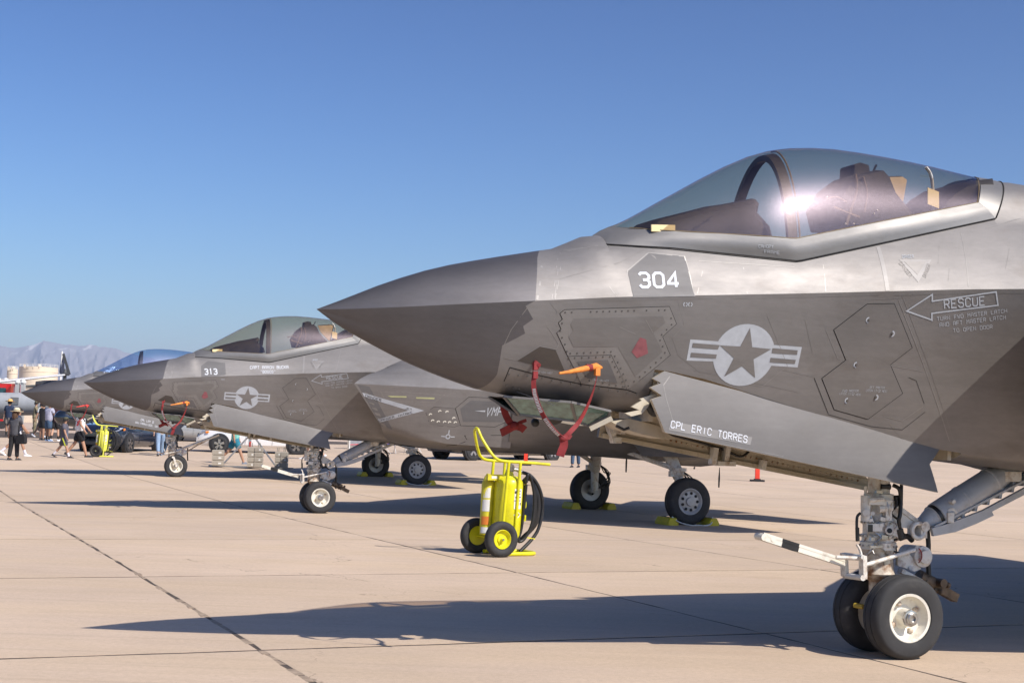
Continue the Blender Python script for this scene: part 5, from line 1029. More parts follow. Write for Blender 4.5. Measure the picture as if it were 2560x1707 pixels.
def extinguisher(loc, rz, label, yel, rimm, sc=1.0):
    """cart: x to the hose side, y along the axle away from the viewer"""
    t = empty('fire_extinguisher_cart', loc, rz, label, 'fire extinguisher', 'wheeled fire extinguishers', sc)
    W = .19
    d = MB()
    for sg in (-1, 1):
        y = sg * W; hp = [(-.375, y * .20, 1.50), (-.365, y * .32, 1.455), (-.335, y * .45, 1.38), (-.27, y * .75, 1.255), (-.20, y * .95, 1.165), (-.08, y, 1.128), (.30, y, 1.115), (.55, y, 1.10)]
        d.tube(bez(hp if sg < 0 else hp[:7], 6), .0185, 10)
    d.tube([(-.375, -W * .2, 1.50), (-.38, 0, 1.512), (-.375, W * .2, 1.50)], .0185, 10); d.build('handle', yel, t, 60, True, False)
    for sg in (-1, 1):
        d = MB(); d.tube([(.14, sg * W, 1.12), (.08, sg * W, .03)], .019, 10); d.build('upright', yel, t, 60)
        d = MB(); d.tube([(-.02, sg * W, 1.13), (-.09, sg * W, .16)], .019, 10); d.build('upright', yel, t, 60)
    d = MB(); d.tube([(-.12, -W, .03), (.05, -W, .028), (.32, -W, .028), (.385, -W + .03, .028), (.41, -W + .1, .028), (.41, W - .1, .028), (.385, W - .03, .028), (.32, W, .028), (-.12, W, .03)], .024, 10); d.build('base_frame', yel, t, 60)
    d = MB(); d.lathe((.06, .0, 0), (.035, 0, 1), [(.19, .03), (.195, .13), (.21, .165), (.25, .180), (.84, .180), (.885, .172), (.92, .15), (.945, .11), (.955, .06), (1.0, .045)], 32); tank = d.build('tank', yel, t, 40)
    d = MB(); d.lathe((-.16, .10, 0), (.03, 0, 1), [(.22, .02), (.24, .075), (.85, .08), (.93, .05), (.97, .025)], 20); d.build('gas_cylinder', M_YELD, t, 40)
    d = MB(); d.box((-.12, -.02, .93), (.20, .05, .07)); d.build('clamp_bracket', M_YELD, t, 0)
    d = MB(); d.box((-.13, -.046, .93), (.08, .002, .03)); d.build('bracket_label', M_LABEL, t, 0)
    # labels wrapped on the tank
    def wrap(a0, a1, z0, z1, r, cx, cy): return [[Vector((cx + r * math.cos(a0 + (a1 - a0) * i / 6) + .035 * z, cy + r * math.sin(a0 + (a1 - a0) * i / 6), z)) for i in range(7)] for z in (z0, z1)]
    d = MB(); d.rings(wrap(-1.62, -.95, .56, .80, .1822, .06, .0), False); lb = d.build('label', M_LABEL, tank, 40)
    d = MB()
    for i, (a, w, z, h) in enumerate([(-1.0, .12, .76, .03), (-.7, .25, .775, .012), (-.75, .35, .74, .012), (-.95, .1, .70, .02), (-.6, .2, .70, .012), (-.8, .6, .66, .008), (-.9, .1, .62, .03), (-.7, .1, .62, .03), (-.5, .1, .62, .03)]): d.rings(wrap(a - .55 - w / 2, a - .55 + w / 2, z - h / 2, z + h / 2, .1832, .06, .0), False)
    d.build('label_print', M_INK, tank, 40, True, False)['kind'] = 'stuff'
    d = MB(); c = Vector((.078, .0, .49)); P = [c + Vector((.1845 * math.cos(a), .1845 * math.sin(a), dz)) for a, dz in ((-1.62, 0), (-1.28, .04), (-.94, 0), (-1.28, -.04))]; d.poly(P); d.build('emblem', M_LABEL, tank, 0)
    d = MB(); flat_text(d, 'AMEREX', c + Vector((.188 * math.cos(-1.47), .188 * math.sin(-1.47), -.010)), Vector((.96, .28, 0)) * .075, Vector((0, 0, .020)), Vector((.28, -.96, 0))); d.build('emblem_lettering', M_INK, tank, 0, False)
    for z0, z1, m_ in ((.68, .80, M_LABEL), (.52, .66, M_LABEL), (.36, .46, M_ORL), (.26, .33, M_LABEL)):
        d = MB(); d.rings(wrap(-2.9, -1.7, z0, z1, .0815, -.16, .10), False); d.build('cylinder_label', m_, t, 40)
    d = MB(); d.lathe((.10, .0, .98), (0, 0, 1), [(0, .04), (.03, .05), (.06, .03), (.09, .03)], 12); d.tube([(.10, .0, 1.03), (.18, -.03, 1.03), (.26, -.04, .99)], .024, 10); d.lathe((.09, -.06, 1.05), (0, 1, 0), [(0, .045), (.02, .05), (.03, .045)], 14); d.build('valve', M_STEEL, t, 30)
    for z in (.86, .58, .42):
        d = MB(); d.box((.27, -.02, z), (.10, .05, .03)); d.box((.315, -.02, z + .03), (.02, .05, .06)); d.build('hose_hook', yel, t, 0)
    d = MB(); r_ = random.Random(4)
    for k in range(6):
        x0 = .30 + .030 * k; yy = -.12 + .05 * k; zt = .97 - .015 * k + .02 * r_.random(); P = [(.27, yy, zt - .1), (x0 - .01, yy, zt), (x0 + .05 + .01 * k, yy + .01, zt - .08), (x0 + .09 + .018 * k, yy, .68), (x0 + .06 + .014 * k, yy - .01, .38), (x0 - .04, yy, .19 + .05 * r_.random()), (x0 - .12, yy, .18), (.22, yy, .32), (.25, yy, .6), (.27, yy, zt - .12)]
        d.tube(bez(P, 5), .019, 8)
    d.tube(bez([(.24, -.04, 1.0), (.36, -.08, .95), (.47, -.10, .80), (.52, -.10, .58), (.44, -.12, .28), (.20, -.14, .05)], 6), .021, 8); d.build('hose', M_HOSE, t, 60, True, False)
    d = MB(); d.bar((.28, -.12, .22), (.40, -.14, .20), .02, .012); d.build('hose_clip', yel, t, 0)
    d = MB(); d.tube([(-.16, -.36, .21), (-.16, .36, .21)], .018, 8); d.build('axle', yel, t, 60)
    for sg in (-1, 1):
        w = empty('cart_wheel'); w.parent = t; c = Vector((-.16, sg * .31, .212)); ax = (0, sg, 0)
        d = MB(); d.lathe(c, ax, [(-.03, .115), (-.05, .14), (-.055, .17), (-.045, .20), (-.025, .212), (0, .214), (.025, .212), (.045, .20), (.055, .17), (.05, .14), (.03, .115)], 40, (False, False)); d.build('tyre', M_RUB, w, 50)
        d = MB(); d.lathe(c, ax, [(-.03, .116), (.035, .116), (.04, .11), (.03, .10), (.0, .085), (-.005, .05), (.015, .045), (.02, .02), (.045, .018), (.047, .001)], 28, (True, True)); d.build('rim', rimm, w, 30)
        d = MB(); d.tube([c + Vector((0, sg * .03, 0)), c + Vector((0, sg * .062, 0))], .014, 8); d.build('axle_end', M_STEEL, w, 30)
    return t
wn_, wf_ = gpx(1251, 1392.6), gpx(1190, 1381.6); ax_ = (wf_ - wn_); rz_e = math.atan2(-ax_.x, ax_.y)
bx_ = (wn_ + wf_) / 2; eo = Matrix.Rotation(rz_e, 3, 'Z') @ Vector((.16, 0, 0))
extinguisher(bx_ + eo, rz_e, 'bright yellow wheeled fire extinguisher standing before the nearest jet, yellow rims', M_YEL, M_YEL)
q = gpx(243, 1142); extinguisher(q + Vector((.05, .3, 0)), R(10), 'pale yellow wheeled fire extinguisher in front of the dark car, black rims', M_YEL2, M_HOSE)

# ------------------------------------------------------------------ wheel chocks, delineator posts
M_CHK = mat('chock_yellow', (.60, .48, .02), .5, 0, .12, 9, stain=(.2, .16, .05), stain_amt=.4)
def chock(loc, rz, label, rope=False):
    t = empty('wheel_chock', loc, rz, label, 'wheel chock', 'yellow chocks at the main wheels'); L2 = .27
    pr = [(-.11, 0), (.11, 0), (.115, .05), (.06, .135), (-.06, .135), (-.115, .05)]
    d = MB(); d.rings([[Vector((a * k, y, b * (.96 if k < 1 else 1))) for a, b in pr] for y, k in ((-L2, .86), (-L2 + .04, 1), (L2 - .04, 1), (L2, .86))], True, (True, True)); d.build('body', M_CHK, t, 0)
    for y in (-.12, .0, .12):
        d = MB(); d.box((0, y, .138), (.08, .05, .006)); d.build('grip_rib', M_COCK, t, 0)
    return t
for j, side in ((1, 'second'), (2, 'farthest')):
    for yy, nm in ((2.25, 'near'), (-2.15, 'far')):
        for dx, fa in ((-.40, 'front'), (.40, 'rear')):
            p = NOSE[j] + AFT * (10.27 + dx) + PORT * yy; p.z = gz(p.x, p.y)
            chock(p, YAW, 'yellow chock %s the %s main wheel of the %s jet' % ('ahead of' if fa == 'front' else 'behind', nm, side))
def chock_rope(j, yy, label):
    b = NOSE[j] + AFT * 10.27 + PORT * yy; P = [b + AFT * a + PORT * c for a, c in ((-.40, .2), (-.3, .3), (-.1, .33), (.05, .30), (.2, .34), (.34, .28), (.40, .2))]; zs = [.15, .06, .012, .012, .012, .05, .15]
    d = MB(); d.tube(bez([Vector((p.x, p.y, gz(p.x, p.y) + z)) for p, z in zip(P, zs)], 5), .012, 6); o = d.build('chock_rope', mat('rope_white', (.62, .62, .60), .8, 0, .1, 30), None, 60); tag(o, label, 'rope', 'ropes tying the chocks')
chock_rope(1, 2.25, 'white rope between the chocks at the near main wheel of the second jet'); chock_rope(2, 2.25, 'white rope between the chocks at the near main wheel of the farthest jet')
M_DEL = mat('delineator_red', (.80, .055, .025), .5, 0, .06)
for (px, py), lb in (((1893, 1203), 'red delineator post on a black base, far apron under the nearest jet'), ((1314, 1163), 'red delineator post behind the handle of the near extinguisher')):
    p = gpx(px, py); t = empty('delineator_post', p, 0, lb, 'post', 'red delineator posts')
    d = MB(); d.box((0, 0, .03), (.44, .40, .06)); d.box((0, 0, .075), (.2, .2, .03)); d.build('base', M_BLACK, t, 0)
    d = MB(); d.rings([[Vector((sx * w, sy * .05, z)) for sx, sy in ((-1, -1), (1, -1), (1, 1), (-1, 1))] for z, w in ((.09, .075), (.5, .07), (1.0, .065), (1.08, .05))], True, (True, True)); d.build('post', M_DEL, t, 20)

# ------------------------------------------------------------------ probe covers and streamers of each jet
def strip(path, w, wd, name, m, parent, th=.004):
    P = bez(path, 6); mb = MB(); rs_ = []
    for i, p in enumerate(P):
        d = (P[min(i + 1, len(P) - 1)] - P[max(i - 1, 0)]).normalized(); wv = wd[0].lerp(wd[1], i / (len(P) - 1)); u = (wv - d * wv.dot(d)).normalized() * (w / 2); n = d.cross(u).normalized() * (th / 2)
        rs_.append([p - u - n, p + u - n, p + u + n, p - u + n])
    mb.rings(rs_, True, (True, True)); mb.v = [(v[0], -v[1], v[2]) for v in mb.v]; return mb.build(name, m, parent, 40), P
def streamers(j, lab1, lab2, cover):
    t = empty('warning_streamer', NOSE[j], YAW, lab1, 'streamer', 'red warning streamers on the jets')
    a0 = spx(1338, 905); A_ = on_skin(a0[0], a0[1]); y1 = A_.y + .10
    d = MB(); h = pl(1337, 925, y1); d.tube([A_, Vector((A_.x - .02, y1 + .02, h.z + .03))], .012, 8); d.box(pl(1338, 915, y1), (.025, .03, .05)); d.ball(pl(1343, 918, y1), .014); d.box(pl(1338, 937, y1), (.03, .02, .045)); d.tube([pl(1336, 944, y1), pl(1338, 955, y1)], .006, 6); jb(d, 'probe_cap', M_RED, t, 50, False)
    b0 = spx(1493, 925); B_ = on_skin(b0[0], b0[1])
    cv = [pl(1398, 933, B_.y + .16), pl(1420, 930, B_.y + .15), pl(1455, 923, B_.y + .12), pl(1490, 915, B_.y + .08), pl(1503, 919, B_.y + .05)]
    d = MB(); d.tube(cv, [.007, .011, .018, .020, .010], 10); d.tube([cv[3], B_], .02, 8); d.box(pl(1493, 929, B_.y + .08), (.03, .03, .05)); jb(d, 'probe_cover', cover, t, 50, False)
    d = MB(); c3 = cv[2].lerp(cv[3], .5); d.tube([c3 - Vector((.02, 0, 0)), c3 + Vector((.02, 0, 0))], .022, 10); jb(d, 'cover_band', M_RED, t, 50)
    K = pl(1408, 1095, y1 + .02); side = Vector((1, .3, 0)); fr_ = Vector((.75, .66, 0))
    o1, p1 = strip([pl(1337, 935, y1), pl(1334, 960, y1), pl(1340, 995, y1), pl(1358, 1038, y1 + .01), pl(1385, 1075, y1 + .02), K], .030, (side, Vector((.35, .9, .2))), 'ribbon', M_RED, t)
    o2, p2 = strip([pl(1492, 935, B_.y + .08), pl(1488, 960, B_.y + .08), pl(1475, 1000, B_.y + .08), pl(1450, 1050, B_.y + .07), pl(1425, 1080, y1 + .03), K], .029, (Vector((.2, -.95, 0)), Vector((.95, .3, 0))), 'ribbon', M_RED, t)
    d = MB(); d.ball(K, .022, 9, 7, (1.2, .7, .9)); d.prism([pl(a, b, y1 + .03) for a, b in ((1410, 1086), (1424, 1082), (1431, 1090), (1424, 1099), (1412, 1097))], (0, -.02, 0)); jb(d, 'knot', M_RED, t, 50, False)
    strip([K, pl(1410, 1112, y1 + .02), pl(1404, 1128, y1 + .02), pl(1400, 1140, y1 + .02)], .050, (side, Vector((.8, .5, 0))), 'ribbon_tail', M_RED, t)
    # white lettering printed along the two long ribbons
    for nm, P in (('ribbon_lettering', p1), ):
        mb = MB(); n = len(P)
        for half, (i0, i1) in enumerate(((8, 17), (19, 27))):
            for k in range(i0, i1):
                p = P[min(k, n - 1)]; q2_ = P[min(k + 1, n - 1)]; dd = (q2_ - p); s_ = dd.length; dd.normalize(); u = (fr_ - dd * fr_.dot(dd)).normalized(); nn = u.cross(dd); nn = nn if nn.y > 0 else -nn; c = p + nn * .0040
                for a, b_ in ((.12, .42), (.58, .88)): mb.poly([c + dd * s_ * a - u * .012, c + dd * s_ * b_ - u * .012, c + dd * s_ * b_ + u * .012, c + dd * s_ * a + u * .012])
        mb.v = [(v[0], -v[1], v[2]) for v in mb.v]; mb.build(nm, M_LABEL, t, 0, False, False)['kind'] = 'stuff'
    t2 = empty('warning_streamer', NOSE[j], YAW, lab2, 'streamer', 'red warning streamers on the jets')
    c = lambda px, py: pl(px, py, -.30)
    if j < 2:
        strip([c(1256, 1000), c(1262, 1030), c(1272, 1052), c(1284, 1064)], .045, (Vector((1, .3, 0)), Vector((1, 0, .2))), 'ribbon', M_RED, t2)
        d = MB(); d.ball(c(1286, 1064), .03, 10, 8); jb(d, 'knot', M_RED, t2, 50)
        strip([c(1286, 1064), c(1272, 1072), c(1252, 1082)], .055, (Vector((.4, .2, .9)), Vector((.4, .2, .9))), 'ribbon_tail', M_RED, t2); strip([c(1286, 1064), c(1302, 1068), c(1312, 1075)], .050, (Vector((-.4, .2, .9)), Vector((-.4, .2, .9))), 'ribbon_tail', M_RED, t2); strip([c(1286, 1064), c(1300, 1056), c(1316, 1050)], .022, (Vector((-.4, .2, .9)), Vector((-.4, .2, .9))), 'ribbon_tail', M_RED, t2)
        d = MB(); d.tube([c(1337, 965), c(1338, 1050)], .003, 5); d.ball(c(1338, 1056), .03, 8, 6); jb(d, 'cord_and_plug', M_HOSE, t2, 50, False)
    else:
        strip([c(1300, 985), c(1330, 1050), c(1340, 1075)], .03, (Vector((1, .3, 0)), Vector((1, 0, .2))), 'ribbon', M_HOSE, t2); strip([c(1340, 1060), c(1370, 1060), c(1385, 1090)], .03, (Vector((.4, .2, .9)), Vector((.9, .2, .1))), 'ribbon_tail', M_HOSE, t2)
M_RED3 = mat('cover_bright_red', (.72, .06, .05), .7, 0, .15, 25, bump=.2)
streamers(0, 'red ribbon streamer tied to the orange probe cover under the nearest jet', 'dark red knotted streamer in the shade beside the sensor window of the nearest jet', M_ORANGE)
streamers(1, 'red ribbon streamer tied to the orange probe cover of the second jet', 'dark red knotted streamer behind the sensor window of the second jet', M_ORANGE)
streamers(2, 'red ribbon streamer tied to the red probe cover of the farthest jet', 'black ribbon ends hanging below the nose of the farthest jet', M_RED3)
# ------------------------------------------------------------------ people
def skin_mesh(name, verts, edges, radii, sub=1):
    me = bpy.data.meshes.new(name); me.from_pydata([tuple(v) for v in verts], edges, []); o = bpy.data.objects.new(name, me); COL.objects.link(o)
    md = o.modifiers.new('s', 'SKIN'); md.use_smooth_shade = True
    if not me.skin_vertices: me.skin_vertices.new()
    dat = me.skin_vertices[0].data
    for i, r in enumerate(radii): dat[i].radius = r if isinstance(r, tuple) else (r, r); dat[i].use_root = (i == 0)
    sb = o.modifiers.new('u', 'SUBSURF'); sb.levels = sub; sb.render_levels = sub
    dg = bpy.context.evaluated_depsgraph_get(); ev = o.evaluated_get(dg); out = bpy.data.meshes.new_from_object(ev); out.name = name
    bpy.data.objects.remove(o); bpy.data.meshes.remove(me)
    for p in out.polygons: p.use_smooth = True
    return out
M_SK = [mat('skin_tan', (.42, .235, .15), .55, 0, .08), mat('skin_light', (.56, .34, .24), .55, 0, .08), mat('skin_brown', (.26, .135, .08), .55, 0, .08)]
def fab(name, col): return mat('cloth_' + name, col, .85, 0, .15, 14, bump=.25)
M_CAMO = None
def camo():
    m, nt, N, L, b = nodes_of('cloth_camouflage'); tc = N.new('ShaderNodeTexCoord'); v = N.new('ShaderNodeTexNoise'); v.inputs['Scale'].default_value = 9; v.inputs['Detail'].default_value = 3; L.new(tc.outputs['Object'], v.inputs['Vector'])
    cr = N.new('ShaderNodeValToRGB'); cr.color_ramp.interpolation = 'CONSTANT'; e = cr.color_ramp.elements; e[0].position = 0; e[0].color = (.30, .25, .15, 1); e[1].position = .44; e[1].color = (.15, .13, .07, 1)
    for p, c in ((.52, (.36, .30, .20, 1)), (.60, (.09, .06, .035, 1))): q = e.new(p); q.color = c
    L.new(v.outputs[0], cr.inputs[0]); L.new(cr.outputs[0], b.inputs['Base Color']); b.inputs['Roughness'].default_value = .9; MATS['camo'] = m; return m
M_CAMO = camo()
def person(loc, rz, H, label, skin_i=0, shirt=None, pants=None, long_pants=False, shoe=None, hair=(.02, .015, .012), long_hair=False, hat=None, stride=0.0, arms=(0, 0), bend=(0, 0), long_sleeve=False, sock=None, lean=0.0, stripe=None, group='visitors walking on the apron', broad=1.0):
    """x right, y forward; stride: fore-aft swing of the legs (rad), arms: swing of left/right arm, bend: elbow bend"""
    k = H / 1.76; t = empty('person', loc, rz, label, 'person', group); S = M_SK[skin_i]
    pel = Vector((0, 0, .95)); sp = Vector((0, .01 + lean * .15, 1.13)); ch = Vector((0, .02 + lean * .35, 1.33)); nk = Vector((0, .02 + lean * .5, 1.49)); hb = nk + Vector((0, .012, .07)); hm = nk + Vector((0, .028, .155)); ht = nk + Vector((0, .015, .245))
    V, E_, Rr = [pel, sp, ch, nk, hb, hm, ht], [(0, 1), (1, 2), (2, 3), (3, 4), (4, 5), (5, 6)], [(.10 * broad, .07 * broad), (.09 * broad, .065 * broad), (.105 * broad, .075 * broad), .056, .066, (.078, .095), (.055, .065)]
    J = {}
    for sg, nm in ((-1, 'l'), (1, 'r')):
        a = stride * sg; hip = Vector((sg * .092, 0, .91)); back = a < 0; th = Vector((0, math.sin(a), -math.cos(a))); kn = hip + th * .43; a2 = a - (abs(stride) * (.9 if back else .15)); an = kn + Vector((0, math.sin(a2), -math.cos(a2))) * .42
        tw = a2 * (.75 if back else .1); fd = Vector((0, math.cos(tw), math.sin(tw) if back else 0)); toe = an + fd * .15 + Vector((0, 0, -.045)); J[nm] = (hip, kn, an, toe, fd)
        b = len(V); V += [hip, hip.lerp(kn, .45), kn, kn.lerp(an, .35), an, an + fd * .02 + Vector((0, 0, -.04)), toe]; E_ += [(0, b)] + [(b + q, b + q + 1) for q in range(6)]; Rr += [.092, .085, .058, .060, .038, .038, .032]
        sh = Vector((sg * .185 * broad, ch.y, 1.42)); aa = arms[0 if sg < 0 else 1]; u1 = Vector((sg * .16, math.sin(aa), -math.cos(aa))).normalized(); el = sh + u1 * .29; ba = aa + bend[0 if sg < 0 else 1]; u2 = Vector((-sg * .10 if ba > .9 else sg * .05, math.sin(ba), -math.cos(ba))).normalized(); wr = el + u2 * .25; pm = wr + u2 * .075
        J['a' + nm] = (sh, el, wr, pm, u2); b = len(V); V += [sh, sh.lerp(el, .5), el, el.lerp(wr, .4), wr, pm]; E_ += [(2, b)] + [(b + q, b + q + 1) for q in range(5)]; Rr += [.062, .050, .042, .040, .028, (.036, .020)]
        sd2 = u2.cross(Vector((1, 0, 0))).normalized(); pi = b + 5; crl = Vector((-sg, 0, 0)) * .35
        for f_, (o_, ln) in enumerate(((-.027, .062), (-.009, .074), (.010, .070), (.027, .055))):
            q0 = len(V); f1 = pm + sd2 * o_ + u2 * ln * .55; V += [f1, f1 + (u2 + crl).normalized() * ln * .5]; E_ += [(pi, q0), (q0, q0 + 1)]; Rr += [.0095, .008]
        q0 = len(V); th_ = wr + u2 * .02 + sd2 * .03; V += [th_, th_ + (u2 + sd2 * .5).normalized() * .04]; E_ += [(b + 4, q0), (q0, q0 + 1)]; Rr += [.011, .0095]
    sc_ = lambda L_: [v * k for v in L_]; scr = lambda L_: [(r[0] * k, r[1] * k) if isinstance(r, tuple) else r * k for r in L_]
    body = skin_mesh('body', sc_(V), E_, scr(Rr)); body.materials.append(S); link('body', body, None, t)
    # lift so that the lowest foot stands on the ground
    low = min((v.co.z for v in body.vertices)); t.location.z -= low + .004
    # shirt
    V2, E2_, R2 = [pel + Vector((0, 0, -.17)), sp, ch, nk + Vector((0, 0, -.035))], [(0, 1), (1, 2), (2, 3)], [(.20 * broad, .15 * broad), (.185 * broad, .142 * broad), (.20 * broad, .145 * broad), .075]
    for nm in ('al', 'ar'):
        sh, el, wr, pm, u2 = J[nm]; b = len(V2); end = wr if long_sleeve else sh.lerp(el, .72); V2 += [sh, sh.lerp(el, .4), sh.lerp(el, .72)] + ([el, wr] if long_sleeve else []); E2_ += [(2, b), (b, b + 1), (b + 1, b + 2)] + ([(b + 2, b + 3), (b + 3, b + 4)] if long_sleeve else []); R2 += [.092, .082, .080] + ([.055, .042] if long_sleeve else [])
    if shirt: me = skin_mesh('shirt', sc_(V2), E2_, scr(R2)); me.materials.append(shirt); link('shirt', me, None, t)
    V3, E3, R3 = [pel + Vector((0, 0, .12)), pel + Vector((0, 0, -.04))], [(0, 1)], [(.165 * broad, .125 * broad), (.175 * broad, .132 * broad)]
    for nm in ('l', 'r'):
        hip, kn, an, toe, fd = J[nm]; b = len(V3)
        if long_pants: V3 += [hip, hip.lerp(kn, .5), kn, kn.lerp(an, .5), kn.lerp(an, .95)]; E3 += [(1, b)] + [(b + q, b + q + 1) for q in range(4)]; R3 += [.120, .110, .088, .078, .070]
        else: V3 += [hip, hip.lerp(kn, .5), hip.lerp(kn, .95)]; E3 += [(1, b), (b, b + 1), (b + 1, b + 2)]; R3 += [.125, .125, .120]
    if pants: me = skin_mesh('trousers' if long_pants else 'shorts', sc_(V3), E3, scr(R3)); me.materials.append(pants); link('trousers' if long_pants else 'shorts', me, None, t)
    if stripe:
        d = MB(); hip, kn, an, toe, fd = J['r']; d.bar((hip + Vector((.105, 0, -.03))) * k, (hip.lerp(kn, .9) + Vector((.108, 0, 0))) * k, .035 * k, .012 * k, (1, 0, 0)); d.build('side_stripe', stripe, t, 0)
    for nm in ('l', 'r'):
        hip, kn, an, toe, fd = J[nm]; up = Vector((0, 0, 1)) if abs(fd.z) < .3 else Vector((0, -fd.z, fd.y)).normalized(); mid = an + fd * .055 + up * -.035; d = MB(); rt = Vector((1, 0, 0)); rw = []
        for s_, w_, h_ in ((-.115, .022, .05), (-.10, .036, .085), (-.04, .041, .095), (.04, .044, .075), (.11, .046, .050), (.155, .034, .036), (.17, .012, .022)):
            c = mid + fd * s_; bot = c - up * .045; rw.append([(bot + rt * w_) * k, (bot + rt * w_ * .95 + up * h_ * .6) * k, (bot + up * h_ + rt * w_ * .35) * k, (bot + up * h_ - rt * w_ * .35) * k, (bot - rt * w_ * .95 + up * h_ * .6) * k, (bot - rt * w_) * k])
        d.rings(rw, True, (True, True)); d.build('shoe', shoe or M_BLACK, t, 50)
        if sock: d = MB(); d.tube([(kn.lerp(an, .62)) * k, an * k], [.048 * k, .043 * k], 10); d.build('sock', sock, t, 60)
    hc = hm * k; M_H = mat('hair_%d' % int(hair[0] * 1000), hair, .75, 0, .3, 30, bump=.4)
    d = MB(); rw = []
    for i in range(9):
        a = math.pi * i / 16 * (1.15 if not long_hair else 1.25); rw.append([hc + Vector((.098 * k * math.sin(a) * math.cos(p), .112 * k * math.sin(a) * math.sin(p) - .012 * k, .118 * k * math.cos(a) - (.055 * k if math.sin(p) < .2 else 0) * max(a - 1.0, 0))) for p in [2 * math.pi * q / 14 for q in range(14)]])
    d.rings(rw, True, (True, False)); d.build('hair', M_H, t, 60)
    if long_hair: d = MB(); d.tube([hc + Vector((0, -.06, .03)) * k, hc + Vector((0, -.10, -.08)) * k, hc + Vector((0, -.10, -.22)) * k], [.085 * k, .10 * k, .05 * k], 10); d.build('hair', M_H, t, 60)
    d = MB(); d.ball(hc + Vector((0, .098, -.005)) * k, .016 * k, 8, 6, (.8, 1, 1.4)); d.build('nose', S, t, 60)
    for sx in (-1, 1):
        d = MB(); d.ball(hc + Vector((sx * .032, .086, .015)) * k, .010 * k, 6, 5); d.build('eye', M_BLACK, t, 60); d = MB(); d.ball(hc + Vector((sx * .082, 0, 0)) * k, .028 * k, 8, 6, (.35, .7, 1)); d.build('ear', S, t, 60)
    d = MB(); d.ball(hc + Vector((0, .088, -.045)) * k, .018 * k, 8, 5, (1.2, .4, .3)); d.build('mouth', mat('lips', (.30, .10, .08), .5), t, 60)
    if hat:
        kind, hm_, band = hat; c = hc + Vector((0, .0, .055)) * k; d = MB()
        if kind == 'brim':
            d.lathe(c, (0, .08, 1), [(-.012 * k, .225 * k), (.0, .228 * k), (.012 * k, .12 * k), (.05 * k, .112 * k), (.10 * k, .098 * k), (.125 * k, .06 * k), (.13 * k, .01)], 24, (True, True)); o = d.build('sun_hat', hm_, t, 40)
            if band: d = MB(); d.lathe(c, (0, .08, 1), [(.016 * k, .119 * k), (.048 * k, .1155 * k)], 24, (False, False)); d.build('hat_band', band, t, 60)
        else:
            d.lathe(c, (0, 0, 1), [(-.01 * k, .103 * k), (.03 * k, .104 * k), (.065 * k, .085 * k), (.08 * k, .04 * k), (.083 * k, .005)], 16, (True, True)); P = [c + Vector((.085 * math.cos(a), .06 + .125 * math.sin(a), -.002)) * k for a in [math.pi * q / 8 for q in range(9)]]; d.prism(P, Vector((0, 0, .008)) * k); d.build('cap', hm_, t, 40)
    return t, J, k
def HH(px, py): return gpx(px, py)
W_ = fab('white', (.78, .78, .80)); NAVY = fab('navy', (.022, .035, .075)); GREY = fab('charcoal', (.075, .075, .085)); BLK = fab('black', (.012, .012, .014)); LILAC = fab('lilac_grey', (.42, .42, .52)); DEN = fab('denim', (.045, .085, .15)); LDEN = fab('light_denim', (.23, .33, .47)); TEALS = fab('teal', (.02, .19, .27)); MINT = fab('mint', (.20, .52, .45)); MAR = fab('maroon', (.06, .02, .025))
SHW = mat('shoe_white', (.72, .72, .74), .6, 0, .1); SHG = mat('shoe_grey', (.18, .20, .24), .7, 0, .2); SHB = mat('shoe_black', (.02, .02, .022), .6, 0, .2); SHL = mat('shoe_blue', (.14, .24, .42), .7, 0, .2); SOCKW = fab('sock_white', (.72, .70, .78)); SOCKB = fab('sock_black', (.02, .02, .02))
STRAW = mat('straw', (.72, .44, .14), .8, 0, .12, 30, bump=.4); CREAM = mat('hat_cream', (.72, .62, .42), .8, 0, .08, 30, bump=.3); OLIVE = mat('hat_band_olive', (.16, .15, .08), .8); CAPO = mat('cap_olive', (.09, .085, .05), .85); CAPR = mat('cap_red', (.55, .03, .05), .8); NEON = mat('neon_stripe', (.55, .62, .03), .7)
RT = lambda a: R(a)   # rz: 0 faces away from the camera, -90 faces right, 90 left, 180 towards the camera
person(HH(19, 1090), RT(-15), 1.80, 'man in a straw hat and navy T-shirt with a triangle print, back turned', 0, NAVY, fab('khaki', (.20, .17, .15)), False, SHB, hat=('brim', STRAW, None), arms=(-.1, .1), sock=SOCKB)
tp = HH(19, 1090)
d = MB(); 
person(HH(40, 1139), RT(-75), 1.72, 'striding person with black curly hair and white sneakers behind the white-hatted one', 0, NAVY, fab('white_shorts', (.70, .70, .74)), False, SHW, long_hair=False, stride=.42, arms=(.4, -.4), bend=(.3, .3), sock=SOCKW)
c3, J3, k3 = person(HH(33, 1150), RT(-20), 1.62, 'person in a wide cream sun hat, grey shirt and black trousers', 0, GREY, BLK, True, SHB, hair=(.09, .045, .02), long_hair=True, hat=('brim', CREAM, OLIVE), stride=.10, arms=(-.15, .3), bend=(.2, .7))
person(HH(85, 1089), RT(-70), 1.80, 'soldier in camouflage uniform and cap with folded arms', 0, M_CAMO, M_CAMO, True, mat('boot_tan', (.10, .075, .05), .8), hat=('cap', M_CAMO, None), arms=(.35, .35), bend=(1.3, 1.3), long_sleeve=True)
person(HH(99, 1092), RT(-100), 1.78, 'visitor in a red cap and pale shirt walking beyond the soldier', 0, fab('pale', (.60, .62, .62)), fab('tan_shorts', (.30, .24, .18)), False, SHW, hat=('cap', CAPR, None), stride=.35, arms=(.3, -.3))
person(HH(119, 1102), RT(-35), 1.80, 'man in a lilac grey T-shirt and long denim shorts with arms folded', 2, LILAC, DEN, False, SHL, arms=(.35, .35), bend=(1.4, 1.4), sock=SOCKB, broad=1.1)
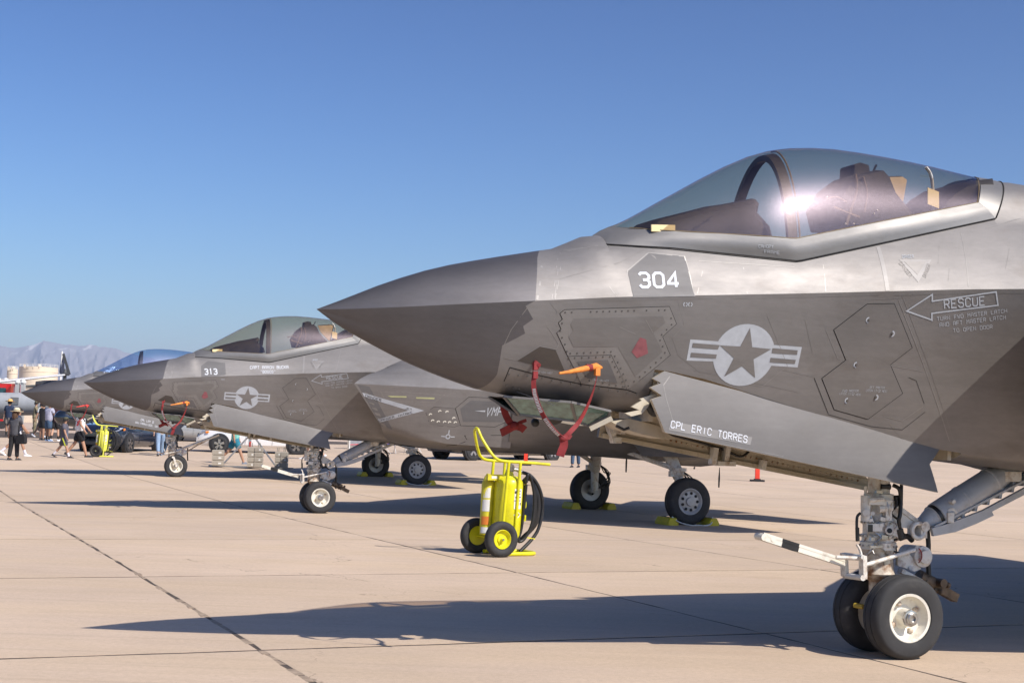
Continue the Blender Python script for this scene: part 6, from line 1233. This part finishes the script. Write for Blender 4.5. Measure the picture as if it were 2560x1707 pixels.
person(HH(104, 1099), RT(-30), 1.76, 'person in black beside the lilac shirt, partly hidden', 0, BLK, BLK, False, SHB, arms=(0, .1))
person(HH(137, 1102), RT(-20), 1.78, 'visitor in black shorts and bright white sneakers under the farthest jet nose', 1, MAR, BLK, False, SHW, stride=.15, sock=SOCKB)
person(HH(153, 1101), RT(10), 1.74, 'person in dark clothes next to the glossy black pod', 0, BLK, BLK, True, SHB)
person(HH(157, 1144), RT(-88), 1.42, 'boy in an olive cap, grey T-shirt and shorts with a neon side stripe', 0, fab('grey_shirt', (.105, .10, .125)), fab('grey_shorts', (.085, .08, .10)), False, SHB, hat=('cap', CAPO, None), stride=.36, arms=(-.2, .25), bend=(.2, .2), sock=SOCKW, stripe=NEON)
person(HH(196, 1142), RT(-80), 1.84, 'large man in a white T-shirt and black shorts walking behind the boy', 0, W_, BLK, False, SHB, stride=.34, arms=(.3, .1), bend=(.4, .5), broad=1.22, hair=(.03, .02, .015))
person(HH(399, 1139), RT(20), 1.74, 'walker in light blue jeans beside the nose wheel of the farthest jet', 1, W_, LDEN, True, SHG, stride=.28)
person(HH(419, 1137), RT(60), 1.78, 'walker in dark blue jeans beside the nose wheel of the farthest jet', 1, MAR, DEN, True, SHG, stride=.40)
person(HH(585, 1159), RT(-82), 1.78, 'walker in a mint shirt and teal shorts passing the ballast stacks', 0, MINT, TEALS, False, SHG, stride=.42, arms=(.1, -.3), bend=(.2, .5))
person(HH(780, 1148), RT(80), 1.76, 'walker in white sandals behind the nose gear of the second jet', 1, fab('sand', (.40, .34, .26)), fab('brown_shorts', (.12, .085, .06)), False, SHW, stride=.46, arms=(.3, -.3))
person(HH(1438, 1168), RT(160), 1.78, 'person in dark blue jeans behind the belly of the second jet', 1, NAVY, DEN, True, SHB, stride=.12)
# print on the navy shirt and the shoulder bag
t = empty('handbag', c3.location + Matrix.Rotation(RT(-20), 3, 'Z') @ Vector((.30, -.02, 0)), RT(-20), 'black shoulder bag carried by the person in the cream hat', 'bag')
d = MB(); d.rings([[Vector((sx * w, sy * .07, z)) for sx, sy in ((-1, -1), (1, -1), (1, 1), (-1, 1))] for z, w in ((.52, .12), (.56, .17), (.74, .16), (.84, .10))], True, (True, True)); d.build('body', BLK, t, 30); d = MB(); d.tube(bez([(-.08, 0, .82), (-.14, 0, 1.05), (-.16, 0, 1.28), (-.10, .02, 1.30), (.06, 0, .82)], 5), .014, 6); d.build('strap', BLK, t, 60)
# ------------------------------------------------------------------ vehicles
M_CGL = mat('car_glass', (.015, .018, .022), .06, 0, .1, 5, spec=.8); M_PLAS = mat('car_plastic', (.018, .018, .02), .5, 0, .15); M_CHR = mat('chrome', (.62, .62, .64), .18, 1, .05); M_LAMP = mat('headlamp', (.55, .60, .68), .12, .2, .2, 20, coat=.6); M_AMB = mat('amber_lamp', (.85, .25, .02), .3)
def car(name, loc, rz, label, cat, paint, L=5.0, W=1.95, H=1.75, kind='van', wr=.34):
    t = empty(name, loc, rz, label, cat); hl = L / 2; w = W / 2
    if kind == 'van': top = [(hl, .55), (hl - .06, .72), (hl - .35, .93), (hl - 1.0, 1.06), (hl - 1.25, 1.10), (-hl + .1, 1.05), (-hl, .9)]; g0, g1, r0, r1 = hl - 1.05, -hl + .06, hl - 2.2, -hl + .35
    elif kind == 'suv': top = [(hl, .60), (hl - .08, .85), (hl - .35, 1.04), (hl - 1.3, 1.14), (hl - 1.5, 1.14), (-hl + .1, 1.10), (-hl, .9)]; g0, g1, r0, r1 = hl - 1.35, -hl + .08, hl - 2.15, -hl + .5
    else: top = [(hl, .62), (hl - .05, .95), (hl - .3, 1.10), (hl - 1.5, 1.18), (hl - 1.6, 1.18), (-hl + .05, 1.16), (-hl, 1.0)]; g0, g1, r0, r1 = hl - 1.5, -.75, hl - 2.2, -.55
    tx = [a for a, b in top][::-1]; tz = [b for a, b in top][::-1]
    xs = sorted(set([a for a, _ in top] + [hl * q for q in (-.9, -.7, -.5, -.3, -.1, .1, .3, .5, .7, .9)]))
    rows = []
    for x in xs:
        zt = float(np.interp(x, tx, tz)); e = (abs(x) / hl) ** 6; ww = w * (1 - .16 * e); zb = .22 + .10 * e
        half = [(ww * .86, zb), (ww * .98, zb + .12), (ww, zb + .3), (ww * .995, zt - .18), (ww * .95, zt - .05), (ww * .82, zt)]
        rows.append([Vector((x, y, z)) for y, z in half] + [Vector((x, -y, z)) for y, z in half[::-1]])
    d = MB(); d.rings(rows, True, (True, True)); body = d.build('body', paint, t, 38)
    gr = []
    for f in (0, 1):
        pass
    zb = 1.06 if kind != 'pickup' else 1.14
    bw, tw = w * .90, w * .72
    base = [(g0, bw * .92), (g0 - .55, bw), (g1 + .25, bw), (g1, bw * .9)]; roof = [(r0, tw * .95), (r0 - .3, tw), (r1 + .2, tw), (r1, tw * .95)]
    lp = lambda P, z: [Vector((x, y, z)) for x, y in P] + [Vector((x, -y, z)) for x, y in P[::-1]]
    d = MB(); d.rings([lp(base, zb - .04), lp(roof, H - .05)], True, (False, False)); d.build('glasshouse', M_CGL, t, 20)
    d = MB(); d.rings([lp([(x, y * 1.015) for x, y in roof], H - .07), lp([(x, y * 1.0) for x, y in roof], H - .02), lp([(x * .97, y * .8) for x, y in roof], H)], True, (False, True)); d.build('roof', paint, t, 40)
    for sy in (1, -1):
        for (bx, by), (rx, ry) in ((base[0], roof[0]), (base[1], roof[1]), (base[2], roof[2]), (base[3], roof[3])):
            d = MB(); d.bar((bx, sy * (by + .006), zb - .03), (rx, sy * (ry + .006), H - .05), .07, .05, (0, 0, 1)); d.build('pillar', paint, t, 0)
    wx = hl - .95, -hl + 1.0
    for x in wx:
        for sy in (1, -1):
            d = MB(); d.lathe((x, sy * (w - .16), wr + .02), (0, sy, 0), [(0, wr + .09), (.162, wr + .09), (.168, wr + .05)], 28, (False, True)); d.build('wheel_arch', M_PLAS, t, 30)
            wh = empty('wheel'); wh.parent = t; c = Vector((x, sy * (w - .06), wr))
            d = MB(); d.lathe(c, (0, sy, 0), [(-.1, wr * .62), (-.11, wr * .8), (-.09, wr * .97), (-.05, wr), (.05, wr), (.09, wr * .97), (.11, wr * .8), (.1, wr * .62)], 28, (False, False)); d.build('tyre', M_RUB, wh, 50)
            d = MB(); d.lathe(c, (0, sy, 0), [(.02, .03), (.03, wr * .6), (.085, wr * .63), (.09, wr * .58), (.05, wr * .55)], 28, (True, False)); d.build('rim', M_PLAS, wh, 30)
            for k in range(5):
                a = k * 2 * math.pi / 5 + .3; u = Vector((math.cos(a), 0, math.sin(a))); v = Vector((-math.sin(a), 0, math.cos(a))); p0 = c + Vector((0, sy * .075, 0)); d = MB(); d.prism([p0 + u * .03 - v * .035, p0 + u * wr * .6 - v * .055, p0 + u * wr * .6 + v * .055, p0 + u * .03 + v * .035], Vector((0, sy * .02, 0))); d.build('spoke', M_CHR, wh, 0)
    for sy in (1, -1):
        zt = .80 if kind == 'van' else .88; d = MB(); d.prism([Vector((hl - .10, sy * w * .62, zt - .09)), Vector((hl - .16, sy * w * .90, zt - .05)), Vector((hl - .42, sy * w * .96, zt + .06)), Vector((hl - .30, sy * w * .70, zt + .07))], Vector((.06, sy * .03, .02))); d.build('headlight', M_LAMP, t, 20)
        d = MB(); d.prism([Vector((hl - .40, sy * w * .965, zt - .03)), Vector((hl - .52, sy * w * .985, zt + .0)), Vector((hl - .50, sy * w * .985, zt + .07)), Vector((hl - .40, sy * w * .96, zt + .06))], Vector((.02, sy * .03, 0))); d.build('turn_light', M_AMB, t, 0)
        d = MB(); d.prism([Vector((hl - .02, sy * w * .50, .36)), Vector((hl - .10, sy * w * .84, .38)), Vector((hl - .10, sy * w * .82, .50)), Vector((hl - .02, sy * w * .55, .47))], Vector((.03, 0, 0))); d.build('bumper_vent', M_PLAS, t, 0)
        d = MB(); d.bar((hl - .02, sy * w * .58, .43), (hl - .05, sy * w * .76, .44), .03, .03); d.build('fog_light', M_LAMP, t, 0)
        d = MB(); d.ball((g0 - .35, sy * (w + .10), zb + .05), .11, 10, 7, (.6, 1, .8)); d.build('wing_mirror', paint, t, 60)
        d = MB(); d.prism([Vector((-hl + .04, sy * w * .78, .8)), Vector((-hl + .10, sy * w * .93, .8)), Vector((-hl + .10, sy * w * .9, 1.0)), Vector((-hl + .04, sy * w * .76, 1.0))], Vector((-.04, 0, 0))); d.build('tail_light', M_DEL, t, 0)
        for xd in ((.55, -.55) if kind != 'pickup' else (.2,)):
            d = MB(); d.bar((xd, sy * (w + .004), .35), (xd - .03, sy * (w * .99), zb - .1), .008, .008, (0, 1, 0)); d.build('door_gap', M_BLACK, t, 0); d = MB(); d.box((xd - .22, sy * (w + .012), .88), (.16, .03, .03)); d.build('door_handle', paint, t, 0)
    d = MB(); d.prism([Vector((hl - .02, -w * .55, .60)), Vector((hl - .02, w * .55, .60)), Vector((hl - .07, w * .58, .78)), Vector((hl - .07, -w * .58, .78))], Vector((.035, 0, 0))); d.build('grille', M_PLAS, t, 0)
    for z in (.64, .69, .74): d = MB(); d.bar((hl + .02, -w * .52, z), (hl + .02, w * .52, z), .02, .012); d.build('grille_bar', M_CHR, t, 0)
    d = MB(); d.box((hl - .03, 0, .36), (.08, W * .5, .12)); d.build('bumper_vent', M_PLAS, t, 0)
    return t
def paint(n, c): return mat('paint_' + n, c, .22, .1, .02, 3, coat=1.0, rvar=.02)
fv = gpx(563, 1131)
hd = R(186); car('minivan', fv + Matrix.Rotation(hd, 3, 'Z') @ Vector((-1.35, -.9, 0)), hd, 'white minivan with silver spoked wheels behind the second jet', 'minivan', paint('white', (.80, .80, .80)), 5.1, 1.98, 1.75, 'van')
fs = gpx(258, 1131); hd = R(-100); car('dark_car', fs + Vector((0.1, 2.3, 0)), hd, 'dark navy car facing the camera behind the far extinguisher', 'car', paint('navy', (.012, .018, .034)), 4.7, 1.9, 1.68, 'suv')
fs = gpx(465, 1104); hd = R(190); car('silver_car', fs + Vector((.6, 1.5, 0)), hd, 'grey car half hidden behind the farthest jet and the white minivan', 'car', paint('silver', (.34, .35, .36)), 4.8, 1.88, 1.6, 'suv')
fw_, rw_ = gpx(1178, 1151), gpx(1378, 1150); mid = (fw_ + rw_) / 2; hd = math.atan2((fw_ - rw_).y, (fw_ - rw_).x); Lp = (fw_ - rw_).length + 1.95
car('pickup_truck', mid + Matrix.Rotation(hd, 3, 'Z') @ Vector((-.02, -.9, 0)), hd, 'dark pickup truck whose wheels show below the second jet', 'truck', paint('black', (.012, .012, .014)), Lp, 2.0, 1.85, 'pickup', .385)
# red fire truck at the left edge
t = empty('fire_truck', at(-18, 1060, 94) * 1.0, R(4), 'red fire truck with white roof and dark window at the left edge', 'truck'); t.location.z = gz(0, 94); M_FRED = paint('red', (.62, .012, .02)); 
d = MB(); d.rings([[Vector((x, sy * w_, z)) for sy, z in ((-1, .5), (-1, 3.0), (1, 3.0), (1, .5))] for x, w_ in ((-3.5, 1.2), (1.40, 1.25), (1.55, 1.15))], True, (True, True)); d.build('body', M_FRED, t, 0)
d = MB(); d.box((-.9, 0, 3.08), (5.0, 2.55, .16)); d.build('roof', M_LABEL, t, 0); d = MB(); d.box((.55, -1.27, 2.2), (1.1, .03, 1.0)); d.build('window', mat('window_teal', (.02, .07, .09), .1), t, 0); d = MB(); d.box((-1.9, -1.27, 1.6), (1.6, .03, 1.5)); d.build('locker_door', M_CHR, t, 0)
d = MB(); d.rings([[Vector((x, sy * .5, z)) for sy in (-1, 1)] for x, z in ((-3.4, 3.9), (-.6, 3.25))], False); d.rings([[Vector((x, sy * .5, z)) for sy in (-1, 1)] for x, z in ((-3.4, 3.8), (-.6, 3.22))], False); d.build('ladder_rack', M_FRED, t, 0)
for x in (-2.4, .9): d = MB(); d.lathe((x, -1.15, .5), (0, -1, 0), [(-.15, .3), (-.15, .5), (.12, .5), (.13, .3), (.08, .05)], 24); d.build('wheel', M_RUB, t, 40)
for x in (.2, .7): d = MB(); d.lathe((x, 0, 3.15), (0, 0, 1), [(0, .18), (.2, .16), (.26, .03)], 12); d.build('beacon', M_LABEL, t, 40)
# grey aircraft, helicopter, pod
M_AGREY = mat('aircraft_grey', (.36, .37, .385), .5, .1, .08, 3, stain=(.25, .25, .25), stain_amt=.3)
p = at(-60, 1010, 80); t = empty('grey_aircraft', (p.x, p.y, gz(0, p.y)), R(3), 'pale grey aircraft fuselage behind the people at the left edge', 'aircraft'); zc_ = p.z - t.location.z
d = MB(); d.lathe((0, 0, zc_), (1, 0, .035), [(-6, .3), (-5, .6), (0, .68), (3.5, .64), (5.2, .5), (6.6, .28), (7.4, .05)], 24); d.build('fuselage', M_AGREY, t, 50); d = MB(); d.prism([Vector((-4, -.5, zc_)), Vector((-1, -.5, zc_ + .05)), Vector((-2.6, -4.5, zc_)), Vector((-3.8, -4.5, zc_))], Vector((0, 0, .12))); d.build('wing', M_AGREY, t, 0)
d = MB(); d.box((2.35, -.66, zc_ + .25), (.45, .05, .4)); d.build('access_panel', mat('panel_grey', (.16, .165, .17), .6), t, 0); d = MB(); d.lathe((4.1, 0, zc_ + .38), (1, 0, .1), [(-1, .1), (-.6, .32), (.2, .34), (1.0, .1)], 16); d.build('canopy', mat('canopy_blue', (.02, .06, .14), .05), t, 50)
for x in (-1.5, 3.9): d = MB(); d.tube([(x, -.2, zc_ - .7), (x, -.2, .35)], .08, 10); d.build('gear_leg', M_GEAR, t, 50); d = MB(); d.lathe((x, -.35, .32), (0, 1, 0), [(-.1, .15), (-.1, .3), (-.06, .32), (.06, .32), (.1, .3), (.1, .15)], 20); d.build('wheel', M_RUB, t, 40)
p = at(150, 958, 96); t = empty('helicopter', (p.x, p.y, gz(0, p.y)), R(6), 'dark helicopter with long drooping rotor blades beyond the jets at left', 'helicopter'); zc_ = p.z - t.location.z
M_HEL = mat('helicopter_dark', (.05, .052, .055), .55, 0, .2)
d = MB(); d.rings([[Vector((x, math.cos(a) * w_, zc_ - h_ * .6 + math.sin(a) * h_)) for a in [2 * math.pi * k / 14 for k in range(14)]] for x, w_, h_ in ((-1.6, .2, .2), (-1.0, .6, .45), (0, .8, .55), (1.5, .7, .5), (3.0, .35, .3), (6, .12, .12))], True, (True, True)); d.build('fuselage', M_HEL, t, 50)
d = MB(); d.tube([(.3, 0, zc_ - .2), (.3, 0, zc_ + .75)], .12, 8); d.lathe((.3, 0, zc_ + .55), (0, 0, 1), [(0, .3), (.12, .34), (.2, .16), (.45, .1)], 12); d.build('rotor_mast', M_HEL, t, 40)
hub_ = Vector((.3, 0, zc_ + .62))
iv = Matrix.Rotation(-R(6), 3, 'Z')
def lw(px, py, Y): return iv @ (at(px, py, Y) - Vector(t.location))
e0 = lw(-40, 957, 90); d = MB(); d.bar(hub_, e0, .45, .09); d.build('rotor_blade', mat('blade_light', (.60, .61, .63), .5), t, 0); d = MB(); d.bar(hub_ + Vector((0, 0, -.06)), e0 + Vector((0, 0, -.08)), .40, .05); d.build('rotor_blade_underside', M_HEL, t, 0)
d = MB(); d.bar(hub_ + Vector((.3, 0, 0)), lw(158, 884, 96), .18, .05, (0, 1, 0)); d.build('rotor_blade', M_HEL, t, 0); d = MB(); d.tube([(-1, .5, zc_ - .9), (-1, .5, .1)], .07, 8); d.tube([(1, .5, zc_ - .9), (1, .5, .1)], .07, 8); d.tube([(-1.8, .5, .08), (1.8, .5, .08)], .07, 8); d.build('skid', M_HEL, t, 50, True, False)
p = at(152, 940, 120); t = empty('flagpole', (p.x, p.y, gz(0, 120)), 0, 'white flagpole with a limp dark flag against the mountains', 'flagpole'); zt_f = at(152, 878, 120).z - t.location.z
d = MB(); d.tube([(0, 0, 0), (0, 0, zt_f)], [.09, .07], 10); d.build('pole', M_LABEL, t, 60); d = MB(); rr_ = random.Random(2)
d.rings([[Vector((.05 + (.10 if k % 2 else -.30) * .5 * s_ + .03 * k, (.16 if k % 2 else -.14) * s_, zt_f - .35 - 1.5 * (i / 8) - .06 * k * s_)) for k in range(6)] for i in range(9) for s_ in (min(.25 + i / 9, 1),)], False); d.build('flag', mat('flag_dark', (.02, .025, .05), .8, 0, .3, 3), t, 50)
p = gpx(152, 1108); t = empty('instrument_pod', p, R(12), 'glossy dark rounded pod on a low stand behind the boy and the man in white', 'pod'); zc_ = at(150, 1043, p.y).z - p.z
d = MB(); d.lathe((0, .6, zc_), (.9, .35, -.05), [(-.42, .02), (-.38, .14), (-.25, .28), (0, .36), (.5, .38), (1.4, .3), (2.0, .1)], 24); d.build('shell', mat('pod_gloss', (.008, .012, .02), .12, 0, .05, 3, coat=1), t, 60)
for x in (.2, 1.1): d = MB(); d.bar((x, .6, 0), (x, .75, zc_ - .2), .06, .06); d.box((x, .65, .03), (.1, .5, .06)); d.build('stand', M_STEEL, t, 0)
# light posts with white caps
for px, n in ((43, 'left'), (57, 'right')):
    p = at(px, 985, 82); t = empty('bollard_post', (p.x, p.y, gz(0, 82)), 0, '%s of two grey posts with white caps beside the fire truck' % n, 'post', 'grey capped posts'); z1 = at(px, 957, 82).z - t.location.z
    d = MB(); d.box((0, 0, z1 / 2), (.22, .22, z1)); d.build('post', mat('post_grey', (.42, .42, .41), .8), t, 0); d = MB(); d.lathe((0, 0, z1), (0, 0, 1), [(0, .17), (.08, .16), (.2, .06), (.22, .01)], 12); d.build('cap', M_LABEL, t, 40)
# fuel tanks and low buildings
M_TANK = mat('tank_cream', (.72, .60, .45), .7, 0, .05, .4)
for px0, px1, py, Yd, nm in ((34.4, 128.6, 916, 600, 'larger cream fuel storage tank with a roof railing below the mountains'), (14.3, 40, 922, 640, 'smaller cream fuel storage tank left of the larger one')):
    a, b = at(px0, py, Yd), at(px1, py, Yd); c = (a + b) / 2; r_ = (b - a).length / 2; z0 = 1.0; h_ = c.z - z0; t = empty('fuel_tank', (c.x, c.y + r_, z0), 0, nm, 'tank', 'fuel storage tanks')
    d = MB(); d.lathe((0, 0, 0), (0, 0, 1), [(0, r_), (h_ - 2.2, r_), (h_ - 2.15, r_ + .15), (h_ - 1.9, r_ + .15), (h_ - 1.85, r_), (h_, r_), (h_ + .35, r_ * .5), (h_ + .5, .3)], 48); d.build('shell', M_TANK, t, 30)
    d = MB(); rp = [Vector((math.cos(2 * math.pi * k / 40) * r_ * .99, math.sin(2 * math.pi * k / 40) * r_ * .99, h_ + 1.25)) for k in range(40)]; d.tube(rp, .07, 5, closed=True); d.tube([v - Vector((0, 0, .6)) for v in rp], .05, 5, closed=True)
    for v in rp[::2]: d.tube([v - Vector((0, 0, 1.3)), v], .06, 5)
    d.build('railing', M_LABEL, t, 60, True, False); d = MB(); d.lathe((.2, 0, h_), (0, 0, 1), [(0, 1.0), (.9, .9), (1.4, .3)], 12); d.build('roof_vent', M_TANK, t, 40)
    d = MB(); d.box((-r_ * .45, -r_ * .9, h_ + .1), (.9, .3, 1.6)); d.build('stair_head', M_TANK, t, 0)
    for k in range(3): d = MB(); d.box((r_ * (.02 + .3 * k) - r_ * .3, -math.sqrt(max(r_ ** 2 - (r_ * (.02 + .3 * k) - r_ * .3) ** 2, .1)) - .05, h_ - .9 + .25 * k), (1.6 if k == 0 else .25, .12, .4 if k == 0 else .8)); d.build('fitting', mat('tank_fitting', (.35, .29, .21), .7), t, 0)
def shed(px0, px1, py, Yd, dep, nm, roofm, slope=0.0):
    a, b = at(px0, py, Yd), at(px1, py, Yd); w_ = b.x - a.x; t = empty('low_building', ((a.x + b.x) / 2, Yd + dep / 2, 1.0), 0, nm, 'building', 'low buildings by the tanks'); h_ = a.z - 1.0
    d = MB(); d.box((0, 0, h_ / 2 - .3), (w_, dep, h_ - .6)); d.build('wall', M_TANK, t, 0); d = MB(); d.hexa([(-w_ / 2 - .4, -dep / 2 - .5, h_ - .6), (w_ / 2 + .4, -dep / 2 - .5, h_ - .6 + slope), (w_ / 2 + .4, dep / 2 + .5, h_ - .6 + slope), (-w_ / 2 - .4, dep / 2 + .5, h_ - .6), (-w_ / 2 - .4, -dep / 2 - .5, h_ - .2), (w_ / 2 + .4, -dep / 2 - .5, h_ - .2 + slope), (w_ / 2 + .4, dep / 2 + .5, h_ - .2 + slope), (-w_ / 2 - .4, dep / 2 + .5, h_ - .2)]); d.build('roof', roofm, t, 0)
    for k in range(3): d = MB(); d.box((-w_ / 2 + w_ * (k + .5) / 3, -dep / 2 - .03, h_ * .5), (w_ / 6, .08, h_ * .3)); d.build('window', M_CGL, t, 0)
shed(-160, 13, 941, 500, 12, 'cream flat building at the left edge beyond the fire truck', M_TANK); shed(62, 190, 962, 420, 14, 'cream shed with a sloping dark roof in front of the tanks', mat('roof_dark', (.09, .10, .10), .6), 1.6)

# ------------------------------------------------------------------ ballast stacks and the mast they hold
M_BAL = mat('ballast_grey', (.36, .325, .275), .8, 0, .08, 8); bY = gpx(633, 1172).y
def bl_stack(px0, px1, py0, py1, n, cols, nm, dy):
    a, b = at(px0, py1, bY + dy), at(px1, py1, bY + dy); w_ = (b.x - a.x) / cols; zt = at((px0 + px1) / 2, py0, bY + dy).z; z0 = gz(0, bY + dy) + .05; h_ = (zt - z0) / n
    pos = ['lowest', 'second', 'third', 'topmost'] if n == 4 else ['lowest', 'middle', 'topmost']
    for c in range(cols):
        for k in range(n):
            lb = '%s grey ballast block %sof the %s stack' % (pos[k], ('in the left column ' if c == 0 else 'in the right column ') if cols == 2 else '', nm)
            t = empty('ballast_block', (a.x + w_ * (c + .5), bY + dy + .15, z0 + h_ * k), R(8 if c == 0 else 2), lb, 'ballast block', 'grey ballast blocks'); hw = w_ / 2 - .006; hd_ = .17; bv = .018
            rows = [[Vector((sx * (hw - e), sy * (hd_ - e), z)) for sx, sy in ((-1, -1), (1, -1), (1, 1), (-1, 1))] for z, e in ((.004, bv), (.02, 0), (h_ - .02, 0), (h_ - .004, bv))]
            d = MB(); d.rings(rows, True, (True, True)); d.build('body', M_BAL, t, 0)
            if (k + c) % 2 == 0 or cols == 1: d = MB(); d.box((hw * .35, -hd_ - .002, h_ * .5), (hw * .5, .003, h_ * .28)); d.build('sticker', M_LABEL, t, 0)
            if k == n - 1: 
                for sx in (-.3, .2): d = MB(); d.tube([(sx * hw, 0, h_ - .02), (sx * hw, 0, h_ + .13)], .012, 6); d.build('rod', M_STEEL, t, 40)
    return
bl_stack(527, 557, 1124, 1163, 3, 1, 'left', .25); bl_stack(615, 654, 1117, 1168, 4, 2, 'middle', 0); bl_stack(684, 717, 1129, 1166, 3, 2, 'right', .2)
p = gpx(633, 1170); t = empty('ballasted_mast', p + Vector((0, .5, 0)), 0, 'grey mast on a flat frame weighted by the ballast stacks', 'mast'); la = lambda px, py, dy=.5: at(px, py, p.y + dy) - Vector(t.location)
M_ALU = mat('aluminium', (.45, .46, .48), .4, .6, .1, 12)
for (a, b) in (((622, 1090), (556, 1162)), ((636, 1092), (690, 1166))): d = MB(); d.bar(la(*a), la(*b), .05, .05); d.build('brace', M_ALU, t, 0)
d = MB(); d.bar(la(625, 1167), la(625, 1000), .08, .08, (0, 1, 0)); d.build('mast', M_ALU, t, 0); d = MB(); d.bar(la(626, 1104, .43), la(626, 1117, .43), .05, .03, (0, 1, 0)); d.build('red_tag', M_DEL, t, 0)
d = MB(); d.bar(Vector((-1.5, -.2, .03)), Vector((1.25, -.2, .03)), .10, .04); d.bar(Vector((-.1, -.9, .045)), Vector((-.1, .9, .045)), .10, .03); d.build('base_frame', M_ALU, t, 0, True, False)
# ------------------------------------------------------------------ folding chairs, cabinet and rope barrier beyond the second jet
M_BLU = fab('chair_blue', (.015, .06, .24))
for i, (px, py, lb) in enumerate(((1000, 1134, 'blue folding chair nearest the red barrier rope'), (1035, 1131, 'blue folding chair right of the first one'), (958, 1133, 'blue folding chair left of the others, by the main wheel'), (930, 1128, 'leftmost blue folding chair, beside the grey cabinet'))):
    t = empty('folding_chair', gpx(px, py), R(20 + 25 * i), lb, 'chair', 'blue folding chairs')
    d = MB(); d.box((0, 0, .43), (.5, .45, .03)); d.build('seat', M_BLU, t, 0); d = MB(); d.bar((0, .22, .44), (0, .34, .85), .5, .02, (0, 1, 0)); d.build('backrest', M_BLU, t, 0)
    for sx in (-.25, .25):
        for a, b in (((sx, -.24, 0), (sx, .22, .5)), ((sx, .26, 0), (sx, -.22, .5)), ((sx, .22, .4), (sx, .34, .86))): d = MB(); d.tube([a, b], .013, 6); d.build('leg', M_LABEL, t, 50)
p = gpx(888, 1122); t = empty('cabinet', p, R(5), 'grey cabinet under the second jet beside the blue chairs', 'cabinet'); d = MB(); d.box((0, 0, .45), (.75, .5, .9)); d.build('body', M_BAL, t, 0); d = MB(); d.box((0, -.256, .5), (.6, .012, .7)); d.build('door', mat('cabinet_door', (.30, .31, .33), .6), t, 0)
for i, px in enumerate((872, 1103)):
    t = empty('barrier_post', gpx(px, 1146 if i == 0 else 1136), 0, 'white rope barrier post %s' % ('nearest the farthest jet nose gear' if i == 0 else 'right of the blue chairs'), 'post', 'rope barrier posts'); d = MB(); d.lathe((0, 0, 0), (0, 0, 1), [(0, .16), (.03, .16), (.05, .03), (.95, .03), (.97, .04), (1.0, .01)], 12); d.build('post', M_LABEL, t, 40)
a, b = gpx(872, 1146) + Vector((0, 0, .55)), gpx(1103, 1136) + Vector((0, 0, .9)); d = MB(); d.tube(bez([a, a.lerp(b, .5) + Vector((0, 0, -.12)), b], 8), .02, 6); o = d.build('barrier_rope', mat('rope_red', (.55, .05, .06), .7), None, 60); tag(o, 'red rope strung between the two white barrier posts', 'rope')
# hanging lines below the second jet's belly
for px, a, b in ((1567, 1128, 1180), (1737, 1166, 1172), (1799, 1168, 1218)):
    d = MB(); q0, q1 = pl(px, a, .3, 1), pl(px - 2, b, .3, 1); d.tube([q0, q0.lerp(q1, .55), q1], [.006, .018, .014], 6); d.v = [(v[0], -v[1], v[2]) for v in d.v]; d.build('static_line', M_HOSE, JET2, 50)
